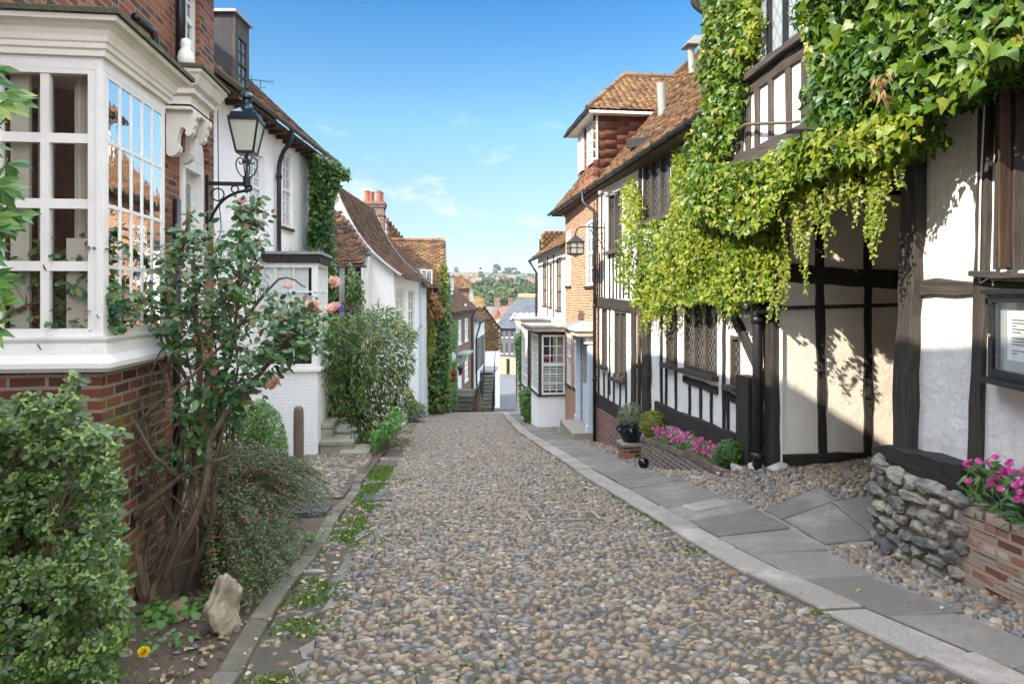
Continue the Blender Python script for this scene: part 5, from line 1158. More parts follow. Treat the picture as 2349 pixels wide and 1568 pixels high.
def bp(F, m, p0, p1, wpx, o0=-.03, o1=.035, jit=.012):
    a0, z0 = F.px(*p0); a1, z1 = F.px(*p1); q = F.p((a0 + a1) / 2, 0, (z0 + z1) / 2); dpt = q.x * FWD[0] + q.y * FWD[1]
    m.beam(F, a0, z0, a1, z1, wpx * dpt / FD, o0, o1, jit)
m = MB()
bp(FR1, m, (2085, 1040), (2112, 330), 62, -.05, .10, .022)
bp(FR1, m, (2243, 1075), (2272, 190), 34, -.04, .05, .014)
bp(FR1, m, (2112, 660), (2246, 662), 36, -.03, .04, .022)
bp(FR1, m, (2272, 656), (2480, 662), 30, -.03, .05)
bp(FR1, m, (2262, 628), (2480, 634), 14, -.03, .14)
for u in (2292, 2312, 2330): bp(FR1, m, (u, 618), (u + 10, 190), 15, -.06, .06 - .02 * ((u // 10) % 2))
a, z = FR1.px(2262, 1110); m.beam(FR1, a, z, -7, z + .1, .26, -.1, .12, .02)
mk = MB(); bp(FR1, mk, (2048, 1050), (2262, 1102), 70, -.10, .20, .03); mk.build('sill_beam', TIMBER, t)
for k in range(5): m.beam(FR1, -1.4 - k * 1.1, .3, -1.4 - k * 1.1, 3.4, .16)
m.build('timber_frame', TIMBER_MID, t)
m = MB(); s0, s1, z0, z1 = wr
m.quad(*[FR1.p(a, -.06, z) for a, z in ((s1 - .15, z0), (s0, z0), (s0, z1), (s1 - .15, z1))]); m.build('window', LEADED_BIG, t)
# open casement seen edge-on
m = MB(); sc_ = FR1.px(2328, 450)[0]; P = [FR1.p(sc_, .05, z0 + .02), FR1.p(sc_ - .05, .16, z0 + .02), FR1.p(sc_ - .075, .16, z0 + .02), FR1.p(sc_ - .03, .05, z0 + .02)]; m.prism(P, (0, 0, z1 - z0 - .1)); m.build('casement', TIMBER_BROWN, t)
m = MB(); q0, q1 = FR1.px(2278, 240), FR1.px(2265, 620); m.tube([FR1.p(q0[0], .065, q0[1]), FR1.p((q0[0] + q1[0]) / 2 + .01, .068, (q0[1] + q1[1]) / 2), FR1.p(q1[0], .066, q1[1]), FR1.p(q1[0] - .02, .07, q1[1] - .1), FR1.p(q1[0] - .16, .075, q1[1] - .05), FR1.p(q1[0] - .17, .075, q1[1] - .12)], .007, 5); m.build('cable', PAPER, t)
# notice case
tn = thing('notice_case', 'dark framed glazed notice case with white sheets hung on the white panel', 'notice case', FR1.p(FR1.px(2349, 760)[0], .1, FR1.px(2349, 760)[1]))
Fn = Frame(*(FR1.p(FR1.px(2290, 760)[0], .10, 0) - FR1.d * 1.0 + FR1.n * .14)[:2], *FR1.p(FR1.px(2290, 760)[0], .08, 0)[:2], -1)
L = Fn.L; z0 = onY(2290, 862, Fn.p(L, 0, 0).y).z; z1 = onY(2290, 675, Fn.p(L, 0, 0).y).z
m = MB(); f = .06
m.fbox(Fn, 0, L, -.07, .0, z0, z0 + f); m.fbox(Fn, 0, L, -.07, .0, z1 - f, z1); m.fbox(Fn, 0, f, -.07, .0, z0 + f, z1 - f); m.fbox(Fn, L - f, L, -.07, .0, z0 + f, z1 - f); m.fbox(Fn, -.03, L + .03, -.07, .04, z1 + .002, z1 + .035); m.fbox(Fn, -.03, L + .03, -.07, .05, z0 - .045, z0 - .002); m.build('case', BLACKP, tn)
m = MB(); m.fbox(Fn, f, L - f, -.068, -.06, z0 + f, z1 - f); m.build('backing', m_paint('felt_grey', (.35, .36, .36), .9, .1), tn)
m = MB(); m.fbox(Fn, f + .1, L - f - .1, -.058, -.055, z0 + f + .08, z1 - f - .06); pp = m.build('paper', PAPER, tn)
m = MB(); r_ = random.Random(3)
z = z1 - f - .13
while z > z0 + f + .12:
    if r_.random() < .85: w_ = r_.uniform(.05, .3); m.fbox(Fn, L - f - .16 - w_, L - f - .16, -.053, -.052, z, z + .007)
    z -= .022
m.build('text_lines', INK, pp)
m = MB(); m.quad(Fn.p(f, -.012, z0 + f), Fn.p(L - f, -.012, z0 + f), Fn.p(L - f, -.012, z1 - f), Fn.p(f, -.012, z1 - f)); m.build('pane', GLASS_CASE, tn)
m = MB(); q = Fn.p(L - .03, .003, (z0 + z1) / 2); m.tube([q, q + Fn.n * .006], .014, 10); m.build('lock', GALV, tn)
# carriage passage
m = MB(); wall(m, FP, 0, 5, -1.6, 3.2); m.quad((9.4, 5.9, -1.6), (9.4, 8.4, -1.6), (9.4, 8.4, 3.2), (9.4, 5.9, 3.2)); m.build('passage_wall', PLASTER_CREAM, t)
m = MB()
bp(FP, m, (1886, 1040), (1876, 430), 21, -.03, .025); bp(FP, m, (1990, 1040), (1990, 430), 19, -.03, .025)
bp(FP, m, (1790, 622), (1900, 632), 44, -.03, .035, .02); bp(FP, m, (1900, 632), (2180, 650), 38, -.03, .035, .02)
bp(FP, m, (1795, 1062), (2250, 1046), 40, -.03, .04)
bp(FP, m, (1790, 405), (2150, 425), 55, -.03, .05)
for k in range(3): bp(FP, m, (2110 + k * 60, 1040), (2110 + k * 60, 430), 19, -.03, .025)
m.build('passage_timbers', TIMBER, t)
m = MB(); a, z = FP.px(1790, 706, .12); b, z2 = FP.px(2110, 698, .12); m.tube([FP.p(a, .12, z), FP.p(b, .12, z2)], .025, 8); m.build('rail', TIMBER, t)
m = MB(); m.quad((3.9, 5.6, 3.22), (9.4, 5.6, 3.22), (9.4, 8.5, 3.22), (3.9, 8.5, 3.22))
for k in range(6): m.box(4.5 + k * .8, 4.66 + k * .8, 5.9, 8.39, 3.04, 3.215)
m.box(4.25, 4.5, 5.8, 8.5, 2.98, 3.25); m.build('passage_ceiling', TIMBER, t)
m = MB(); m.box(4.43, 4.63, 5.86, 6.12, -.9, .62); m.build('brick_reveal', BR_RED, t)
# lower storey beyond the passage
W2 = [FR2.rect(1529, 690, 1551, 834), FR2.rect(1570, 690, 1645, 852), FR2.rect(1676, 770, 1699, 884), FR2.rect(1410, 713, 1437, 868), FR2.rect(1381, 705, 1393, 838),
      FR2.rect(1396, 440, 1427, 574), FR2.rect(1476, 360, 1538, 500)]
pz0 = -3.0
m = MB(); wall(m, FR2, -.05, FR2.L, pz0, 4.3, W2, .09); m.quad(FR2.p(FR2.L, 0, -3), FR2.p(FR2.L, -3, -3), FR2.p(FR2.L, -3, 4.3), FR2.p(FR2.L, 0, 4.3)); m.build('plaster_wall', PLASTER, t)
m = MB()
def post(u, v0, v1, w_, o1=.035): bp(FR2, m, (u, v1), (u, v0), w_, -.03, o1)
bp(FR2, m, (1777, 1075), (1776, 380), 42, -.05, .10, .02)                 # passage post
post(1745, 420, 1070, 22)
bp(FR2, m, (1760, 880), (1672, 690), 26, -.02, .06)                       # brace
bp(FR2, m, (1508, 938), (1695, 1020), 40, -.03, .06, .015)
bp(FR2, m, (1369, 913), (1452, 964), 28, -.03, .05)
post(1456, 700, 950, 26, .05)
bp(FR2, m, (1487, 955), (1487, 640), 40, -.05, .09, .03)
for u in (1519, 1663): post(u, 690, 925 + (u - 1508) * .42, 9)
for u, a, b in ((1530, 840, 940), (1552, 700, 955), (1584, 875, 965), (1609, 880, 975), (1634, 885, 985), (1672, 890, 1005)): post(u, a, b, 8)
bp(FR2, m, (1570, 868), (1648, 896), 16); bp(FR2, m, (1673, 908), (1700, 920), 16)
bp(FR2, m, (1367, 692), (1470, 706), 26, -.03, .05); bp(FR2, m, (1470, 640), (1750, 660), 40, -.03, .05)
for u in (1377, 1388, 1400, 1408, 1416, 1424, 1432, 1444): post(u, 580, 685, 3.5)
for u in (1375, 1387, 1397, 1410, 1424, 1438): post(u, 855, 935, 3.5)
for u in (1375, 1400): post(u, 705, 905, 4)
for u in (1372, 1382): post(u, 450, 690, 4)
for u in (1470, 1545, 1600, 1650): post(u, 330, 640, 14)
bp(FR2, m, (1470, 512), (1560, 498), 10); bp(FR2, m, (1440, 330), (1700, 300), 26)
bp(FR2, m, (1395, 579), (1430, 578), 6, -.03, .09)
m.build('timber_frame', TIMBER, t)
for r in W2:
    n = max(1, int(round((r[1] - r[0]) / .42))); n = 3 if r is W2[1] else n
    wd = r[1] - r[0]; q = MB(); f = .055
    q.fbox(FR2, r[0], r[0] + f, -.08, .01, r[2], r[3]); q.fbox(FR2, r[1] - f, r[1], -.08, .01, r[2], r[3]); q.fbox(FR2, r[0] + f, r[1] - f, -.08, .01, r[2], r[2] + f); q.fbox(FR2, r[0] + f, r[1] - f, -.08, .01, r[3] - f, r[3])
    for k in range(1, n): c = r[0] + wd * k / n; q.fbox(FR2, c - .03, c + .03, -.08, .005, r[2] + f, r[3] - f)
    wo_ = q.build('window', TIMBER_GREY, t)
    q = MB(); q.quad(*[FR2.p(a, -.05, z) for a, z in ((r[1] - f, r[2] + f), (r[0] + f, r[2] + f), (r[0] + f, r[3] - f), (r[1] - f, r[3] - f))]); q.build('pane', LEADED, wo_)
    q = MB(); q.fbox(FR2, r[0] - .06, r[1] + .06, -.03, .12, r[2] - .08, r[2] - .003); q.build('sill', TIMBER_GREY, wo_)
a, z = FR2.px(1452, 960); m = MB(); zt0 = FR2.px(1369, 930)[1]; zt1 = FR2.px(1460, 980)[1]; b = FR2.px(1367, 950)[0]
m.hexa([FR2.p(a, .035, -3), FR2.p(b, .035, -3), FR2.p(b, -.05, -3), FR2.p(a, -.05, -3), FR2.p(a, .035, zt1), FR2.p(b, .035, zt0), FR2.p(b, -.05, zt0), FR2.p(a, -.05, zt1)]); m.build('brick_plinth', m_brick('brick_plinth', [(.12, .05, .04), (.2, .075, .055), (.26, .10, .07)], (.26, .22, .2)), t)
m = MB(); a0, a1 = FR2.px(1726, 960, .14)[0], FR2.px(1697, 960, .14)[0]; zt = FR2.px(1710, 860, .1)[1]
m.fbox(FR2, a0, a1, .0, .2, -1.2, zt); m.build('boarded_box', TIMBER, t)
s_ = FR2.px(1737, 900, .2)[0]; zz = FR2.px(1737, 712, .2)[1]
downpipe(t, [FR2.p(s_, .2, 3.3), FR2.p(s_, .2, -1.25)], .062, IRON, [FR2.p(s_, .2, zz - .12), FR2.p(s_, .2, FR2.px(1737, 1045, .2)[1])])
m = MB(); m.tube([FR2.p(s_ + .25, .2, zz), FR2.p(s_ - .4, .24, zz)], .04, 10); m.tube([FR2.p(s_, .2, zz - .06), FR2.p(s_, .2, zz + .06)], .095, 12); m.build('pipe_bracket', IRON, t)
s_ = FR2.px(1466, 800, .1)[0]; downpipe(t, [FR2.p(s_, .1, 3), FR2.p(s_, .1, -2)], .04, TIMBER_BROWN, [FR2.p(s_, .1, FR2.px(1466, 835)[1])])
# jettied upper storey
aw = FU.rect(1724, -120, 1838, 120); a_end = FU.px(1616, 250)[0]; aw = (FU.px(1838, 60)[0], FU.px(1727, 60)[0], FU.px(1780, 128)[1], 5.9)
m = MB(); body(m, FU, -7, a_end, 6, 3.25, 7.2, [aw], .1); m.build('upper_wall', PLASTER, t)
m = MB(); q = aw
m.beam(FU, q[0] - .25, q[2] - .05, q[1] + .15, q[2] - .05, .1, -.03, .12); m.beam(FU, q[0] - .2, q[2] - .19, q[1] + .1, q[2] - .19, .15)
zj = 3.5
for u in (1703, 1740, 1772, 1812, 1850): a = FU.px(u, 250)[0]; m.beam(FU, a, zj, a, q[2] - .26, .10 if u not in (1850,) else .14)
m.beam(FU, q[0] - .18, zj, q[0] - .18, 7, .16); m.beam(FU, q[1] + .1, zj, q[1] + .1, 7, .12); m.beam(FU, -7, 3.36, a_end, 3.36, .28, -.05, .06); m.beam(FU, a_end - .08, 3.3, a_end - .08, 7.1, .2)
for k in range(9): m.beam(FU, .2 - k * .8 + 2.8, zj, .2 - k * .8 + 2.8, 7, .14)
m.build('upper_timbers', TIMBER_GREY, t)
m = MB(); nn_ = 3
for k in range(nn_ + 1): c = q[0] + (q[1] - q[0]) * k / nn_; m.fbox(FU, c - .03, c + .03, -.09, -.0, q[2], q[3])
m.fbox(FU, q[0], q[1], -.09, .0, q[2] + .002, q[2] + .05); m.fbox(FU, q[0] + (q[1] - q[0]) / 3 + .03, q[1] - (q[1] - q[0]) / 3 - .03, -.085, -.005, q[2] + .85, q[2] + .9); wo_ = m.build('window', BLACKP, t)
m = MB(); m.quad(*[FU.p(a, -.05, z) for a, z in ((q[1], q[2]), (q[0], q[2]), (q[0], q[3]), (q[1], q[3]))])
s = m_leaded('leaded_glass_sky_tint', .16, .24, (.30, .34, .38)); m.build('pane', s, wo_)  # pale blue diffuse colour stands in for sky reflected in the panes
tiles('upper_roof', FU.p(-7.3, .5, 7.1), FU.p(a_end + .4, .5, 7.1), FU.p(a_end + .4, -3, 10), FU.p(-7.3, -3, 10), TILE_OR, t, .3, .2)
m = MB(); c = Vector((0, 0, .28)) + FU.p(a_end, .1, onY(1612, 30, FU.p(a_end, 0, 0).y).z); m.tube(smooth_pts([c + Vector((.1, 0, -.25)), c + Vector((-.02, .05, -.12)), c + Vector((-.04, .06, .02)), c + Vector((-.12, .08, .1)), c + Vector((-.14, .08, .4))]), .065, 8); m.build('eaves_bracket', TIMBER, t)
# long tiled roof over inn and brick house
X_E, Z_E, X_R, Z_R = .30, 4.38, -2.35, 7.62
t2 = INN
tiles('roof', FRR.p(.2, X_E, Z_E), FRR.p(12.95, X_E + .03, Z_E - .02), FRR.p(12.95, X_R, Z_R), FRR.p(.2, X_R, Z_R), TILE_OR, t, .17, .108, jit=1.8)
m = MB(); m.quad(FRR.p(.2, X_R, Z_R), FRR.p(12.9, X_R, Z_R), FRR.p(12.9, -5.2, 4.2), FRR.p(.2, -5.2, 4.2)); m.quad(FRR.p(12.6, 0, 4.2), FRR.p(12.6, X_R, Z_R - .1), FRR.p(12.6, -5.2, 4.2)); ridge(m, FRR.p(.2, X_R, Z_R + .03), FRR.p(12.9, X_R, Z_R + .03)); m.build('ridge', TILE_OR, t)
m = MB(); m.fbox(FRR, .2, 12.9, -.02, X_E + .02, Z_E - .13, Z_E - .08); m.build('soffit', TIMBER_BROWN, t)
gutter(t, FRR.p(.1, X_E + .06, Z_E - .03), FRR.p(13.0, X_E + .09, Z_E - .05), .06, IRON, .8)
for u0, v0, v1, rr, capd in ((1520, 192, 240, .095, 0), (1588, 108, 138, .075, 1)):
    Yp = 16.3 if not capd else 14.2; 
    q = onX(u0, v1, 5.0 if not capd else 5.75); d_ = ray(u0, v0); h_ = CAMH + d_[2] * (q.y / d_[1]) - q.z
    m = MB(); m.tube([q - Vector((0, 0, .3)), q + Vector((-.04, 0, h_))], rr, 12)
    if capd: m.prism([q + Vector((-.2, -.22, h_)), q + Vector((-.2, .22, h_)), q + Vector((-.04, .22, h_ + .18)), q + Vector((-.04, -.22, h_ + .18))], (.3, 0, 0))
    m.build('flue', GALV, t)
# dormer
m = MB(); da, db = FRR.px(1369, 310, .25)[0], FRR.px(1325, 340, .25)[0]; zd = 6.16; of = .22
m.fbox(FRR, da, db, -2.6, of, Z_E + .15, zd); dmr = m.build('dormer', BR_RED, t)
tiles('dormer_hung_tiles', FRR.p(da - .012, of - .02, Z_E + .2), FRR.p(da - .012, -1.6, Z_E + .2), FRR.p(da - .012, -1.6, zd), FRR.p(da - .012, of - .02, zd), TILE_HUNG, t, .55, .11, lift=.022, jit=.5, under=False)
tiles('dormer_hung_tiles', FRR.p(da, of + .012, Z_E + .2), FRR.p(db, of + .012, Z_E + .2), FRR.p(db, of + .012, zd), FRR.p(da, of + .012, zd), TILE_HUNG, t, .17, .11, under=False)
FD2 = Frame(*FRR.p(0, of, 0)[:2], *FRR.p(5, of, 0)[:2], -1)
for u0, u1, v0, v1 in ((1347, 1368, 268, 374), (1326, 1337, 300, 394)):
    r = FD2.rect(u0, v0, u1, v1, .05); window(t, FD2, r, 2, 4, .06, .06, .03, WHITE, GLASS_PALE, False, None, False, 'dormer_window')
ov = .28; A = FRR.p(da - ov, of + ov + .05, zd); B = FRR.p(db + ov, of + ov + .05, zd); mid = (da + db) / 2; zt = 7.42; H1 = FRR.p(mid, -.75, zt); H2 = FRR.p(mid, -2.2, zt); Cn = FRR.p(da - ov, -2.0, zd); Cf = FRR.p(db + ov, -2.0, zd)
tiles('dormer_roof', A, B, H1, H1, TILE_OR, t, .17, .11); tiles('dormer_roof', A, Cn, H2, H1, TILE_OR, t, .17, .11); tiles('dormer_roof', Cf, B, H1, H2, TILE_OR, t, .17, .11)
m = MB(); ridge(m, H1, H2, .09); ridge(m, A, H1, .07, .25); m.build('dormer_ridge', TILE_OR, t)
gutter(t, A - Vector((0, 0, .06)), B - Vector((0, 0, .06)), .05, IRON); m = MB(); m.hexa([FRR.p(da - ov, of + ov, zd - .1), FRR.p(db + ov, of + ov, zd - .1), FRR.p(db + ov, -1.5, zd - .1), FRR.p(da - ov, -1.5, zd - .1), FRR.p(da - ov, of + ov, zd - .04), FRR.p(db + ov, of + ov, zd - .04), FRR.p(db + ov, -1.5, zd - .04), FRR.p(da - ov, -1.5, zd - .04)]); m.build('dormer_eaves', WHITE, t)
# ------------------------------------------------------------------ RIGHT: orange brick house
t = thing('orange_brick_house', 'narrow orange brick house with white sash windows and a white hooded door', 'house', FR3.p(2, 0, -2.5))
ws = [FR3.rect(1299, 527, 1310, 655), FR3.rect(1343, 505, 1360, 655), FR3.rect(1300, 752, 1310, 882), FR3.rect(1316, 755, 1329, 892)]
dd = FR3.rect(1332, 775, 1357, 1000); dd = (dd[0], dd[1], g(4, 17.5) + .25, dd[3])
m = MB(); body(m, FR3, .004, 5.0, 5, -4, 4.26, ws + [dd], .1); m.build('wall', BR_ORANGE, t)
for r in ws: window(t, FR3, r, 2, 4, -.02, .075, .03, WHITE, GLASS_D, True, TIMBER)
m = MB(); m.fbox(FR3, dd[0], dd[1], -.1, -.05, dd[2], dd[3]); dr_ = m.build('door', BLUEP, t)
m = MB(); m.fbox(FR3, dd[0] + .15, dd[1] - .15, -.049, -.045, dd[2] + 1.1, dd[3] - .2); m.build('pane', GLASS_D, dr_)
m = MB()
for a, b in ((dd[0] - .16, dd[0] - .003), (dd[1] + .003, dd[1] + .16)): m.fbox(FR3, a, b, .002, .12, dd[2] - .1, dd[3] + .1); m.fbox(FR3, a - .02, b + .02, .002, .16, dd[2] - .1, dd[2] + .15); m.fbox(FR3, a - .03, b + .03, .002, .2, dd[3] - .1, dd[3] + .1)
m.fbox(FR3, dd[0], dd[1], .002, .1, dd[3] + .003, dd[3] + .1); m.build('door_surround', BLUEP, t)
m = MB(); zt = dd[3] + .1; m.fbox(FR3, dd[0] - .3, dd[1] + .3, .002, .42, zt + .003, zt + .13); m.hexa([FR3.p(dd[0] - .35, .003, zt + .134), FR3.p(dd[1] + .35, .003, zt + .134), FR3.p(dd[1] + .35, .5, zt + .134), FR3.p(dd[0] - .35, .5, zt + .134), FR3.p(dd[0] - .3, .003, zt + .36), FR3.p(dd[1] + .3, .003, zt + .36), FR3.p(dd[1] + .33, .5, zt + .17), FR3.p(dd[0] - .33, .5, zt + .17)]); m.build('door_hood', STONE_W, t)
m = MB(); m.fbox(FR3, dd[0] - .25, dd[1] + .25, 0, .55, -3, dd[2] - .01); m.build('doorstep', STEPSTONE, t)
s_ = .06; downpipe(t, [FR3.p(.3, .36, 4.3), FR3.p(.25, .34, 4.0), FR3.p(s_, .1, 3.75), FR3.p(s_, .09, 3.5), FR3.p(s_, .09, -2.6)], .042, IRON, [FR3.p(s_, .09, 1.4), FR3.p(s_, .09, -.4)])
# ------------------------------------------------------------------ RIGHT: white house with two bay windows
FR4 = Frame(4.4, 21.55, 4.56, 29.2, -1)
t = thing('bay_windowed_house', 'white plastered house with two ground floor bay windows beyond the orange brick house', 'house', FR4.p(3, 0, -3))
ws = [FR4.rect(1245, 600, 1254, 700, 0), FR4.rect(1260, 605, 1266, 703, 0), FR4.rect(1276, 590, 1288, 710, 0)]
m = MB(); body(m, FR4, .004, 7.6, 4, -4.5, 3.3, ws, .06); m.build('wall', PLASTER, t)
for r in ws: window(t, FR4, r, 2, 3, -.01, .07, .03, TIMBER_BROWN, GLASS_PALE, True, TIMBER)
m = MB()
for u in (1257, 1271): a = FR4.px(u, 650)[0]; m.fbox(FR4, a - .06, a + .06, 0, .03, .9, 3.2)
m.build('timber_studs', TIMBER_BROWN, t)
tiles('roof', FR4.p(-.1, .3, 3.3), FR4.p(7.8, .3, 3.3), FR4.p(7.8, -1.8, 5.0), FR4.p(-.1, -1.8, 5.0), TILE_OR, t, .19, .12)
m = MB(); m.fbox(FR4, 6.6, 7.5, -2.5, -.05, 3.2, onY(1265, 545, 28).z); gb = m.build('gable_stack', DARK, t); xg = FR4.p(6.58, -.04, 0); xg2 = FR4.p(6.58, -2.5, 0)
tiles('hung_tiles', (xg.x, xg.y, 3.2), (xg2.x, xg2.y, 3.2), (xg2.x, xg2.y, onY(1265, 532, 28).z), (xg.x, xg.y, onY(1265, 532, 28).z), TILE_OCHRE, t, .2, .12, under=False)
gutter(t, FR4.p(-.05, .36, 3.22), FR4.p(7.8, .36, 3.22), .06, IRON); downpipe(t, [FR4.p(7.55, .36, 3.15), FR4.p(7.5, .08, 2.7), FR4.p(7.5, .08, -4)], .05)
def rbay(y0, y1, x0, zs, zh, curtain):
    x1_ = 4.5; FN_ = Frame(x0, y0, x1_, y0, 1); FSx = Frame(x0, y0, x0, y1, -1); L = x1_ - x0
    b = MB(); b.box(x0 + .02, x1_, y0 + .02, y1 - .02, -4.6, zs - .05); b.build('bay_base', BR_WHITE, t)
    b = MB(); b.box(x0 - .04, x1_, y0 - .04, y1 + .04, zs - .048, zs); b.build('bay_sill', TIMBER, t)
    b = MB(); b.box(x0 + .14, x1_, y0 + .3, y1 - .14, zs + .002, zh - .01); b.build('bay_interior', DARK, t)
    for sx in (x0, x0 + .10): pass
    b = MB(); b.box(x0, x0 + .09, y0, y0 + .09, zs + .002, zh); b.box(x0, x0 + .09, y1 - .09, y1, zs + .002, zh); b.box(x1_ - .2, x1_ - .1, y0 + .002, y0 + .09, zs + .002, zh); b.box(x0 + .09, x1_ - .2, y0 + .004, y0 + .08, zh - .12, zh); b.box(x0 + .004, x0 + .08, y0 + .09, y1 - .09, zh - .12, zh); b.build('bay_frame', TIMBER_BROWN, t)
    window(t, FN_, (.10, L - .21, zs + .002, zh - .12), 3, 6, -.01, .06, .025, WHITE, GLASS, True, name='bay_window'); window(t, FSx, (.1, y1 - y0 - .1, zs + .002, zh - .12), 5, 6, -.01, .06, .025, WHITE, GLASS, False, name='bay_window')
    b = MB(); b.box(x0 - .22, x1_, y0 - .22, y1 + .2, zh + .003, zh + .14); b.box(x0 - .3, x1_, y0 - .3, y1 + .28, zh + .143, zh + .2); b.build('bay_roof', STONE_W, t)
    if curtain:
        b = MB()
        for k in range(18): xx = x0 + .5 + k * .022; b.quad((xx, y0 + .22 + .02 * math.sin(k * 1.7), zs + .9), (xx + .022, y0 + .22 + .02 * math.sin((k + 1) * 1.7), zs + .9), (xx + .022, y0 + .22 + .02 * math.sin((k + 1) * 1.7), zh - .1), (xx, y0 + .22 + .02 * math.sin(k * 1.7), zh - .1))
        b.build('curtain', CURTAIN, t)
        b = MB()
        for k in range(11): z = zs + .12 + k * .085; b.hexa([(x0 + .2, y0 + .16, z), (x1_ - .25, y0 + .16, z), (x1_ - .25, y0 + .2, z + .05), (x0 + .2, y0 + .2, z + .05), (x0 + .2, y0 + .158, z + .008), (x1_ - .25, y0 + .158, z + .008), (x1_ - .25, y0 + .198, z + .058), (x0 + .2, y0 + .198, z + .058)])
        b.build('louvred_shutter', WHITE, t)
        b = MB(); b.box(x0 + .2, x0 + .34, y0 + .11, y0 + .115, zs + 1.15, zs + 1.25); b.build('red_card', REDCARD, t)
zs, zh = onY(1260, 906, 21.65).z, onY(1260, 760, 21.65).z
rbay(21.75, 23.6, 3.43, zs, zh, True); zs, zh = onY(1225, 892, 25.6).z, onY(1225, 742, 25.6).z; rbay(25.6, 27.6, 3.62, zs, zh, False)
# square iron lantern
Yl = 15.9; q = onY(1320, 545, Yl); xw = FR2.p(7.5, .05, 0).x; zt = onY(1320, 524, Yl).z; t = thing('hanging_lantern', 'black square lantern hanging from a curved iron arm beside the orange brick house', 'lantern', (q.x, Yl, q.z))
zb = onY(1320, 585, Yl).z; zr0 = onY(1320, 540, Yl).z; zr1 = onY(1320, 555, Yl).z; zb = onY(1320, 590, Yl).z; hw = .165
m = MB(); m.tube(smooth_pts([(xw, Yl, zt + .02), (q.x + .25, Yl, zt + .04), (q.x + .06, Yl, zt + .01), (q.x, Yl, zt - .14), (q.x, Yl, zr0 + .02)]), .016, 7); m.tube(smooth_pts([(xw, Yl, zt - .55), (xw - .12, Yl, zt - .3), (xw - .36, Yl, zt - .02)]), .012, 6)
m.tube([(xw, Yl, zt + .15), (xw, Yl, zt - .65)], .016, 6)
P = [(xw - .08 - .05 * math.cos(k * .7) * (1 - .06 * k), Yl, zt - .12 + .05 * math.sin(k * .7) * (1 - .06 * k)) for k in range(11)]; m.tube(P, .007, 5); m.build('arm', IRON, t)
rt = math.pi / 4; m = MB(); m.lathe((q.x, Yl, 0), [(.02, zr0 + .05), (.03, zr0), (hw * 1.6, zr1), (hw * 1.6, zr1 - .02), (hw * 1.3, zr1 - .02)], 4, rt)
for i in range(4): a = rt + i * math.pi / 2; m.tube([(q.x + hw * 1.38 * math.cos(a), Yl + hw * 1.38 * math.sin(a), zr1), (q.x + hw * 1.38 * math.cos(a), Yl + hw * 1.38 * math.sin(a), zb + .08)], .014, 4)
for sg in (-1, 1): m.tube([(q.x, Yl + sg * hw, zr1), (q.x, Yl + sg * hw, zb + .08)], .009, 4); m.tube([(q.x + sg * hw, Yl, zr1), (q.x + sg * hw, Yl, zb + .08)], .009, 4)
for z in ((zr1 + zb + .08) / 2,): m.lathe((q.x, Yl, z), [(hw * 1.40, -.008), (hw * 1.42, 0), (hw * 1.40, .008), (hw * 1.3, .008), (hw * 1.3, -.008)], 4, rt)
m.lathe((q.x, Yl, zb), [(.005, 0), (.04, .02), (hw * 1.4, .065), (hw * 1.45, .09), (hw * 1.2, .09)], 4, rt); m.build('frame', IRON, t)
m = MB(); m.lathe((q.x, Yl, 0), [(hw * 1.33, zb + .09), (hw * 1.33, zr1)], 4, rt); s = S('lantern_pane'); s.done((.55, .5, .42), .3); s.b.inputs['Transmission Weight'].default_value = .5; m.build('lantern_glass', s.m, t)
# house alarm box, cctv dome by the pipe
q = FR2.px(1380, 445, .1); t = thing('security_camera', 'two white dome cameras under the eaves at the head of the black downpipe', 'camera', FR2.p(q[0], .1, q[1]))
for u, v in ((1377, 442), (1392, 446)):
    q = FR2.px(u, v, .3); m = MB(); c = FR2.p(q[0], .3, q[1]); m.lathe(c, [(.03, -.07), (.05, -.04), (.055, 0), (.045, .04), (.02, .05)], 12); m.tube([c, c - FR2.n * .3], .02, 5); m.build('dome', GALV, t, True)
# planters, pots
def brick_ring(root, name, pts, h0f, htop, th, mat, cap=None):
    pass
t = thing('brick_planter', 'long stepped grey brick planter below the leaded windows', 'planter', (4.1, 11, g(4.1, 11)))
def ztp(u, v, X): return onX(u, v, X).z
XP = 3.92; secs = [(onX(1573, 1040, XP).y, onX(1470, 1000, XP).y, ztp(1520, 1012, XP)), (onX(1655, 1080, XP).y, onX(1573, 1040, XP).y, ztp(1600, 1040, XP))]
for k, (ya, yb, zt) in enumerate(secs):
    m = MB(); za, zb_ = (ztp(1578, 1040, XP), ztp(1470, 1000, XP)) if k == 0 else (ztp(1650, 1076, XP), ztp(1574, 1030, XP))
    m.hexa([(XP, ya + .002 * k, -2.4), (XP + .11, ya, -2.4), (XP + .11, yb, -2.4), (XP, yb, -2.4), (XP, ya, za - .08), (XP + .11, ya, za - .08), (XP + .11, yb, zb_ - .08), (XP, yb, zb_ - .08)]); m.build('brick_wall', BR_GREY, t)
    m = MB(); n = int((yb - ya) / .075)
    for i in range(n):
        a, b = ya + (yb - ya) * i / n + .004, ya + (yb - ya) * (i + 1) / n - .004; z = za + (zb_ - za) * (i + .5) / n + U(-.006, .006); m.box(XP - .012 + U(-.004, .004), XP + .122, a, b, z - .078, z)
    m.build('brick_coping', m_stone('coping_brick_%d' % k, (.12, .085, .075), (.22, .14, .11), 40, .5, .9), t)
    m = MB(); m.hexa([(XP + .11, ya, -2.4), (4.55, ya, -2.4), (4.55, yb, -2.4), (XP + .11, yb, -2.4), (XP + .11, ya, za - .1), (4.55, ya, za - .1), (4.55, yb, zb_ - .1), (XP + .11, yb, zb_ - .1)]); m.build('earth', SOIL, t)
PL_SECS = secs
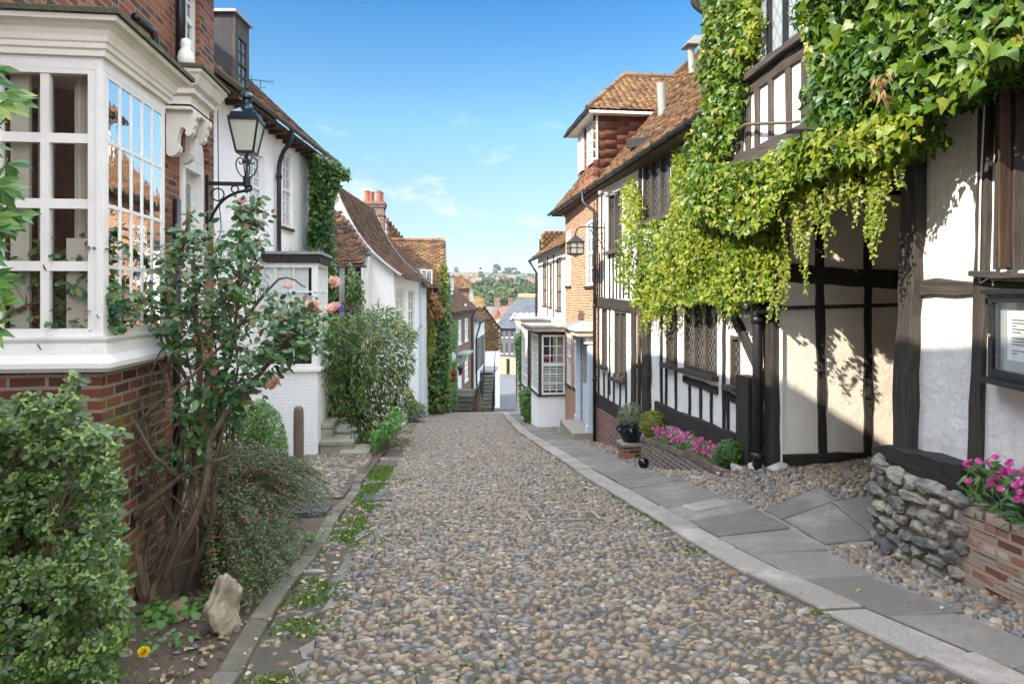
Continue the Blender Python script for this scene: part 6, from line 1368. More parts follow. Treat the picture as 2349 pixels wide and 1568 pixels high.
Yp = 13.15; q = onY(1447, 1012, Yp); t = thing('brick_pier', 'short brick pier carrying the black glazed pot', 'pier', (q.x, Yp, g(q.x, Yp))); m = MB(); m.box(q.x - .2, q.x + .2, Yp - .2, Yp + .2, -2.4, q.z - .06); m.build('pier', BR_RED, t); m = MB(); m.box(q.x - .23, q.x + .23, Yp - .23, Yp + .23, q.z - .057, q.z); m.build('cap', STEPSTONE, t)
POT = Vector((q.x, Yp, q.z + .002)); hp = onY(1447, 968, Yp).z - q.z
t = thing('glazed_pot', 'black glazed two handled pot with a round clipped shrub on the brick pier', 'pot', POT); m = MB(); k = hp / .38
m.lathe(POT, [(.13 * k, 0), (.17 * k, .03 * k), (.22 * k, .14 * k), (.235 * k, .2 * k), (.21 * k, .28 * k), (.19 * k, .31 * k), (.25 * k, .36 * k), (.255 * k, .38 * k), (.21 * k, .38 * k), (.18 * k, .33 * k)], 28); m.build('pot', GLAZED, t, True)
for sg in (-1, 1): m = MB(); m.tube(smooth_pts([POT + Vector((sg * .2 * k, 0, .3 * k)), POT + Vector((sg * .29 * k, 0, .28 * k)), POT + Vector((sg * .23 * k, 0, .17 * k))]), .018, 6); m.build('handle', GLAZED, t)
POTT = t
q = onY(1476, 1066, 11.6); t = thing('ground_spotlight', 'small black ball shaped spotlight on the flints before the brick planter', 'spotlight', (q.x, 11.6, g(q.x, 11.6))); m = MB(); c = (q.x, 11.6, g(q.x, 11.6) + .1); m.lathe(c, [(.02, -.1), (.05, -.08), (.09, -.03), (.1, .02), (.085, .07), (.03, .1)], 16); m.build('body', GLAZED, t, True)
for i, (u, v, X, d, lab) in enumerate([(1690, 1090, 4.1, (.10, .14, .11), 'round white boulder at the near end of the brick planter'), (1735, 1100, 4.3, (.14, .10, .07), 'flat pale stone at the foot of the thick black downpipe'), (1785, 1090, 4.42, (.16, .13, .08), 'pale padstone under the black passage post'), (1655, 1112, 3.95, (.07, .09, .06), 'small grey stone below the broken planter corner')]):
    p = onX(u, v, X); rock('boulder', lab, (X, p.y, g(X, p.y) + .04), d, m_stone('boulder_stone_%d' % i, (.34, .32, .28), (.42, .4, .36), 24, .5, .9, .01), 40 + i, 'boulder')
# rubble plinth under the near corner post and salty brick planter
t = thing('rubble_plinth', 'rough rubble stone plinth under the black corner post of the inn', 'plinth', (4.1, 5.4, g(4.1, 5.4)))
m = MB(); pts = [(3.965, 4.70), (3.95, 5.37), (4.085, 5.89), (4.43, 6.13), (4.7, 6.11), (4.7, 4.70)]; m.prism([(x, y, -1.0) for x, y in pts], (0, 0, 1.06)); m.build('mortar_core', MORTAR_OCHRE, t)
import bmesh
bm = bmesh.new(); r_ = random.Random(5); rg = np.random.default_rng(5)
edge_ = [Vector((3.99, 4.62, 0)), Vector((3.97, 5.35, 0)), Vector((4.1, 5.87, 0)), Vector((4.45, 6.12, 0)), Vector((4.66, 6.13, 0))]
z = -.78
row = 0
while z < -.02 + .055:
    hh = r_.uniform(.07, .15) if z < -.05 else .11; L = 0; seg = [(edge_[i], edge_[i + 1]) for i in range(4)]; tot = sum((b - a).length for a, b in seg); d = r_.uniform(0, .1)
    while d < tot:
        wd = r_.uniform(.09, .33); mid = d + wd / 2; acc = 0
        for a, b in seg:
            if acc + (b - a).length >= mid or b is seg[-1][1]:
                q = a + (b - a) * min(1, (mid - acc) / (b - a).length); tv = (b - a).normalized(); break
            acc += (b - a).length
        res = bmesh.ops.create_icosphere(bm, subdivisions=3, radius=1); co = np.array([v.co[:] for v in res['verts']])
        for k in range(9):
            p_ = rg.normal(0, 1, 3); p_ /= np.linalg.norm(p_); co -= np.maximum(co @ p_ - rg.uniform(.5, .72), 0)[:, None] * p_[None] * .9
        co *= (1 + .12 * fractal(co + row * 3 + d, 2.5, int(d * 100) + row) + .07 * fractal(co + d, 8.0, int(d * 50) + row))[:, None]
        nv = Vector((tv.y, -tv.x, 0)) * -1
        for v, c in zip(res['verts'], co): p3 = Vector((q.x, q.y, z + hh / 2)) + tv * (c[0] * wd * .66) + nv * (c[1] * .07 + .02) + Vector((0, 0, c[2] * hh * .68)); v.co = p3
        d += wd + .02
    z += hh + .012; row += 1
me = bpy.data.meshes.new('rubble'); bm.to_mesh(me); bm.free(); finish(me, 'stones', RUBBLE, t, False)
t = thing('salty_brick_planter', 'crumbling salt stained red brick planter against the inn at near right', 'planter', (4.1, 4, g(4, 4)))
XQ = 3.97; yq = 4.72; ztq = .06
m = MB(); m.box(XQ, XQ + .11, 1.0, yq, -1.0, ztq); m.box(XQ + .112, 4.4, yq - .11, yq - .001, -1.0, ztq - .003); pw_ = m
m = MB(); m.box(XQ + .112, 4.4, 1.0, yq - .112, -1, ztq - .05); m.build('earth', SOIL, t)
m = pw_; rr_ = random.Random(8)
for rowi in range(8):
    for k in range(14):
        if rr_.random() < .34: y0 = yq - .23 * k - (.11 if rowi % 2 else 0) - .225; zz_ = ztq - .078 * rowi - .07; m.box(XQ - rr_.uniform(.006, .016), XQ + .01, y0 + .01, y0 + .215, zz_, zz_ + .066)
m.build('brick_wall', BR_OLD, t)
# ------------------------------------------------------------------ vegetation
def vY(uv, Y):
    a = (uv[:, 0] - CXD) / FD; dx = FWD[0] + RGT[0] * a; dy = FWD[1] + RGT[1] * a; t = Y / dy
    return np.stack([dx * t, Y * np.ones(len(uv)), CAMH + (HYD - uv[:, 1]) / FD * t], 1)
def vX(uv, X):
    a = (uv[:, 0] - CXD) / FD; dx = FWD[0] + RGT[0] * a; dy = FWD[1] + RGT[1] * a; t = X / dx
    return np.stack([X * np.ones(len(uv)), dy * t, CAMH + (HYD - uv[:, 1]) / FD * t], 1)
def cloud(poly, n, Y0, Y1, clump=.0, sc=3.0, seed=1):
    k = int(n * (1.0 + clump * 2.2)) + 10; uv = in_poly(poly, k); P = vY(uv, R.uniform(Y0, Y1, k))
    if clump: s = fractal(P, sc, seed); P = P[np.argsort(-(s + R.normal(0, .35, k)))[:n]]
    return P[:n]
def outward(P, up=.6, fx=.25, fy=-.45):
    c = P.mean(0); d = (P - c) / (P.std(0) + 1e-6); return unit(d) * .8 + np.array((fx, fy, up))
def twigs(parent, name, base_pts, P, k, mat, r=.006, seed=0):
    """thin twigs from the nearest stem point to k of the crown points"""
    r_ = np.random.default_rng(seed); B = np.array([list(b) for b in base_pts]); m = MB()
    for i in r_.choice(len(P), min(k, len(P)), False):
        q = P[i]; d = np.linalg.norm(B - q, axis=1) + np.maximum(0, B[:, 2] - q[2] + .05) * 2; b = B[d.argmin()]; mid = (b + q) / 2 + r_.normal(0, .03, 3) + np.array((0, 0, .08 * np.linalg.norm(q - b)))
        m.tube([b, (b * .7 + mid * .3), mid, q], [r, r * .8, r * .6, r * .35], 4, False)
    o = m.build(name, mat, parent); o['kind'] = 'stuff'; return o
def stems(parent, name, lines, mat, r0, n=6):
    m = MB(); pts = []
    for L in lines:
        rr = L[0] if isinstance(L[0], (int, float)) else r0; pp = [q for q in L if not isinstance(q, (int, float))]
        sp = smooth_pts(pp, 4); k = len(sp); sp = [q + Vector((U(-1, 1), U(-1, 1), U(-1, 1))) * rr * .35 for q in sp]; m.tube(sp, [rr * (1 - .6 * i / (k - 1)) for i in range(k)], n); pts += sp
    m.build(name, mat, parent, False); return pts
def compound(P, nl, L, spread=.5):
    """leaflets set round each point: returns positions and tip directions"""
    n = len(P); ax = unit(R.normal(0, 1, (n, 3)) + np.array((0, -.3, .1))); Q = []; T = []
    for k in range(nl):
        s = (k // 2) / max(1, nl // 2) * L; sd = (-1) ** k; pr = unit(np.cross(ax, np.array((.1, .3, 1.0)))) * sd
        last = k == nl - 1; Q.append(P + ax * (L if last else s)); T.append(ax + (0 if last else 1) * pr * 1.1 + np.array((0, 0, -.35)))
    return np.concatenate(Q), np.concatenate(T)
def bloom(parent, c, r, mat, name='bloom', n=18, axis=None, seed=0):
    rg = np.random.default_rng(seed); ax = np.array(axis if axis is not None else (rg.normal(0, .4), -.5 + rg.normal(0, .3), .75)); ax /= np.linalg.norm(ax)
    t1 = np.cross(ax, (1, .2, 0)); t1 /= np.linalg.norm(t1); t2 = np.cross(ax, t1); an = np.arange(n) * 2.4; rr = np.sqrt((np.arange(n) + .5) / n)
    rad = np.cos(an)[:, None] * t1 + np.sin(an)[:, None] * t2; tip = ax[None] * (1.25 - rr[:, None] * 1.15) + rad * (.15 + rr[:, None]); nrm = ax[None] * (rr[:, None] + .1) - rad * (1.2 - rr[:, None])
    P = np.array(c)[None] + rad * (rr[:, None] * r * .15); tp = leaf_tpl([(.05, 0), (.34, .35), (.46, .7), (.34, .95), (.05, 1.02)], .35, -.18)
    V, F = scatter(tp[0], tp[1], P, frames(nrm, tip + rg.normal(0, .12, (n, 3))), r * (.6 + .45 * rr)); return np_mesh(name, V, F, mat, parent, True)
def blossoms(parent, P, r, mat, name='blossom', facing=(-.5, -.4, .8)):
    n = len(P); ax = unit(np.array(facing)[None] + R.normal(0, .35, (n, 3))); t1 = unit(np.cross(ax, np.array((.3, 1, .1)))); t2 = np.cross(ax, t1); tp = leaf_tpl([(.06, 0), (.42, .45), (.46, .8), (.1, 1.0)], .1, .12); Q = []; N_ = []; T = []
    for k in range(5): a = k * 1.2566; Q.append(P); N_.append(ax); T.append(t1 * math.cos(a) + t2 * math.sin(a) + ax * .18)
    V, F = scatter(tp[0], tp[1], np.concatenate(Q), frames(np.concatenate(N_), np.concatenate(T)), R.uniform(.8, 1.15, 5 * n) * r); return np_mesh(name, V, F, mat, parent)

# the great creeper on the inn
cr = thing('virginia_creeper', 'large green creeper hanging over the inn front and carriage passage', 'creeper', (4.0, 8, 3))
def creep(poly, n, X, mat, s0, s1, thick, seed, bulge=.25, young=0.0, deep=0):
    uv = in_poly(poly, n); P = vX(uv, X) if not callable(X) else np.array([X(*q) for q in uv]); f = fractal(P, 1.5, seed) + .6 * fractal(P, 4.0, seed + 3); dep = R.random(n) ** 1.5
    P[:, 0] -= bulge * (f * .5 + .5) - thick * dep
    nr = np.tile((-.8, -.3, .38), (n, 1)); o = leaves('foliage', mat, P, nr, R.uniform(s0 * .75, s1 * 1.05, n) * (1 - .25 * dep), T_IVY, cr, np.tile((-.25, -.1, -1.0), (n, 1)), .72, None, .6); return P
FRONT = lambda off: (lambda u, v: FR2.p(*(lambda a, z: (a, off, z))(*FR2.px(u, v, off))))
A2 = [(1842, -60), (2420, -60), (2420, 120), (2349, 135), (2300, 185), (2240, 205), (2180, 240), (2110, 255), (2060, 265), (1990, 290), (1905, 290), (1870, 275), (1876, 215), (1862, 150), (1846, 90)]
creep(A2, 8200, 3.86, L_DEEP, .055, .112, .36, 3, .24); creep(A2, 900, 3.74, L_CREEP, .07, .14, .2, 4, .22)
A1 = [(1614, -60), (1722, -60), (1716, 60), (1706, 140), (1700, 200), (1692, 290), (1668, 350), (1600, 400), (1572, 350), (1600, 290), (1622, 240), (1612, 150), (1622, 90)]
creep(A1, 3800, 3.93, L_CREEP, .065, .12, .3, 5, .12)
creep([(1722, 0), (1745, 20), (1728, 80), (1722, 130), (1700, 150), (1700, 0)], 200, 3.9, L_CREEP_Y, .06, .1, .2, 6, .1); creep([(1838, 0), (1870, 0), (1880, 110), (1868, 190), (1858, 110), (1842, 60)], 260, 3.85, L_CREEP_Y, .06, .1, .2, 7, .1)
A3 = [(1668, 375), (1720, 372), (1790, 350), (1860, 312), (1990, 285), (2060, 262), (2118, 262), (2108, 325), (2050, 362), (2010, 372), (1960, 372), (1910, 392), (1850, 420), (1800, 470), (1760, 520), (1700, 540), (1600, 500), (1560, 420), (1570, 380)]
creep(A3, 9500, 3.84, L_CREEP, .05, .10, .36, 8, .22); creep(A3, 900, 3.76, L_CREEP_Y, .05, .10, .2, 9, .22)
A4 = [(1432, 545), (1500, 505), (1545, 500), (1570, 420), (1640, 420), (1700, 470), (1780, 480), (1800, 530), (1795, 610), (1770, 690), (1720, 690), (1690, 720), (1640, 690), (1590, 700), (1540, 690), (1500, 740), (1480, 700), (1450, 700), (1430, 640), (1424, 600)]
creep(A4, 8000, FRONT(.30), L_CREEP, .05, .095, .26, 10, .22); creep(A4, 7000, FRONT(.36), L_CREEP_Y, .045, .085, .2, 11, .22)
creep([(1428, 550), (1424, 430), (1446, 400), (1462, 420), (1474, 470), (1470, 520)], 700, FRONT(.12), L_CREEP_Y, .06, .1, .1, 12, .05); creep([(1545, 345), (1566, 340), (1570, 470), (1546, 500)], 700, FRONT(.14), L_CREEP_Y, .06, .1, .1, 13, .06)
m = MB(); SP = []; ST = []; SS = []
def strand(u, v0, v1, X, r_=random.Random(4)):
    a = vX(np.array([[u, v0]]), X)[0]; b = vX(np.array([[u + r_.uniform(-12, 12), v1]]), X)[0]; n = max(4, int(np.linalg.norm(b - a) / .022)); ph = r_.uniform(0, 6); pts = []
    for k in range(n + 1):
        t = k / n; p = a + (b - a) * t; p = p + np.array((.03 * math.sin(ph + t * 5), .045 * math.sin(ph * 2 + t * 6), 0)); pts.append(p); SP.append(p + R.normal(0, .014, 3)); ST.append((R.normal(0, .6), R.normal(0, .6), -.6)); SS.append((.064 - .036 * t) * R.uniform(.7, 1.25))
    m.tube(pts[::3] + [pts[-1]], .003, 3, False)
for u, a, b in ((1486, 690, 795), (1497, 690, 770), (1476, 690, 760), (1540, 680, 765), (1556, 660, 750), (1660, 680, 740), (1790, 560, 700), (1798, 590, 715), (1812, 460, 610), (1826, 440, 570), (1838, 440, 530), (1862, 420, 560), (1874, 420, 500), (1893, 400, 520), (1906, 400, 560), (1916, 400, 500), (1932, 390, 480), (1950, 390, 500), (1962, 385, 490), (1985, 380, 545), (1996, 380, 500), (2008, 370, 540), (2016, 370, 575), (2024, 370, 560), (2030, 370, 500), (2052, 330, 470), (2074, 320, 420), (1850, 430, 640), (1843, 430, 600), (1880, 410, 540), (1940, 390, 470), (1975, 380, 500), (2002, 380, 590), (1780, 600, 720), (1770, 640, 730), (1755, 640, 720)):
    X = 3.85 if u > 1800 else (4.05 if u > 1600 else 4.0)
    for k in range(2): strand(u + U(-9, 9), a - 12, a + (b - a) * U(.7, 1.2), X)
m.build('strand_stem', STEM_G, cr)['kind'] = 'stuff'
n = len(SP); leaves('strand_foliage', L_CREEP_Y, np.array(SP), np.tile((-.7, -.5, .4), (n, 1)), np.array(SS), T_IVY, cr, np.array(ST), .5)
stems(cr, 'stem', [(.035, onX(1600, 690, 4.15), onX(1560, 560, 4.1), onX(1620, 430, 4.0), onX(1690, 300, 3.95), onX(1780, 285, 3.9), onX(1900, 275, 3.85), onX(2060, 285, 3.85)), (.025, onX(2060, 285, 3.85), onX(2160, 230, 3.9), onX(2230, 150, 3.9)), (.02, onX(1700, 470, 4.2), onX(1800, 380, 4.1), onX(1950, 340, 4.0), onX(2080, 330, 4.0)), (.02, onX(1640, 300, 4.0), onX(1660, 150, 4.0), onX(1670, 0, 4.0))], STEM_B, .03)
P = cloud([(2010, 180), (2040, 175), (2025, 240), (2000, 230)], 30, 5.2, 5.6); P[:, 0] = 3.55; leaves('withered_foliage', L_RUST, vX(in_poly([(2000, 175), (2040, 165), (2030, 240), (2005, 215)], 26), 3.50), np.tile((-.7, -.3, .3), (26, 1)), R.uniform(.06, .12, 26), T_LANCE, cr, None, .5)

# evergreen bush at lower left
BP = [(-60, 960), (0, 925), (60, 945), (120, 905), (190, 930), (215, 985), (262, 1085), (262, 1150), (284, 1230), (270, 1290), (296, 1350), (280, 1430), (262, 1490), (235, 1570), (200, 1600), (-60, 1600)]
t = thing('evergreen_bush', 'dense glossy evergreen bush with pale young shoots at lower left', 'bush', (-1.9, 3.6, g(-1.9, 3.6)))
P = cloud(BP, 1500, 3.1, 4.1, .35, 6.0, 3); d_ = outward(P, .5, .5, -.3); sel_ = np.argsort(-np.linalg.norm((P - P.mean(0)) / P.std(0), axis=1))[:170]; P = np.concatenate([P, P[sel_] + d_[sel_] * R.uniform(.03, .11, (170, 1))]); dx_ = P @ np.array((RGT[0], RGT[1], 0)); dy_ = P @ np.array((FWD[0], FWD[1], 0)); P = P[CXD + FD * dx_ / dy_ < 292 + R.normal(0, 10, len(P))]
st = stems(t, 'stem', [(.02, Vector((-1.95, 3.7, -.7)), Vector((-2.0, 3.7, -.2)), Vector(P[i])) for i in range(0, 160, 8)], BARK, .02)
twigs(t, 'twig', st, P, 380, BARK, .004)
def whorl(P, k, s0, s1, mat, name, lift=.35):
    n = len(P); ax = unit(outward(P, .7, .35, -.5) + R.normal(0, .4, (n, 3))); t1 = unit(np.cross(ax, R.normal(0, 1, (n, 3)))); t2 = np.cross(ax, t1); Q = []; N_ = []; T = []
    for i in range(k): a = i * 2.4; lv = i / k; rad = t1 * math.cos(a) + t2 * math.sin(a); Q.append(P + ax * (.045 * lv - .03)); N_.append(ax * 1.0 - rad * .3 * lv); T.append(rad + ax * (lift * lv))
    Q, N_, T = map(np.concatenate, (Q, N_, T)); leaves(name, mat, Q, N_, R.uniform(s0, s1, len(Q)), T_OBOV, t, T, .2, None, .25)
whorl(P, 8, .034, .052, L_BUSH, 'foliage')
far = P[:, 1] < np.percentile(P[:, 1], 45); whorl(P[far] + np.array((.0, -.03, .03)), 5, .016, .028, L_BUSHY, 'young_foliage', 1.0)
# palmate vine leaves at the left edge, close to the camera
t = thing('climbing_vine', 'bright green vine with pointed leaves reaching in at the left edge before the window', 'vine', (-1.75, 2.3, g(-1.75, 2.3)))
VP = [(-60, 120), (30, 130), (62, 165), (64, 290), (20, 300), (40, 340), (70, 420), (58, 470), (96, 525), (60, 545), (30, 610), (50, 650), (80, 720), (40, 760), (-60, 800)]
P = cloud([(u_ - 38, v_) for u_, v_ in VP], 66, 2.1, 2.6, .3, 5, 2); Q = []; N_ = []; T = []
for p in P:
    ax = R.normal(0, .4, 3) + np.array((.8, -.2, -.35)); ax /= np.linalg.norm(ax); sd = np.cross(ax, (0, -.7, .7)); 
    for k, a in enumerate((-1.15, -.55, 0, .55, 1.15)): Q.append(p); T.append(ax * math.cos(a) + sd * math.sin(a)); N_.append((.1, -.75, .6))
n = len(Q); leaves('foliage', L_VINE, np.array(Q), np.array(N_), R.uniform(.05, .085, n), leaf_tpl([(.01, 0), (.12, .3), (.19, .6), (.01, 1)], .25, .2), t, np.array(T), .18, None, .1)
st = stems(t, 'stem', [(.012, Vector((-1.75, 2.3, -.4)), onY(-40, 900, 2.4), onY(-30, 600, 2.4), onY(-20, 300, 2.4), onY(-30, 60, 2.4))], BARK, .012); twigs(t, 'twig', st, P, 78, STEM_G, .004)

# the rose
ro = thing('rose_bush', 'tall leggy rose with thick brown canes and apricot pink blooms before the bay window', 'rose', (-1.9, 5.0, g(-1.9, 5.0)))
RZ = lambda u, v, Y: onY(u, v, Y)
lines = [(.045, RZ(335, 1395, 5.05), RZ(310, 1290, 5.05), RZ(270, 1200, 5.1), RZ(255, 1100, 5.1), RZ(235, 1000, 5.0), RZ(200, 860, 4.9), RZ(240, 745, 4.8), RZ(300, 690, 4.8)),
         (.04, RZ(345, 1385, 5.0), RZ(380, 1300, 5.1), RZ(430, 1220, 5.1), RZ(445, 1100, 5.2), RZ(450, 960, 5.2), RZ(455, 800, 5.2), RZ(440, 600, 5.2)),
         (.03, RZ(405, 1390, 5.3), RZ(440, 1310, 5.3), RZ(480, 1200, 5.4), RZ(500, 1060, 5.4), RZ(505, 900, 5.4), RZ(540, 760, 5.4), RZ(560, 520, 5.4)),
         (.03, RZ(350, 1370, 5.1), RZ(395, 1290, 5.0), RZ(470, 1130, 5.0), RZ(480, 1010, 5.1), RZ(560, 900, 5.2), RZ(640, 800, 5.3), RZ(720, 700, 5.4)),
         (.024, RZ(470, 1200, 5.3), RZ(420, 1110, 5.1), RZ(360, 1050, 4.9), RZ(300, 960, 4.9)),
         (.022, RZ(300, 1190, 5.0), RZ(420, 1090, 5.0), RZ(540, 1040, 5.1)),
         (.022, RZ(330, 1350, 5.1), RZ(400, 1180, 5.3), RZ(420, 1010, 5.3), RZ(430, 880, 5.3), RZ(380, 760, 5.2), RZ(420, 560, 5.2), RZ(432, 490, 5.2)),
         (.018, RZ(255, 1100, 5.1), RZ(330, 960, 5.0), RZ(420, 880, 5.0), RZ(520, 780, 5.1), RZ(600, 680, 5.2)),
         (.012, RZ(200, 860, 4.9), RZ(120, 790, 4.8), RZ(40, 830, 4.7), RZ(-20, 920, 4.7)), (.012, RZ(300, 700, 4.8), RZ(180, 695, 4.7), RZ(60, 700, 4.6), RZ(-30, 760, 4.6)),
         (.010, RZ(230, 740, 4.8), RZ(215, 640, 4.7), RZ(240, 560, 4.7), RZ(255, 520, 4.7)), (.010, RZ(120, 700, 4.7), RZ(130, 620, 4.7), RZ(190, 550, 4.7)),
         (.012, RZ(540, 760, 5.4), RZ(640, 640, 5.4), RZ(700, 660, 5.4)), (.014, RZ(455, 800, 5.2), RZ(520, 700, 5.2), RZ(590, 600, 5.2))]
rc = random.Random(21)
for i in range(16):
    b0 = rc.choice([(335, 1390, 5.05), (350, 1380, 5.0), (405, 1390, 5.3), (320, 1330, 5.1)]); u1, v1 = rc.uniform(280, 560), rc.uniform(820, 1000); um = (b0[0] + u1) / 2 + rc.uniform(-90, 90)
    lines.append((rc.uniform(.009, .02), RZ(*b0), RZ(um, rc.uniform(1180, 1260), 5.1 + rc.uniform(-.15, .3)), RZ((um + u1) / 2 + rc.uniform(-50, 50), rc.uniform(1040, 1120), 5.1 + rc.uniform(-.2, .3)), RZ(u1, v1, 5.2 + rc.uniform(-.2, .3)), RZ(u1 + rc.uniform(-60, 90), v1 - rc.uniform(80, 240), 5.2)))
for i in range(10):
    u0, v0 = rc.uniform(260, 480), rc.uniform(1000, 1220); lines.append((rc.uniform(.005, .012), RZ(u0, v0, 5.1), RZ(u0 + rc.uniform(-60, 60), v0 - 70, 5.0 + rc.uniform(-.1, .2)), RZ(u0 + rc.uniform(-120, 140), v0 - rc.uniform(100, 220), 5.1)))
st = stems(ro, 'cane', lines, BARK, .02, 7)
pol = [([(395, 560), (440, 520), (520, 560), (560, 500), (600, 560), (610, 660), (640, 720), (720, 730), (725, 790), (680, 830), (640, 870), (590, 880), (520, 860), (440, 840), (390, 820), (350, 740), (300, 780), (290, 700), (360, 640)], 420, 4.9, 5.8), ([(640, 690), (720, 690), (740, 740), (700, 800), (640, 800)], 85, 5.2, 5.7),
       ([(545, 455), (600, 470), (590, 560), (545, 560)], 40, 5.3, 5.5), ([(415, 490), (440, 490), (440, 560), (420, 560)], 12, 5.1, 5.3), ([(60, 660), (170, 640), (300, 650), (310, 740), (230, 790), (130, 760), (20, 790)], 130, 4.6, 4.9), ([(10, 590), (120, 560), (140, 640), (0, 680)], 40, 4.6, 4.8), ([(200, 540), (260, 510), (280, 540), (220, 640), (130, 620)], 34, 4.6, 4.8), ([(70, 760), (150, 740), (140, 840), (60, 830)], 26, 4.6, 4.8), ([(480, 860), (600, 870), (560, 960), (470, 960)], 60, 5.1, 5.5), ([(390, 900), (480, 880), (500, 1000), (420, 1100), (360, 1080)], 40, 4.9, 5.3)]
Ps = np.concatenate([cloud(p, k, a, b, .25, 6, 7) for p, k, a, b in pol]); twigs(ro, 'twig', st, Ps, 560, STEM_G, .0045, 3)
Q, T = compound(Ps, 5, .10); n = len(Q); leaves('foliage', L_ROSE, Q, np.tile((.25, -.45, .75), (n, 1)), R.uniform(.040, .075, n), T_OVAL, ro, T, .45, None, .3)
Q = Ps[R.random(len(Ps)) < .12]; leaves('red_foliage', L_RUST, Q + R.normal(0, .05, Q.shape), np.tile((.2, -.5, .6), (len(Q), 1)), R.uniform(.03, .055, len(Q)), T_OVAL, ro)
for i, (u, v, Y, r) in enumerate(((555, 466, 5.4, .06), (660, 662, 5.4, .058), (716, 704, 5.5, .075), (765, 648, 5.6, .062), (766, 712, 5.6, .085), (629, 882, 5.2, .07), (311, 706, 4.8, .045), (570, 690, 5.3, .05), (590, 735, 5.3, .05), (650, 735, 5.4, .05), (560, 660, 5.3, .035), (672, 700, 5.5, .06))): bloom(ro, onY(u, v, Y), r * .78, P_PINK, 'bloom', 20, None, i)
m = MB()
for i in range(22): q = Ps[R.integers(len(Ps))] + R.normal(0, .05, 3); m.lathe(q, [(.004, -.02), (.012, -.006), (.012, .008), (.004, .025)], 8)
for u, v in ((432, 488), (540, 490), (575, 480), (590, 530), (600, 520), (545, 515)): m.lathe(onY(u, v, 5.3), [(.004, -.02), (.013, -.006), (.012, .01), (.004, .028)], 8)
m.build('bud', STEM_G, ro)['kind'] = 'stuff'
q = onY(782, 706, 15.3); t = thing('globe_flower', 'single violet blue globe flower at the top of the buddleia beside the roses', 'flower', (q.x, 15.3, g(q.x, 15.3)))
n = 160; d = unit(R.normal(0, 1, (n, 3))); leaves('flower_head', P_VIOLET, np.array(q) + d * .085, d, R.uniform(.03, .05, n), T_TINY, t, d, .2, None, .2); stems(t, 'stem', [(.006, q - Vector((-.05, -.5, 1.2)), q - Vector((0, -.1, .5)), q)], STEM_G, .006)

# cotoneaster with red berries
t = thing('cotoneaster', 'dark arching cotoneaster full of small red berries spilling towards the kerb', 'shrub', (-1.95, 6.6, g(-1.9, 6.6)))
cot_poly = [(500, 1050), (560, 1030), (640, 1040), (700, 1050), (745, 1080), (765, 1130), (770, 1190), (740, 1200), (700, 1180), (705, 1260), (660, 1330), (640, 1360), (560, 1385), (470, 1350), (450, 1290), (460, 1150), (470, 1080)]; uv_ = in_poly(cot_poly + [], 460); yy_ = np.interp(uv_[:, 1], [1040, 1200, 1370], [7.2, 6.2, 5.0]) + R.uniform(-.35, .55, 460); ends = vY(uv_, yy_); ends[:, 2] = np.maximum(ends[:, 2], gz(ends[:, 0], ends[:, 1]) + .04); base = np.array((-1.95, 6.2, -.5)); m = MB(); LP = []; LT = []; BPs = []
for e_ in ends:
    top = (base * .45 + e_ * .55) + np.array((0, 0, .22 + .25 * R.random())); pts = [base + R.normal(0, .05, 3), base * .7 + top * .3 + np.array((0, 0, .12)), top, e_]; sp = smooth_pts(pts, 7); m.tube(sp, [.007 * (1 - .8 * i / (len(sp) - 1)) for i in range(len(sp))], 4, False)
    sp = np.array([list(q) for q in sp]); d = np.diff(sp, axis=0); L = np.linalg.norm(d, axis=1); s = np.concatenate([[0], np.cumsum(L)]); k = int(s[-1] / .011); tt = np.linspace(.25, 1, k) * s[-1]
    p = np.stack([np.interp(tt, s, sp[:, j]) for j in range(3)], 1); dd = unit(np.stack([np.interp(tt, s[1:], d[:, j]) for j in range(3)], 1)); LP.append(p); sd = np.where(np.arange(k) % 2, 1, -1)[:, None]; LT.append(dd * .6 + unit(np.cross(dd, np.array((0, 0, 1.)))) * sd); BPs.append(p[R.random(k) < .055] + np.array((0, 0, -.008)))
m.build('stem', STEM_B, t); LP = np.concatenate(LP); LT = np.concatenate(LT); n = len(LP)
LP += R.normal(0, .012, LP.shape); leaves('foliage', L_COT, LP, np.tile((.2, -.3, .9), (n, 1)), R.uniform(.019, .034, n), T_TINY, t, LT, .4, None, .3)
BPs = np.concatenate(BPs); BPs = BPs[fractal(BPs, 3, 4) > -.25] + R.normal(0, .008, (int((fractal(BPs, 3, 4) > -.25).sum()), 3)); o8 = np.array([(1, 0, 0), (0, 1, 0), (-1, 0, 0), (0, -1, 0), (0, 0, 1), (0, 0, -1)], float); fo = np.array([(0, 1, 4), (1, 2, 4), (2, 3, 4), (3, 0, 4), (1, 0, 5), (2, 1, 5), (3, 2, 5), (0, 3, 5)])
V, F = scatter(o8, [fo], BPs, np.tile(np.eye(3), (len(BPs), 1, 1)), R.uniform(.008, .012, len(BPs))); np_mesh('berries', V, F, BERRY, t, True)
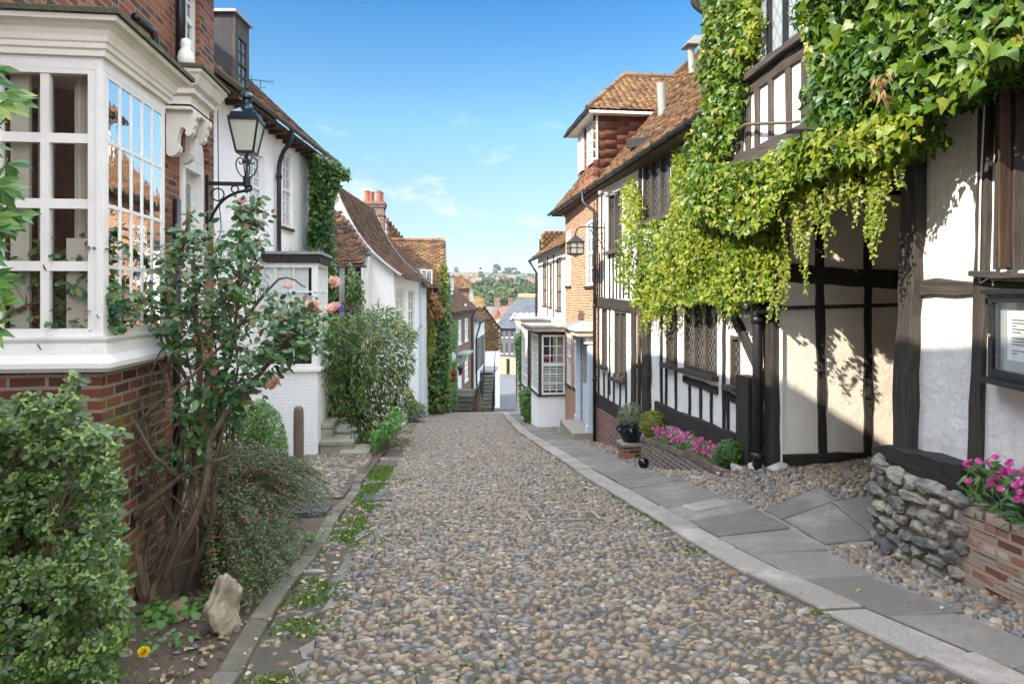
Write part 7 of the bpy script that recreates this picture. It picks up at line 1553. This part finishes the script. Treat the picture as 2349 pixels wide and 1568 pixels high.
# soft light shrub and dark filler behind the rose
t = thing('feathery_shrub', 'soft pale green feathery shrub against the white painted brick', 'shrub', (-2.3, 9.8, g(-2.3, 9.8)))
P = cloud([(545, 970), (575, 925), (600, 915), (640, 950), (655, 1000), (660, 1050), (620, 1060), (540, 1060)], 5200, 9.0, 10.2, .3, 5, 6); leaves('foliage', L_LIGHT, P, outward(P), R.uniform(.03, .055, len(P)), T_TINY, t, outward(P, .9, .2, -.2), .5); twigs(t, 'stem', [(-2.3, 9.8, -1.2), (-2.4, 9.6, -.8)], P, 60, STEM_B, .006)
t = thing('dark_shrub', 'dark leafy shrub behind the bare rose canes by the handrail', 'shrub', (-2.2, 7.6, g(-2.2, 7.6)))
P = cloud([(470, 900), (545, 900), (560, 960), (560, 1050), (500, 1080), (440, 1120), (430, 1000)], 2200, 6.9, 8.2, .4, 4, 8); leaves('foliage', L_IVY, P, outward(P), R.uniform(.035, .06, len(P)), T_OVAL, t, outward(P, .2), .5); twigs(t, 'stem', [(-2.2, 7.6, -.9), (-2.25, 7.6, -.4)], P, 60, STEM_B, .008)
# buddleia
t = thing('buddleia', 'large green buddleia with narrow leaves and a few violet spikes leaning over the kerb', 'shrub', (-2.1, 17, g(-2.1, 17)))
B1 = [(728, 780), (755, 730), (775, 720), (810, 720), (850, 715), (880, 700), (905, 715), (930, 745), (955, 760), (945, 800), (948, 850), (930, 880), (958, 925), (940, 950), (900, 960), (880, 1000), (850, 1030), (805, 1000), (800, 965), (760, 960), (730, 930), (724, 860)]
P = cloud(B1, 7200, 15.4, 18.4, .45, 2.2, 12); n = len(P); leaves('foliage', L_BUDD, P, outward(P, .8), R.uniform(.10, .19, n), T_LANCE, t, outward(P, -.3, .3, -.2), .5, None, .45)
st = stems(t, 'stem', [(.04, Vector((-2.1, 17, -2.2)), Vector((-2.0, 16.9, -1)), Vector(P[i])) for i in range(0, 300, 12)], STEM_B, .03); twigs(t, 'twig', st, P, 350, STEM_B, .006)
for u, v in ((758, 790), (772, 800), (780, 790), (800, 720), (862, 700), (880, 805), (795, 1020), (840, 765), (958, 760)):
    q = np.array(onY(u, v, 15.9)); n = 60; k = R.random((n, 1)); leaves('flower_spike', P_VIOLET, q + np.hstack([R.normal(0, .025, (n, 2)), np.zeros((n, 1))]) + k * np.array((.08, 0, .16)), R.normal(0, 1, (n, 3)), R.uniform(.02, .03, n), T_TINY, t)
# ivy column at the end of the white house
t = thing('ivy_column', 'tall dark ivy column climbing the far end of the white house to the gutter', 'ivy', (-2.9, 18.6, g(-2.9, 18.6)))
IV = [(708, 362), (722, 350), (748, 362), (775, 372), (800, 395), (802, 412), (780, 412), (772, 440), (764, 470), (766, 560), (770, 640), (762, 700), (768, 760), (745, 800), (742, 960), (716, 970), (722, 800), (724, 700), (716, 640), (706, 560), (712, 450)]
P = cloud(IV + [], 7600, 17.4, 18.3, .08, 2.5, 14); n = len(P); leaves('foliage', L_IVY, P, np.tile((.7, -.6, .5), (n, 1)), R.uniform(.07, .125, n), T_IVY, t, None, .45); Q = P[R.random(n) < .12]; leaves('young_foliage', L_BUDD, Q + np.array((.1, -.1, 0)), np.tile((.7, -.6, .5), (len(Q), 1)), R.uniform(.06, .1, len(Q)), T_IVY, t, None, .45)
stems(t, 'stem', [(.05, Vector((-2.95, 18.7, -3)), Vector((-2.9, 18.7, 0)), Vector((-2.9, 18.6, 3)), onY(740, 380, 18.5))] + [(.02, onY(745, 480 + 60 * k, 18.4), onY(720, 560 + 60 * k, 18.4), onY(735, 700 + 50 * k, 18.4)) for k in range(4)], STEM_B, .04); twigs(t, 'twig', [onY(750, 400, 18.5)], np.array([onY(u, v, 18.4) for u, v in ((790, 380), (800, 400), (785, 372), (770, 360))]), 4, STEM_B, .006)
t = thing('climbing_rose', 'thin climbing plant with sparse leaves on the half timbered cottage', 'climber', (-2.6, 19.5, g(-2.6, 19.5))); P = cloud([(800, 600), (830, 640), (840, 700), (870, 740), (820, 760), (790, 700)], 700, 19, 20.5, .5, 2, 5); leaves('foliage', L_BUDD, P, outward(P), R.uniform(.07, .12, len(P)), T_OVAL, t, None, .5); twigs(t, 'stem', [(-2.6, 19.5, -2.5), (-2.5, 19.6, -.5)], P, 60, STEM_B, .008)
# creeper on the lower house, rust coloured patch, side strip
t = thing('house_creeper', 'bright yellow green creeper with a rusty patch covering the house below the orange roof', 'creeper', (0, YF, g(0, YF)))
P1 = cloud([(956, 700), (985, 690), (1005, 720), (1022, 700), (1030, 640), (1034, 760), (1032, 900), (1028, 940), (985, 940), (958, 930), (960, 820)], 6000, YF - 1.2, YF - .1, .35, 1.3, 3); n = len(P1); leaves('foliage', L_BUDD, P1, np.tile((.3, -.8, .5), (n, 1)), R.uniform(.12, .22, n), T_IVY, t, None, .45)
P = cloud([(958, 690), (990, 700), (1000, 760), (990, 830), (962, 850)], 2000, YF - 1.5, YF - 1.0, .3, 1.2, 9); leaves('golden_foliage', L_YEL, P, np.tile((.3, -.7, .6), (len(P), 1)), R.uniform(.12, .2, len(P)), T_IVY, t, None, .45)
P = cloud([(958, 640), (985, 655), (1006, 690), (1020, 720), (990, 735), (960, 720)], 1500, YF - 1.6, YF - .6, .2, 1.2, 10); leaves('rusty_foliage', L_RUST, P, np.tile((.3, -.7, .6), (len(P), 1)), R.uniform(.1, .2, len(P)), T_OVAL, t, None, .45)
P = cloud([(1012, 600), (1026, 610), (1030, 740), (1018, 740), (1010, 690)], 1300, YF - .3, YF + .1, .2, 1.2, 11); leaves('golden_foliage', L_YEL, P, np.tile((.3, -.7, .6), (len(P), 1)), R.uniform(.08, .15, len(P)), T_OVAL, t, None, .45)
P = cloud([(1028, 720), (1042, 735), (1050, 745), (1046, 800), (1050, 945), (1030, 950)], 2600, 35.5, 37.5, .2, 1.2, 12); leaves('side_foliage', L_LIGHT, P, np.tile((.4, -.8, .4), (len(P), 1)), R.uniform(.1, .2, len(P)), T_LANCE, t, None, .35)
stems(t, 'stem', [(.06, Vector((.3, YF - .2, -5)), Vector((.2, YF - .25, -2)), Vector((0, YF - .3, 1)))], STEM_B, .05)
def posy(name, label, cat, poly, Y0, Y1, nl, nf, sl, rf, lm, fm, tpl=T_OVAL, stem=None):
    P = cloud(poly, nl, Y0, Y1, .2, 2, 5); t = thing(name, label, cat, (P[:, 0].mean(), P[:, 1].mean(), P[:, 2].min())); leaves('foliage', lm, P, outward(P), R.uniform(*sl, len(P)), tpl, t, outward(P, -.1), .5)
    if nf: Q = cloud(poly, nf, Y0 - .05, Y0 + .1); blossoms(t, Q, rf, fm)
    return t
t = posy('hanging_basket', 'hanging basket of red flowers on the creeper covered wall below the oval sign', 'flower basket', [(1003, 850), (1020, 838), (1045, 845), (1046, 870), (1020, 875), (1004, 868)], 33.2, 34.0, 900, 130, (.1, .18), .07, L_BUDD, P_RED); q = onY(1024, 875, 33.6); m = MB(); m.lathe(q, [(.05, -.3), (.25, -.12), (.3, .05), (.2, .05)], 14); m.build('basket', DARK, t)
t = posy('flower_tub', 'stone tub of scarlet flowers at the bottom of the creeper wall', 'flower tub', [(985, 915), (1000, 900), (1018, 910), (1020, 925), (985, 930)], 31.8, 32.3, 600, 130, (.1, .16), .075, L_GREYG, P_RED); q = onY(1012, 935, 32.0); m = MB(); m.lathe(q, [(.2, -.4), (.26, .0), (.2, .0)], 14); m.build('tub', STEPSTONE, t)
posy('lavender', 'grey green lavender clump at the foot of the leaning white house', 'shrub', [(925, 935), (945, 918), (970, 930), (975, 948), (950, 958), (920, 955)], 25.5, 27.0, 1800, 0, (.10, .2), 0, L_GREYG, None, T_LANCE)
posy('lush_border', 'low mixed leaves at the foot of the creeper covered house', 'plants', [(900, 930), (930, 960), (880, 1010), (850, 1040), (850, 1000), (890, 960)], 14.5, 18, 900, 0, (.06, .12), 0, L_WEED, None)
# right hand far bushes
t = posy('round_bush', 'dark green round bush beside the white bay window on the right pavement', 'bush', [(1193, 905), (1205, 890), (1225, 880), (1236, 900), (1236, 975), (1215, 975), (1198, 950)], 23.5, 25.4, 3200, 0, (.07, .12), 0, L_BOX, None); twigs(t, 'stem', [(3.5, 24.5, -3.1)], np.array([(3.5, 24.4, -1.4), (3.3, 24.2, -1.8), (3.6, 24.6, -1.2)]), 3, STEM_B, .03)
t = posy('wall_vine', 'bright green leafy vine on the wall beyond the second bay window', 'vine', [(1182, 780), (1196, 762), (1212, 768), (1212, 900), (1195, 905), (1192, 830)], 29.4, 30.6, 2600, 0, (.12, .2), 0, L_LIGHT, None); stems(t, 'stem', [(.05, Vector((3.8, 30, -3.8)), Vector((3.7, 30, 0)))], STEM_B, .05); m = MB(); m.box(3.75, 4.6, 29.9, 30.4, -4.5, .9); m.build('wall', PLASTER, t)
# flowers in the long planter
t = thing('busy_lizzies', 'row of magenta flowers with dark leaves filling the long brick planter', 'flowers', (4.15, 11, g(4.1, 11) + .4))
(ya0, yb0, _), (ya1, yb1, _) = PL_SECS; ya, yb = ya1 + .35, yb0 - .5
k = 2600; Y = R.uniform(ya, yb, k); X = R.uniform(3.93, 4.3, k); zt = np.interp(Y, [ya1, yb1, yb0], [ztp(1650, 1076, XP), ztp(1574, 1036, XP), ztp(1470, 1000, XP)]); Z = zt + R.uniform(-.12, .2, k) * (1 - .3 * np.abs(X - 4.1) / .2) + .05 * fractal(np.stack([X, Y, Y], 1), 5, 3)
P = np.stack([X, Y, Z], 1); leaves('foliage', L_BOX, P, np.tile((-.4, -.3, .8), (k, 1)), R.uniform(.05, .09, k), T_LANCE, t, np.tile((-.5, -.4, .1), (k, 1)), .5, None, .8)
sel = R.choice(k, 300, False); sel = sel[Z[sel] > zt[sel] + .02]; blossoms(t, P[sel] + np.array((-.04, -.03, .07)), .027, P_MAG)
def ball(name, label, c, r, n, size, mat, tpl=T_OVAL, group=None):
    t = thing(name, label, 'shrub', (c[0], c[1], c[2] - r)); d = unit(R.normal(0, 1, (n, 3))); P = np.array(c) + d * (r * R.uniform(.6, 1.0, (n, 1)) * (1 + .10 * fractal(d, 4, n)[:, None])); leaves('foliage', mat, P, d + np.array((0, 0, .2)), R.uniform(*size, n), tpl, t, d + np.array((0, 0, .2)), .4, None, .5); twigs(t, 'stem', [(c[0], c[1], c[2] - r - .05)], P, 40, STEM_B, .005); return t
q = onX(1672, 1040, 4.12); ball('box_ball', 'clipped dark green box ball at the near end of the brick planter', (4.12, q.y, q.z), .20, 2600, (.02, .035), L_BOX)
q = onX(1497, 972, 4.08); ball('golden_ball', 'golden green rounded shrub at the far end of the brick planter', (4.08, q.y, q.z), .26, 2200, (.03, .05), L_YEL)
c = POT + Vector((0, 0, hp + .12)); ball('pot_shrub', 'pale feathery round shrub growing in the black glazed pot', tuple(c), .27, 2600, (.03, .05), L_GREYG, T_TINY)
t = thing('impatiens', 'magenta flowers with dark glossy leaves spilling from the salty red brick planter', 'flowers', (4.1, 4.3, .06)); k = 760; Y = R.uniform(3.5, 4.7, k); X = R.uniform(3.95, 4.3, k); Z = .05 + R.uniform(0, .36, k) * (1 - ((X - 4.12) / .25) ** 2 * .6); P = np.stack([X, Y, Z], 1)
leaves('foliage', L_BOX, P, np.tile((-.5, -.4, .8), (k, 1)), R.uniform(.07, .115, k), T_LANCE, t, R.normal(0, 1, (k, 3)) + np.array((-.6, -.2, -.1)), .4); sel = R.choice(k, 170, False); sel = sel[Z[sel] > .14]; blossoms(t, P[sel] + np.array((-.06, -.03, .07)), .027, P_MAG, 'blossom', (-.6, -.6, .6)); twigs(t, 'stem', [(4.1, 4.3, .02), (4.1, 4.0, .02)], P, 80, STEM_G, .005)
# dandelion and weeds in the bed
q = onY(330, 1495, 3.62); t = thing('dandelion', 'yellow dandelion flower with bright toothed leaves at the bottom of the bed', 'dandelion', (q.x - .1, 3.6, g(-1.6, 3.6))); stems(t, 'stem', [(.004, Vector((q.x - .06, 3.55, -.42)), Vector((q.x - .02, 3.58, q.z - .1)), q)], STEM_G, .004); bloom(t, q, .026, P_YEL, 'bloom', 34, (.2, -.6, .7), 3)
c = onY(275, 1560, 3.35); n = 26; an = R.uniform(0, 6.28, n); leaves('foliage', L_LIGHT, np.tile((c.x, 3.4, g(-1.6, 3.4) + .06), (n, 1)), np.stack([np.cos(an) * -.5, np.sin(an) * -.5, np.ones(n)], 1), R.uniform(.12, .2, n), leaf_tpl([(.02, 0), (.06, .2), (.15, .4), (.12, .5), (.2, .7), (.17, .85), (.01, 1)], .25, .35), t, np.stack([np.cos(an), np.sin(an), np.full(n, .55)], 1), .15, None, .15)
def weeds(name, label, c, r, n, size, mat, tpl): 
    P = np.column_stack([R.normal(c[0], r, n), R.normal(c[1], r, n)]); P = np.column_stack([P, gz(P[:, 0], P[:, 1]) + R.uniform(.03, .12, n)]); t = thing(name, label, 'plant', (c[0], c[1], g(*c))); leaves('foliage', mat, P, np.tile((.1, -.3, 1), (n, 1)), R.uniform(*size, n), tpl, t, R.normal(0, 1, (n, 3)) * (1, 1, .2), .3); return t
T_ROUND = leaf_tpl([(.05, 0), (.4, .15), (.48, .5), (.3, .85), (.02, .95)], .1, .1)
weeds('round_leaved_weed', 'low round leaved weed at the foot of the rose canes', (-1.78, 4.85), .10, 90, (.04, .07), L_WEED, T_ROUND); weeds('ferny_weed', 'pale ferny weed beside the tall sandstone lump', (-1.5, 5.15), .09, 120, (.03, .05), L_LIGHT, T_OVAL); weeds('seedling', 'small spreading seedling among fallen leaves in front of the sandstone', (-1.62, 4.3), .10, 40, (.03, .05), L_WEED, T_OVAL); weeds('kerb_weed', 'leafy weed sprouting along the kerb below the cotoneaster', (-1.2, 6.9), .12, 120, (.03, .05), L_LIGHT, T_OVAL)
# ------------------------------------------------------------------ the valley and the hill beyond
t = thing('slate_building', 'long blue grey slate roofed building with rooflights at the foot of the street', 'building', (12, 95, -13))
Ys = 92.0; xl, xr = onY(1150, 760, Ys).x, onY(1262, 760, Ys + 4).x; ze = onY(1150, 752, Ys).z; zrg = onY(1190, 679, Ys + 9).z; zb = -9.3; zm = onY(1150, 822, Ys).z
xr = onY(1268, 760, Ys - 3).x; Fz = Frame(xl, Ys + 2, xr, Ys - 3, 1)
hol = []
for r0, r1 in ((753, 773), (787, 810)):
    for u in (1151, 1163, 1175, 1188, 1202, 1217): q = Fz.rect(u - 2.6, r0, u + 2.6, r1, 0); hol.append((q[0], q[1], q[2], q[3]))
zm = min(q[2] for q in hol) - .5
m = MB(); wall(m, Fz, 0, Fz.L, zm, ze, hol, .15); m.quad(Fz.p(0, 0, zb), Fz.p(0, 0, ze), Fz.p(0, -14, ze), Fz.p(0, -14, zb)); m.build('wall', m_plaster('slate_cladding', (.075, .088, .105), (.06, .065, .075), .3), t)
for h in hol: window(t, Fz, h, 1, 1, -.05, .12, .03, TIMBER_BROWN, GLASS_D, False, WHITE)
m = MB(); wall(m, Fz, 0, Fz.L, zb, zm - .004, [(1, 1.6, zb, zb + 2.6), (3, 4.4, zb, zb + 2.6), (5, 6.4, zb, zb + 2.6)], .3); m.build('ground_floor', BR_TAN, t)
m = MB(); m.fbox(Fz, 3.05, 4.35, -.2, -.12, zb, zb + 2.55); m.build('shop_door', m_paint('shop_green', (.10, .35, .2), .5, .2), t); m = MB(); m.fbox(Fz, 3.3, 4.1, -.118, -.1, zb + .4, zb + 2.2); m.fbox(Fz, 5.1, 6.3, -.25, -.2, zb + .3, zb + 2.4); m.build('shop_glass', GLASS_D, t)
q0 = onY(1190, 679, Ys + 9); tl = q0; tr = onY(1275, 681, Ys + 5)
tiles('roof', Fz.p(-.6, .5, ze - .1), Fz.p(Fz.L, .5, ze - .1), tr, tl, TILE_SLATE, t, .7, .36, .02, lift=.03, jit=.5)
m = MB(); m.quad(Fz.p(-.6, .5, ze - .1), tl, Fz.p(-.6, -16, ze)); m.build('roof_hip', TILE_SLATE, t)
m = MB(); m.tube([tl + Vector((0, 0, .1)), tr + Vector((0, 0, .1))], .28, 8); m.build('ridge', m_paint('ochre_ridge', (.5, .36, .1), .8, .2), t)
for k in range(6):
    a = 3.2 + k * 2.1; v0, v1 = .20, .42; A_, B_ = Fz.p(-.6, .5, ze - .1), Fz.p(Fz.L, .5, ze - .1); f = lambda a, v: (A_ + (B_ - A_) * (a / 17)) * (1 - v) + (tl + (tr - tl) * (a / 17)) * v + Vector((0, 0, .14)); m = MB(); P = [f(a, v0), f(a + .95, v0), f(a + .95, v1), f(a, v1)]; m.prism(P, (0, 0, .12)); m.build('rooflight', GLASS_PALE if k else GLASS_D, t)
def row_house(name, label, u0, u1, vr, ve, Y, wallm, roofm, gable=False, depth=9, group=None, chim=1, zb=None, wins=0, cat='house'):
    a, b = onY(u0, ve, Y), onY(u1, ve, Y); ze = a.z; zr = onY(u0, vr, Y + depth / 2).z; gr = g((a.x + b.x) / 2, Y) - 1; zb = gr if zb is None else zb
    t = thing(name, label, cat, ((a.x + b.x) / 2, Y, zb), group); m = MB(); m.box(a.x, b.x, Y, Y + depth, zb, ze)
    if gable: mid = (a.x + b.x) / 2; m.quad((a.x, Y, ze), (b.x, Y, ze), (mid, Y, zr))
    m.build('wall', wallm, t); m = MB(); e = .05 * (b.x - a.x)
    if gable:
        mid = (a.x + b.x) / 2; m.quad((a.x - e, Y - .4, ze - .3), (mid, Y - .4, zr + .1), (mid, Y + depth, zr + .1), (a.x - e, Y + depth, ze - .3)); m.quad((b.x + e, Y - .4, ze - .3), (b.x + e, Y + depth, ze - .3), (mid, Y + depth, zr + .1), (mid, Y - .4, zr + .1))
    else:
        h = .12 * (b.x - a.x); A, B, C, D = (a.x - e, Y - .5, ze - .2), (b.x + e, Y - .5, ze - .2), (b.x - h, Y + depth / 2, zr), (a.x + h, Y + depth / 2, zr); A2, B2 = (a.x - e, Y + depth + .5, ze - .2), (b.x + e, Y + depth + .5, ze - .2); m.quad(A, B, C, D); m.quad(B2, A2, D, C); m.quad(A, D, A2); m.quad(B, B2, C)
    ro_ = m.build('roof', roofm, t)
    if wins and not gable:
        m = MB(); 
        for k in range(wins):
            x = a.x + (b.x - a.x) * (k + .5) / wins; m.box(x - .7, x + .7, Y - .05, Y + .1, ze - 2.2, ze - .8)
        m.build('window', GLASS_D, t)
    if gable: mid = (a.x + b.x) / 2; m = MB(); m.box(mid - .7, mid + .7, Y - .06, Y + .1, ze - .6, ze + .8); m.build('window', WHITE, t)
    for k in range(chim):
        x = a.x + (b.x - a.x) * (.5 if chim == 1 else (.15 + .7 * k / (chim - 1))); m = MB(); s_ = .45 if Y < 400 else .7; m.box(x - s_, x + s_, Y + depth / 2 - s_, Y + depth / 2 + s_, ze, zr + (1.3 if Y < 400 else 1.6)); m.box(x - s_ * 1.2, x + s_ * 1.2, Y + depth / 2 - s_ * 1.2, Y + depth / 2 + s_ * 1.2, zr + (1.303 if Y < 400 else 1.603), zr + 1.55 + (0 if Y < 400 else .4)); c_ = m.build('chimney', BR_BROWN, ro_)
        if Y < 400:
            m = MB()
            for j in range(4): m.lathe((x - .33 + .22 * j, Y + depth / 2, zr + 1.55), [(.09, 0), (.08, .5), (.06, .5)], 8)
            m.build('chimney_pot', TERRACOTTA, c_)
    return t
def m_far(name, c, c2): s = S(name); return s.done(s.mix(s.noise(s.pos(), .35, 4, .6), c, c2), .9)
RF1, RF2, RF3, RF4 = m_far('far_red_tiles', (.20, .085, .055), (.15, .065, .045)), m_far('far_orange_tiles', (.25, .12, .075), (.19, .09, .055)), m_far('far_brown_tiles', (.17, .08, .06), (.13, .07, .055)), m_far('far_slate', (.13, .13, .14), (.10, .10, .11))
WF1, WF2, WF3 = m_far('far_white_wall', (.62, .6, .55), (.5, .48, .44)), m_far('far_brick_wall', (.22, .12, .09), (.17, .09, .07)), m_far('far_buff_wall', (.45, .36, .27), (.36, .28, .2))
row_house('terrace_house', 'dark roofed terrace house with twin chimneys behind the ochre tile hung gable', 1104, 1150, 703, 742, 150, BR_BROWN, RF4, False, 10, None, 2)
row_house('gabled_house', 'orange brick gabled house with a white window beyond the slate roof', 1129, 1156, 710, 742, 140, m_far('orange_gable', (.48, .19, .10), (.4, .16, .09)), RF3, True, 12, None, 0)
row_house('terrace_house', 'brown roofed terrace with pale chimneys left of the slate roof', 1140, 1182, 702, 728, 158, BR_BROWN, RF3, False, 9, None, 2)
HG = 'red roofed houses on the far hill'
H = [(1028, 1047, 627, 634, 1230, 0, 0, 1), (1046, 1060, 629, 636, 1220, 0, 1, 1), (1060, 1078, 630, 637, 1210, 0, 0, 1), (1076, 1092, 629, 636, 1190, 1, 1, 2), (1090, 1104, 631, 637, 1170, 0, 1, 1), (1048, 1072, 637, 645, 1010, 2, 2, 1), (1030, 1047, 633, 641, 1080, 0, 0, 1), (1072, 1090, 637, 644, 1030, 0, 0, 1), (1086, 1108, 637, 644, 990, 1, 2, 1), (1104, 1124, 635, 641, 1060, 0, 1, 2), (1122, 1142, 636, 642, 1080, 2, 1, 2), (1140, 1160, 636, 641, 1100, 1, 1, 2), (1150, 1176, 638, 645, 1000, 0, 1, 2), (1176, 1196, 639, 645, 1020, 2, 1, 2), (1196, 1222, 640, 647, 960, 0, 1, 3), (1220, 1246, 641, 648, 950, 2, 1, 3), (1112, 1130, 631, 636, 1200, 3, 0, 2), (1134, 1156, 632, 636, 1210, 2, 0, 2), (1164, 1184, 633, 638, 1200, 1, 0, 2), (1200, 1222, 634, 639, 1180, 0, 1, 2), (1222, 1244, 635, 640, 1170, 2, 1, 2), (1000, 1020, 630, 638, 1100, 0, 0, 1), (1098, 1114, 643, 650, 930, 0, 2, 1), (1060, 1080, 646, 654, 900, 2, 2, 1)]
for u0, u1, vr, ve, Y, rm, wm, ch_ in H: row_house('hill_house', 'small red roofed house among others on the far green hill', u0, u1, vr - 1, ve, Y, (WF1, WF2, WF3)[wm], (RF1, RF2, RF3, RF4)[rm], False, 10, HG, ch_, None, 3)
q = onY(1061, 628, 1400); t = thing('radio_mast', 'thin radio mast standing on the skyline of the far hill', 'mast', (q.x, 1400, q.z - 6)); m = MB(); m.tube([q - Vector((0, 0, 8)), onY(1061, 596, 1400)], .35, 5); m.build('mast', GALV, t)
def far_tree(label, u, vt, vb, hw, Y, mat, group=None, n=520, kind='round_tree', blobs=9, trunkv=None):
    b = onY(u, vb, Y); tp = onY(u, vt, Y); k = Y / FD; Wd = hw * k; H_ = tp.z - b.z; t = thing(kind, label, 'tree', (b.x, Y, b.z), group); rg = np.random.default_rng(int(u * 7 + vt)); P = []; N_ = []
    for i in range(blobs):
        if kind == 'conifer': hh = rg.uniform(.1, .95); cw = (1 - hh) * .75 * Wd; r = Wd * (.5 * (1 - hh) + .1); ctr = np.array((rg.normal(0, .3) * cw, rg.normal(0, .3) * cw, hh * H_))
        else: hh = rg.uniform(.25, .85); cw = Wd * (1 - (2 * hh - 1.05) ** 2 * .7) * .62; r = Wd * rg.uniform(.32, .52); ctr = np.array((rg.uniform(-1, 1) * cw, rg.uniform(-1, 1) * cw, hh * H_)); ctr[2] = min(ctr[2], H_ - r * .85)
        m_ = n // blobs; d = unit(rg.normal(0, 1, (m_, 3))); d[:, 2] = np.where(d[:, 2] < -.4, -d[:, 2], d[:, 2]); rr = r * rg.uniform(.65, 1.05, (m_, 1)); P.append(ctr + d * rr * np.array((1, 1, .85))); N_.append(d + np.array((0, 0, .3)))
    P = np.concatenate(P) + np.array(b); N_ = np.concatenate(N_); s = Wd * .22; V, F = scatter(T_CLUMP[0], T_CLUMP[1], P, frames(N_ + rg.normal(0, .45, N_.shape), rg.normal(0, 1, N_.shape)), rg.uniform(.6, 1.3, len(P)) * s); np_mesh('crown', V, F, mat, t)
    m = MB(); gb = min(b.z, g(b.x, Y)) - .5; m.tube([(b.x, Y, gb), (b.x + Wd * .03, Y, b.z + H_ * .3), (b.x, Y, b.z + H_ * .75)], [Wd * .10, Wd * .07, Wd * .02], 6); 
    for i in range(5): a = i * 1.26 + u; m.tube([(b.x, Y, b.z + H_ * .3), (b.x + math.cos(a) * Wd * .5, Y + math.sin(a) * Wd * .5, b.z + H_ * .65)], [Wd * .045, Wd * .012], 4)
    m.build('trunk', STEM_B, t); return t
SK = [('round_tree', 'small round tree alone on the skyline left of the radio mast', 1048, 611, 629, 8, 1380, L_TREE3), ('conifer', 'dark pointed conifer rising above the red hill roofs', 1102, 612, 640, 12, 1060, L_TREE3), ('round_tree', 'tall dark oak breaking the skyline above the hill houses', 1140, 603, 636, 13, 1380, L_TREE3), ('round_tree', 'broad dark oak to the right of the tall skyline oak', 1165, 612, 636, 14, 1370, L_TREE3), ('round_tree', 'spreading dark oak rightmost of the skyline oak clump', 1184, 612, 638, 13, 1360, L_TREE3), ('round_tree', 'low rounded dark tree on the skyline at the white house gutter', 1232, 627, 638, 14, 1390, L_TREE3)]
for kd, lab, u, vt, vb, hw, Y, mt in SK: far_tree(lab, u, vt, vb, hw, Y, mt, None, 420, kd, 10)
GH = 'hedgerow trees along the far skyline'
for u in (1076, 1090, 1116, 1124, 1206, 1218): far_tree('low hedgerow tree along the far skyline between the taller trees', u, 625 + (u % 4), 637, 10, 1420, L_TREE3, GH, 200, 'hedge_tree', 6)
GW = 'trees of the valley wood'
W = [(1092, 668, 712, 12, 560, 0), (1108, 664, 705, 13, 580, 0), (1124, 662, 700, 12, 600, 0), (1142, 664, 705, 12, 590, 0), (1158, 663, 705, 12, 600, 0), (1178, 662, 710, 13, 560, 0), (1195, 661, 720, 15, 540, 0), (1214, 666, 720, 14, 520, 0), (1232, 664, 730, 15, 500, 0), (1248, 670, 740, 15, 480, 0), (1070, 672, 715, 14, 540, 0),
     (1098, 682, 735, 20, 430, 1), (1124, 680, 740, 24, 420, 1), (1152, 676, 742, 24, 410, 1), (1176, 680, 745, 22, 400, 1), (1104, 696, 760, 20, 370, 1), (1130, 692, 762, 18, 365, 0), (1156, 690, 764, 20, 360, 0), (1180, 698, 760, 18, 350, 0), (1206, 690, 750, 18, 390, 0), (1226, 684, 750, 18, 400, 0), (1240, 690, 760, 14, 380, 1), (1120, 712, 765, 14, 330, 1), (1146, 718, 765, 12, 320, 1), (1172, 716, 765, 13, 320, 1), (1194, 712, 765, 14, 320, 1), (1084, 690, 750, 16, 420, 0), (1066, 690, 750, 16, 430, 0), (1260, 680, 760, 18, 400, 0)]
for u, vt, vb, hw, Y, k in W: vt -= 27; vb -= 27; far_tree('pale willow like tree in the valley wood below the hill' if k else 'mid green tree in the valley wood below the hill', u, vt, vb + 8, hw * 1.45, Y, (L_TREE, L_TREE2)[k], GW, 900, 'willow_tree' if k else 'wood_tree', 10)
GT = 'garden trees between the hill houses'
rt = random.Random(9)
for k in range(26): u = 1030 + k * 8.4 + rt.uniform(-3, 3); v = rt.uniform(633, 646); far_tree('small garden tree between the red roofed hill houses', u, v - 6, v + 5, rt.uniform(4.5, 8), rt.uniform(880, 1080), (L_TREE, L_TREE3)[k % 2], GT, 150, 'garden_tree', 5)
# haze
hz_ = bpy.data.materials.new('haze_air'); hz_.use_nodes = True; nt = hz_.node_tree; nt.nodes.remove(nt.nodes['Principled BSDF']); pv_ = nt.nodes.new('ShaderNodeVolumePrincipled'); pv_.inputs['Color'].default_value = (.80, .87, .95, 1); pv_.inputs['Density'].default_value = 0.00010; nt.links.new(pv_.outputs[0], nt.nodes['Material Output'].inputs['Volume'])
m = MB(); m.box(-9100, 9100, -200, 9100, -30, 110); hz_o = m.build('haze', hz_); tag(hz_o, 'pale air haze over the valley', 'haze', None, 'stuff')
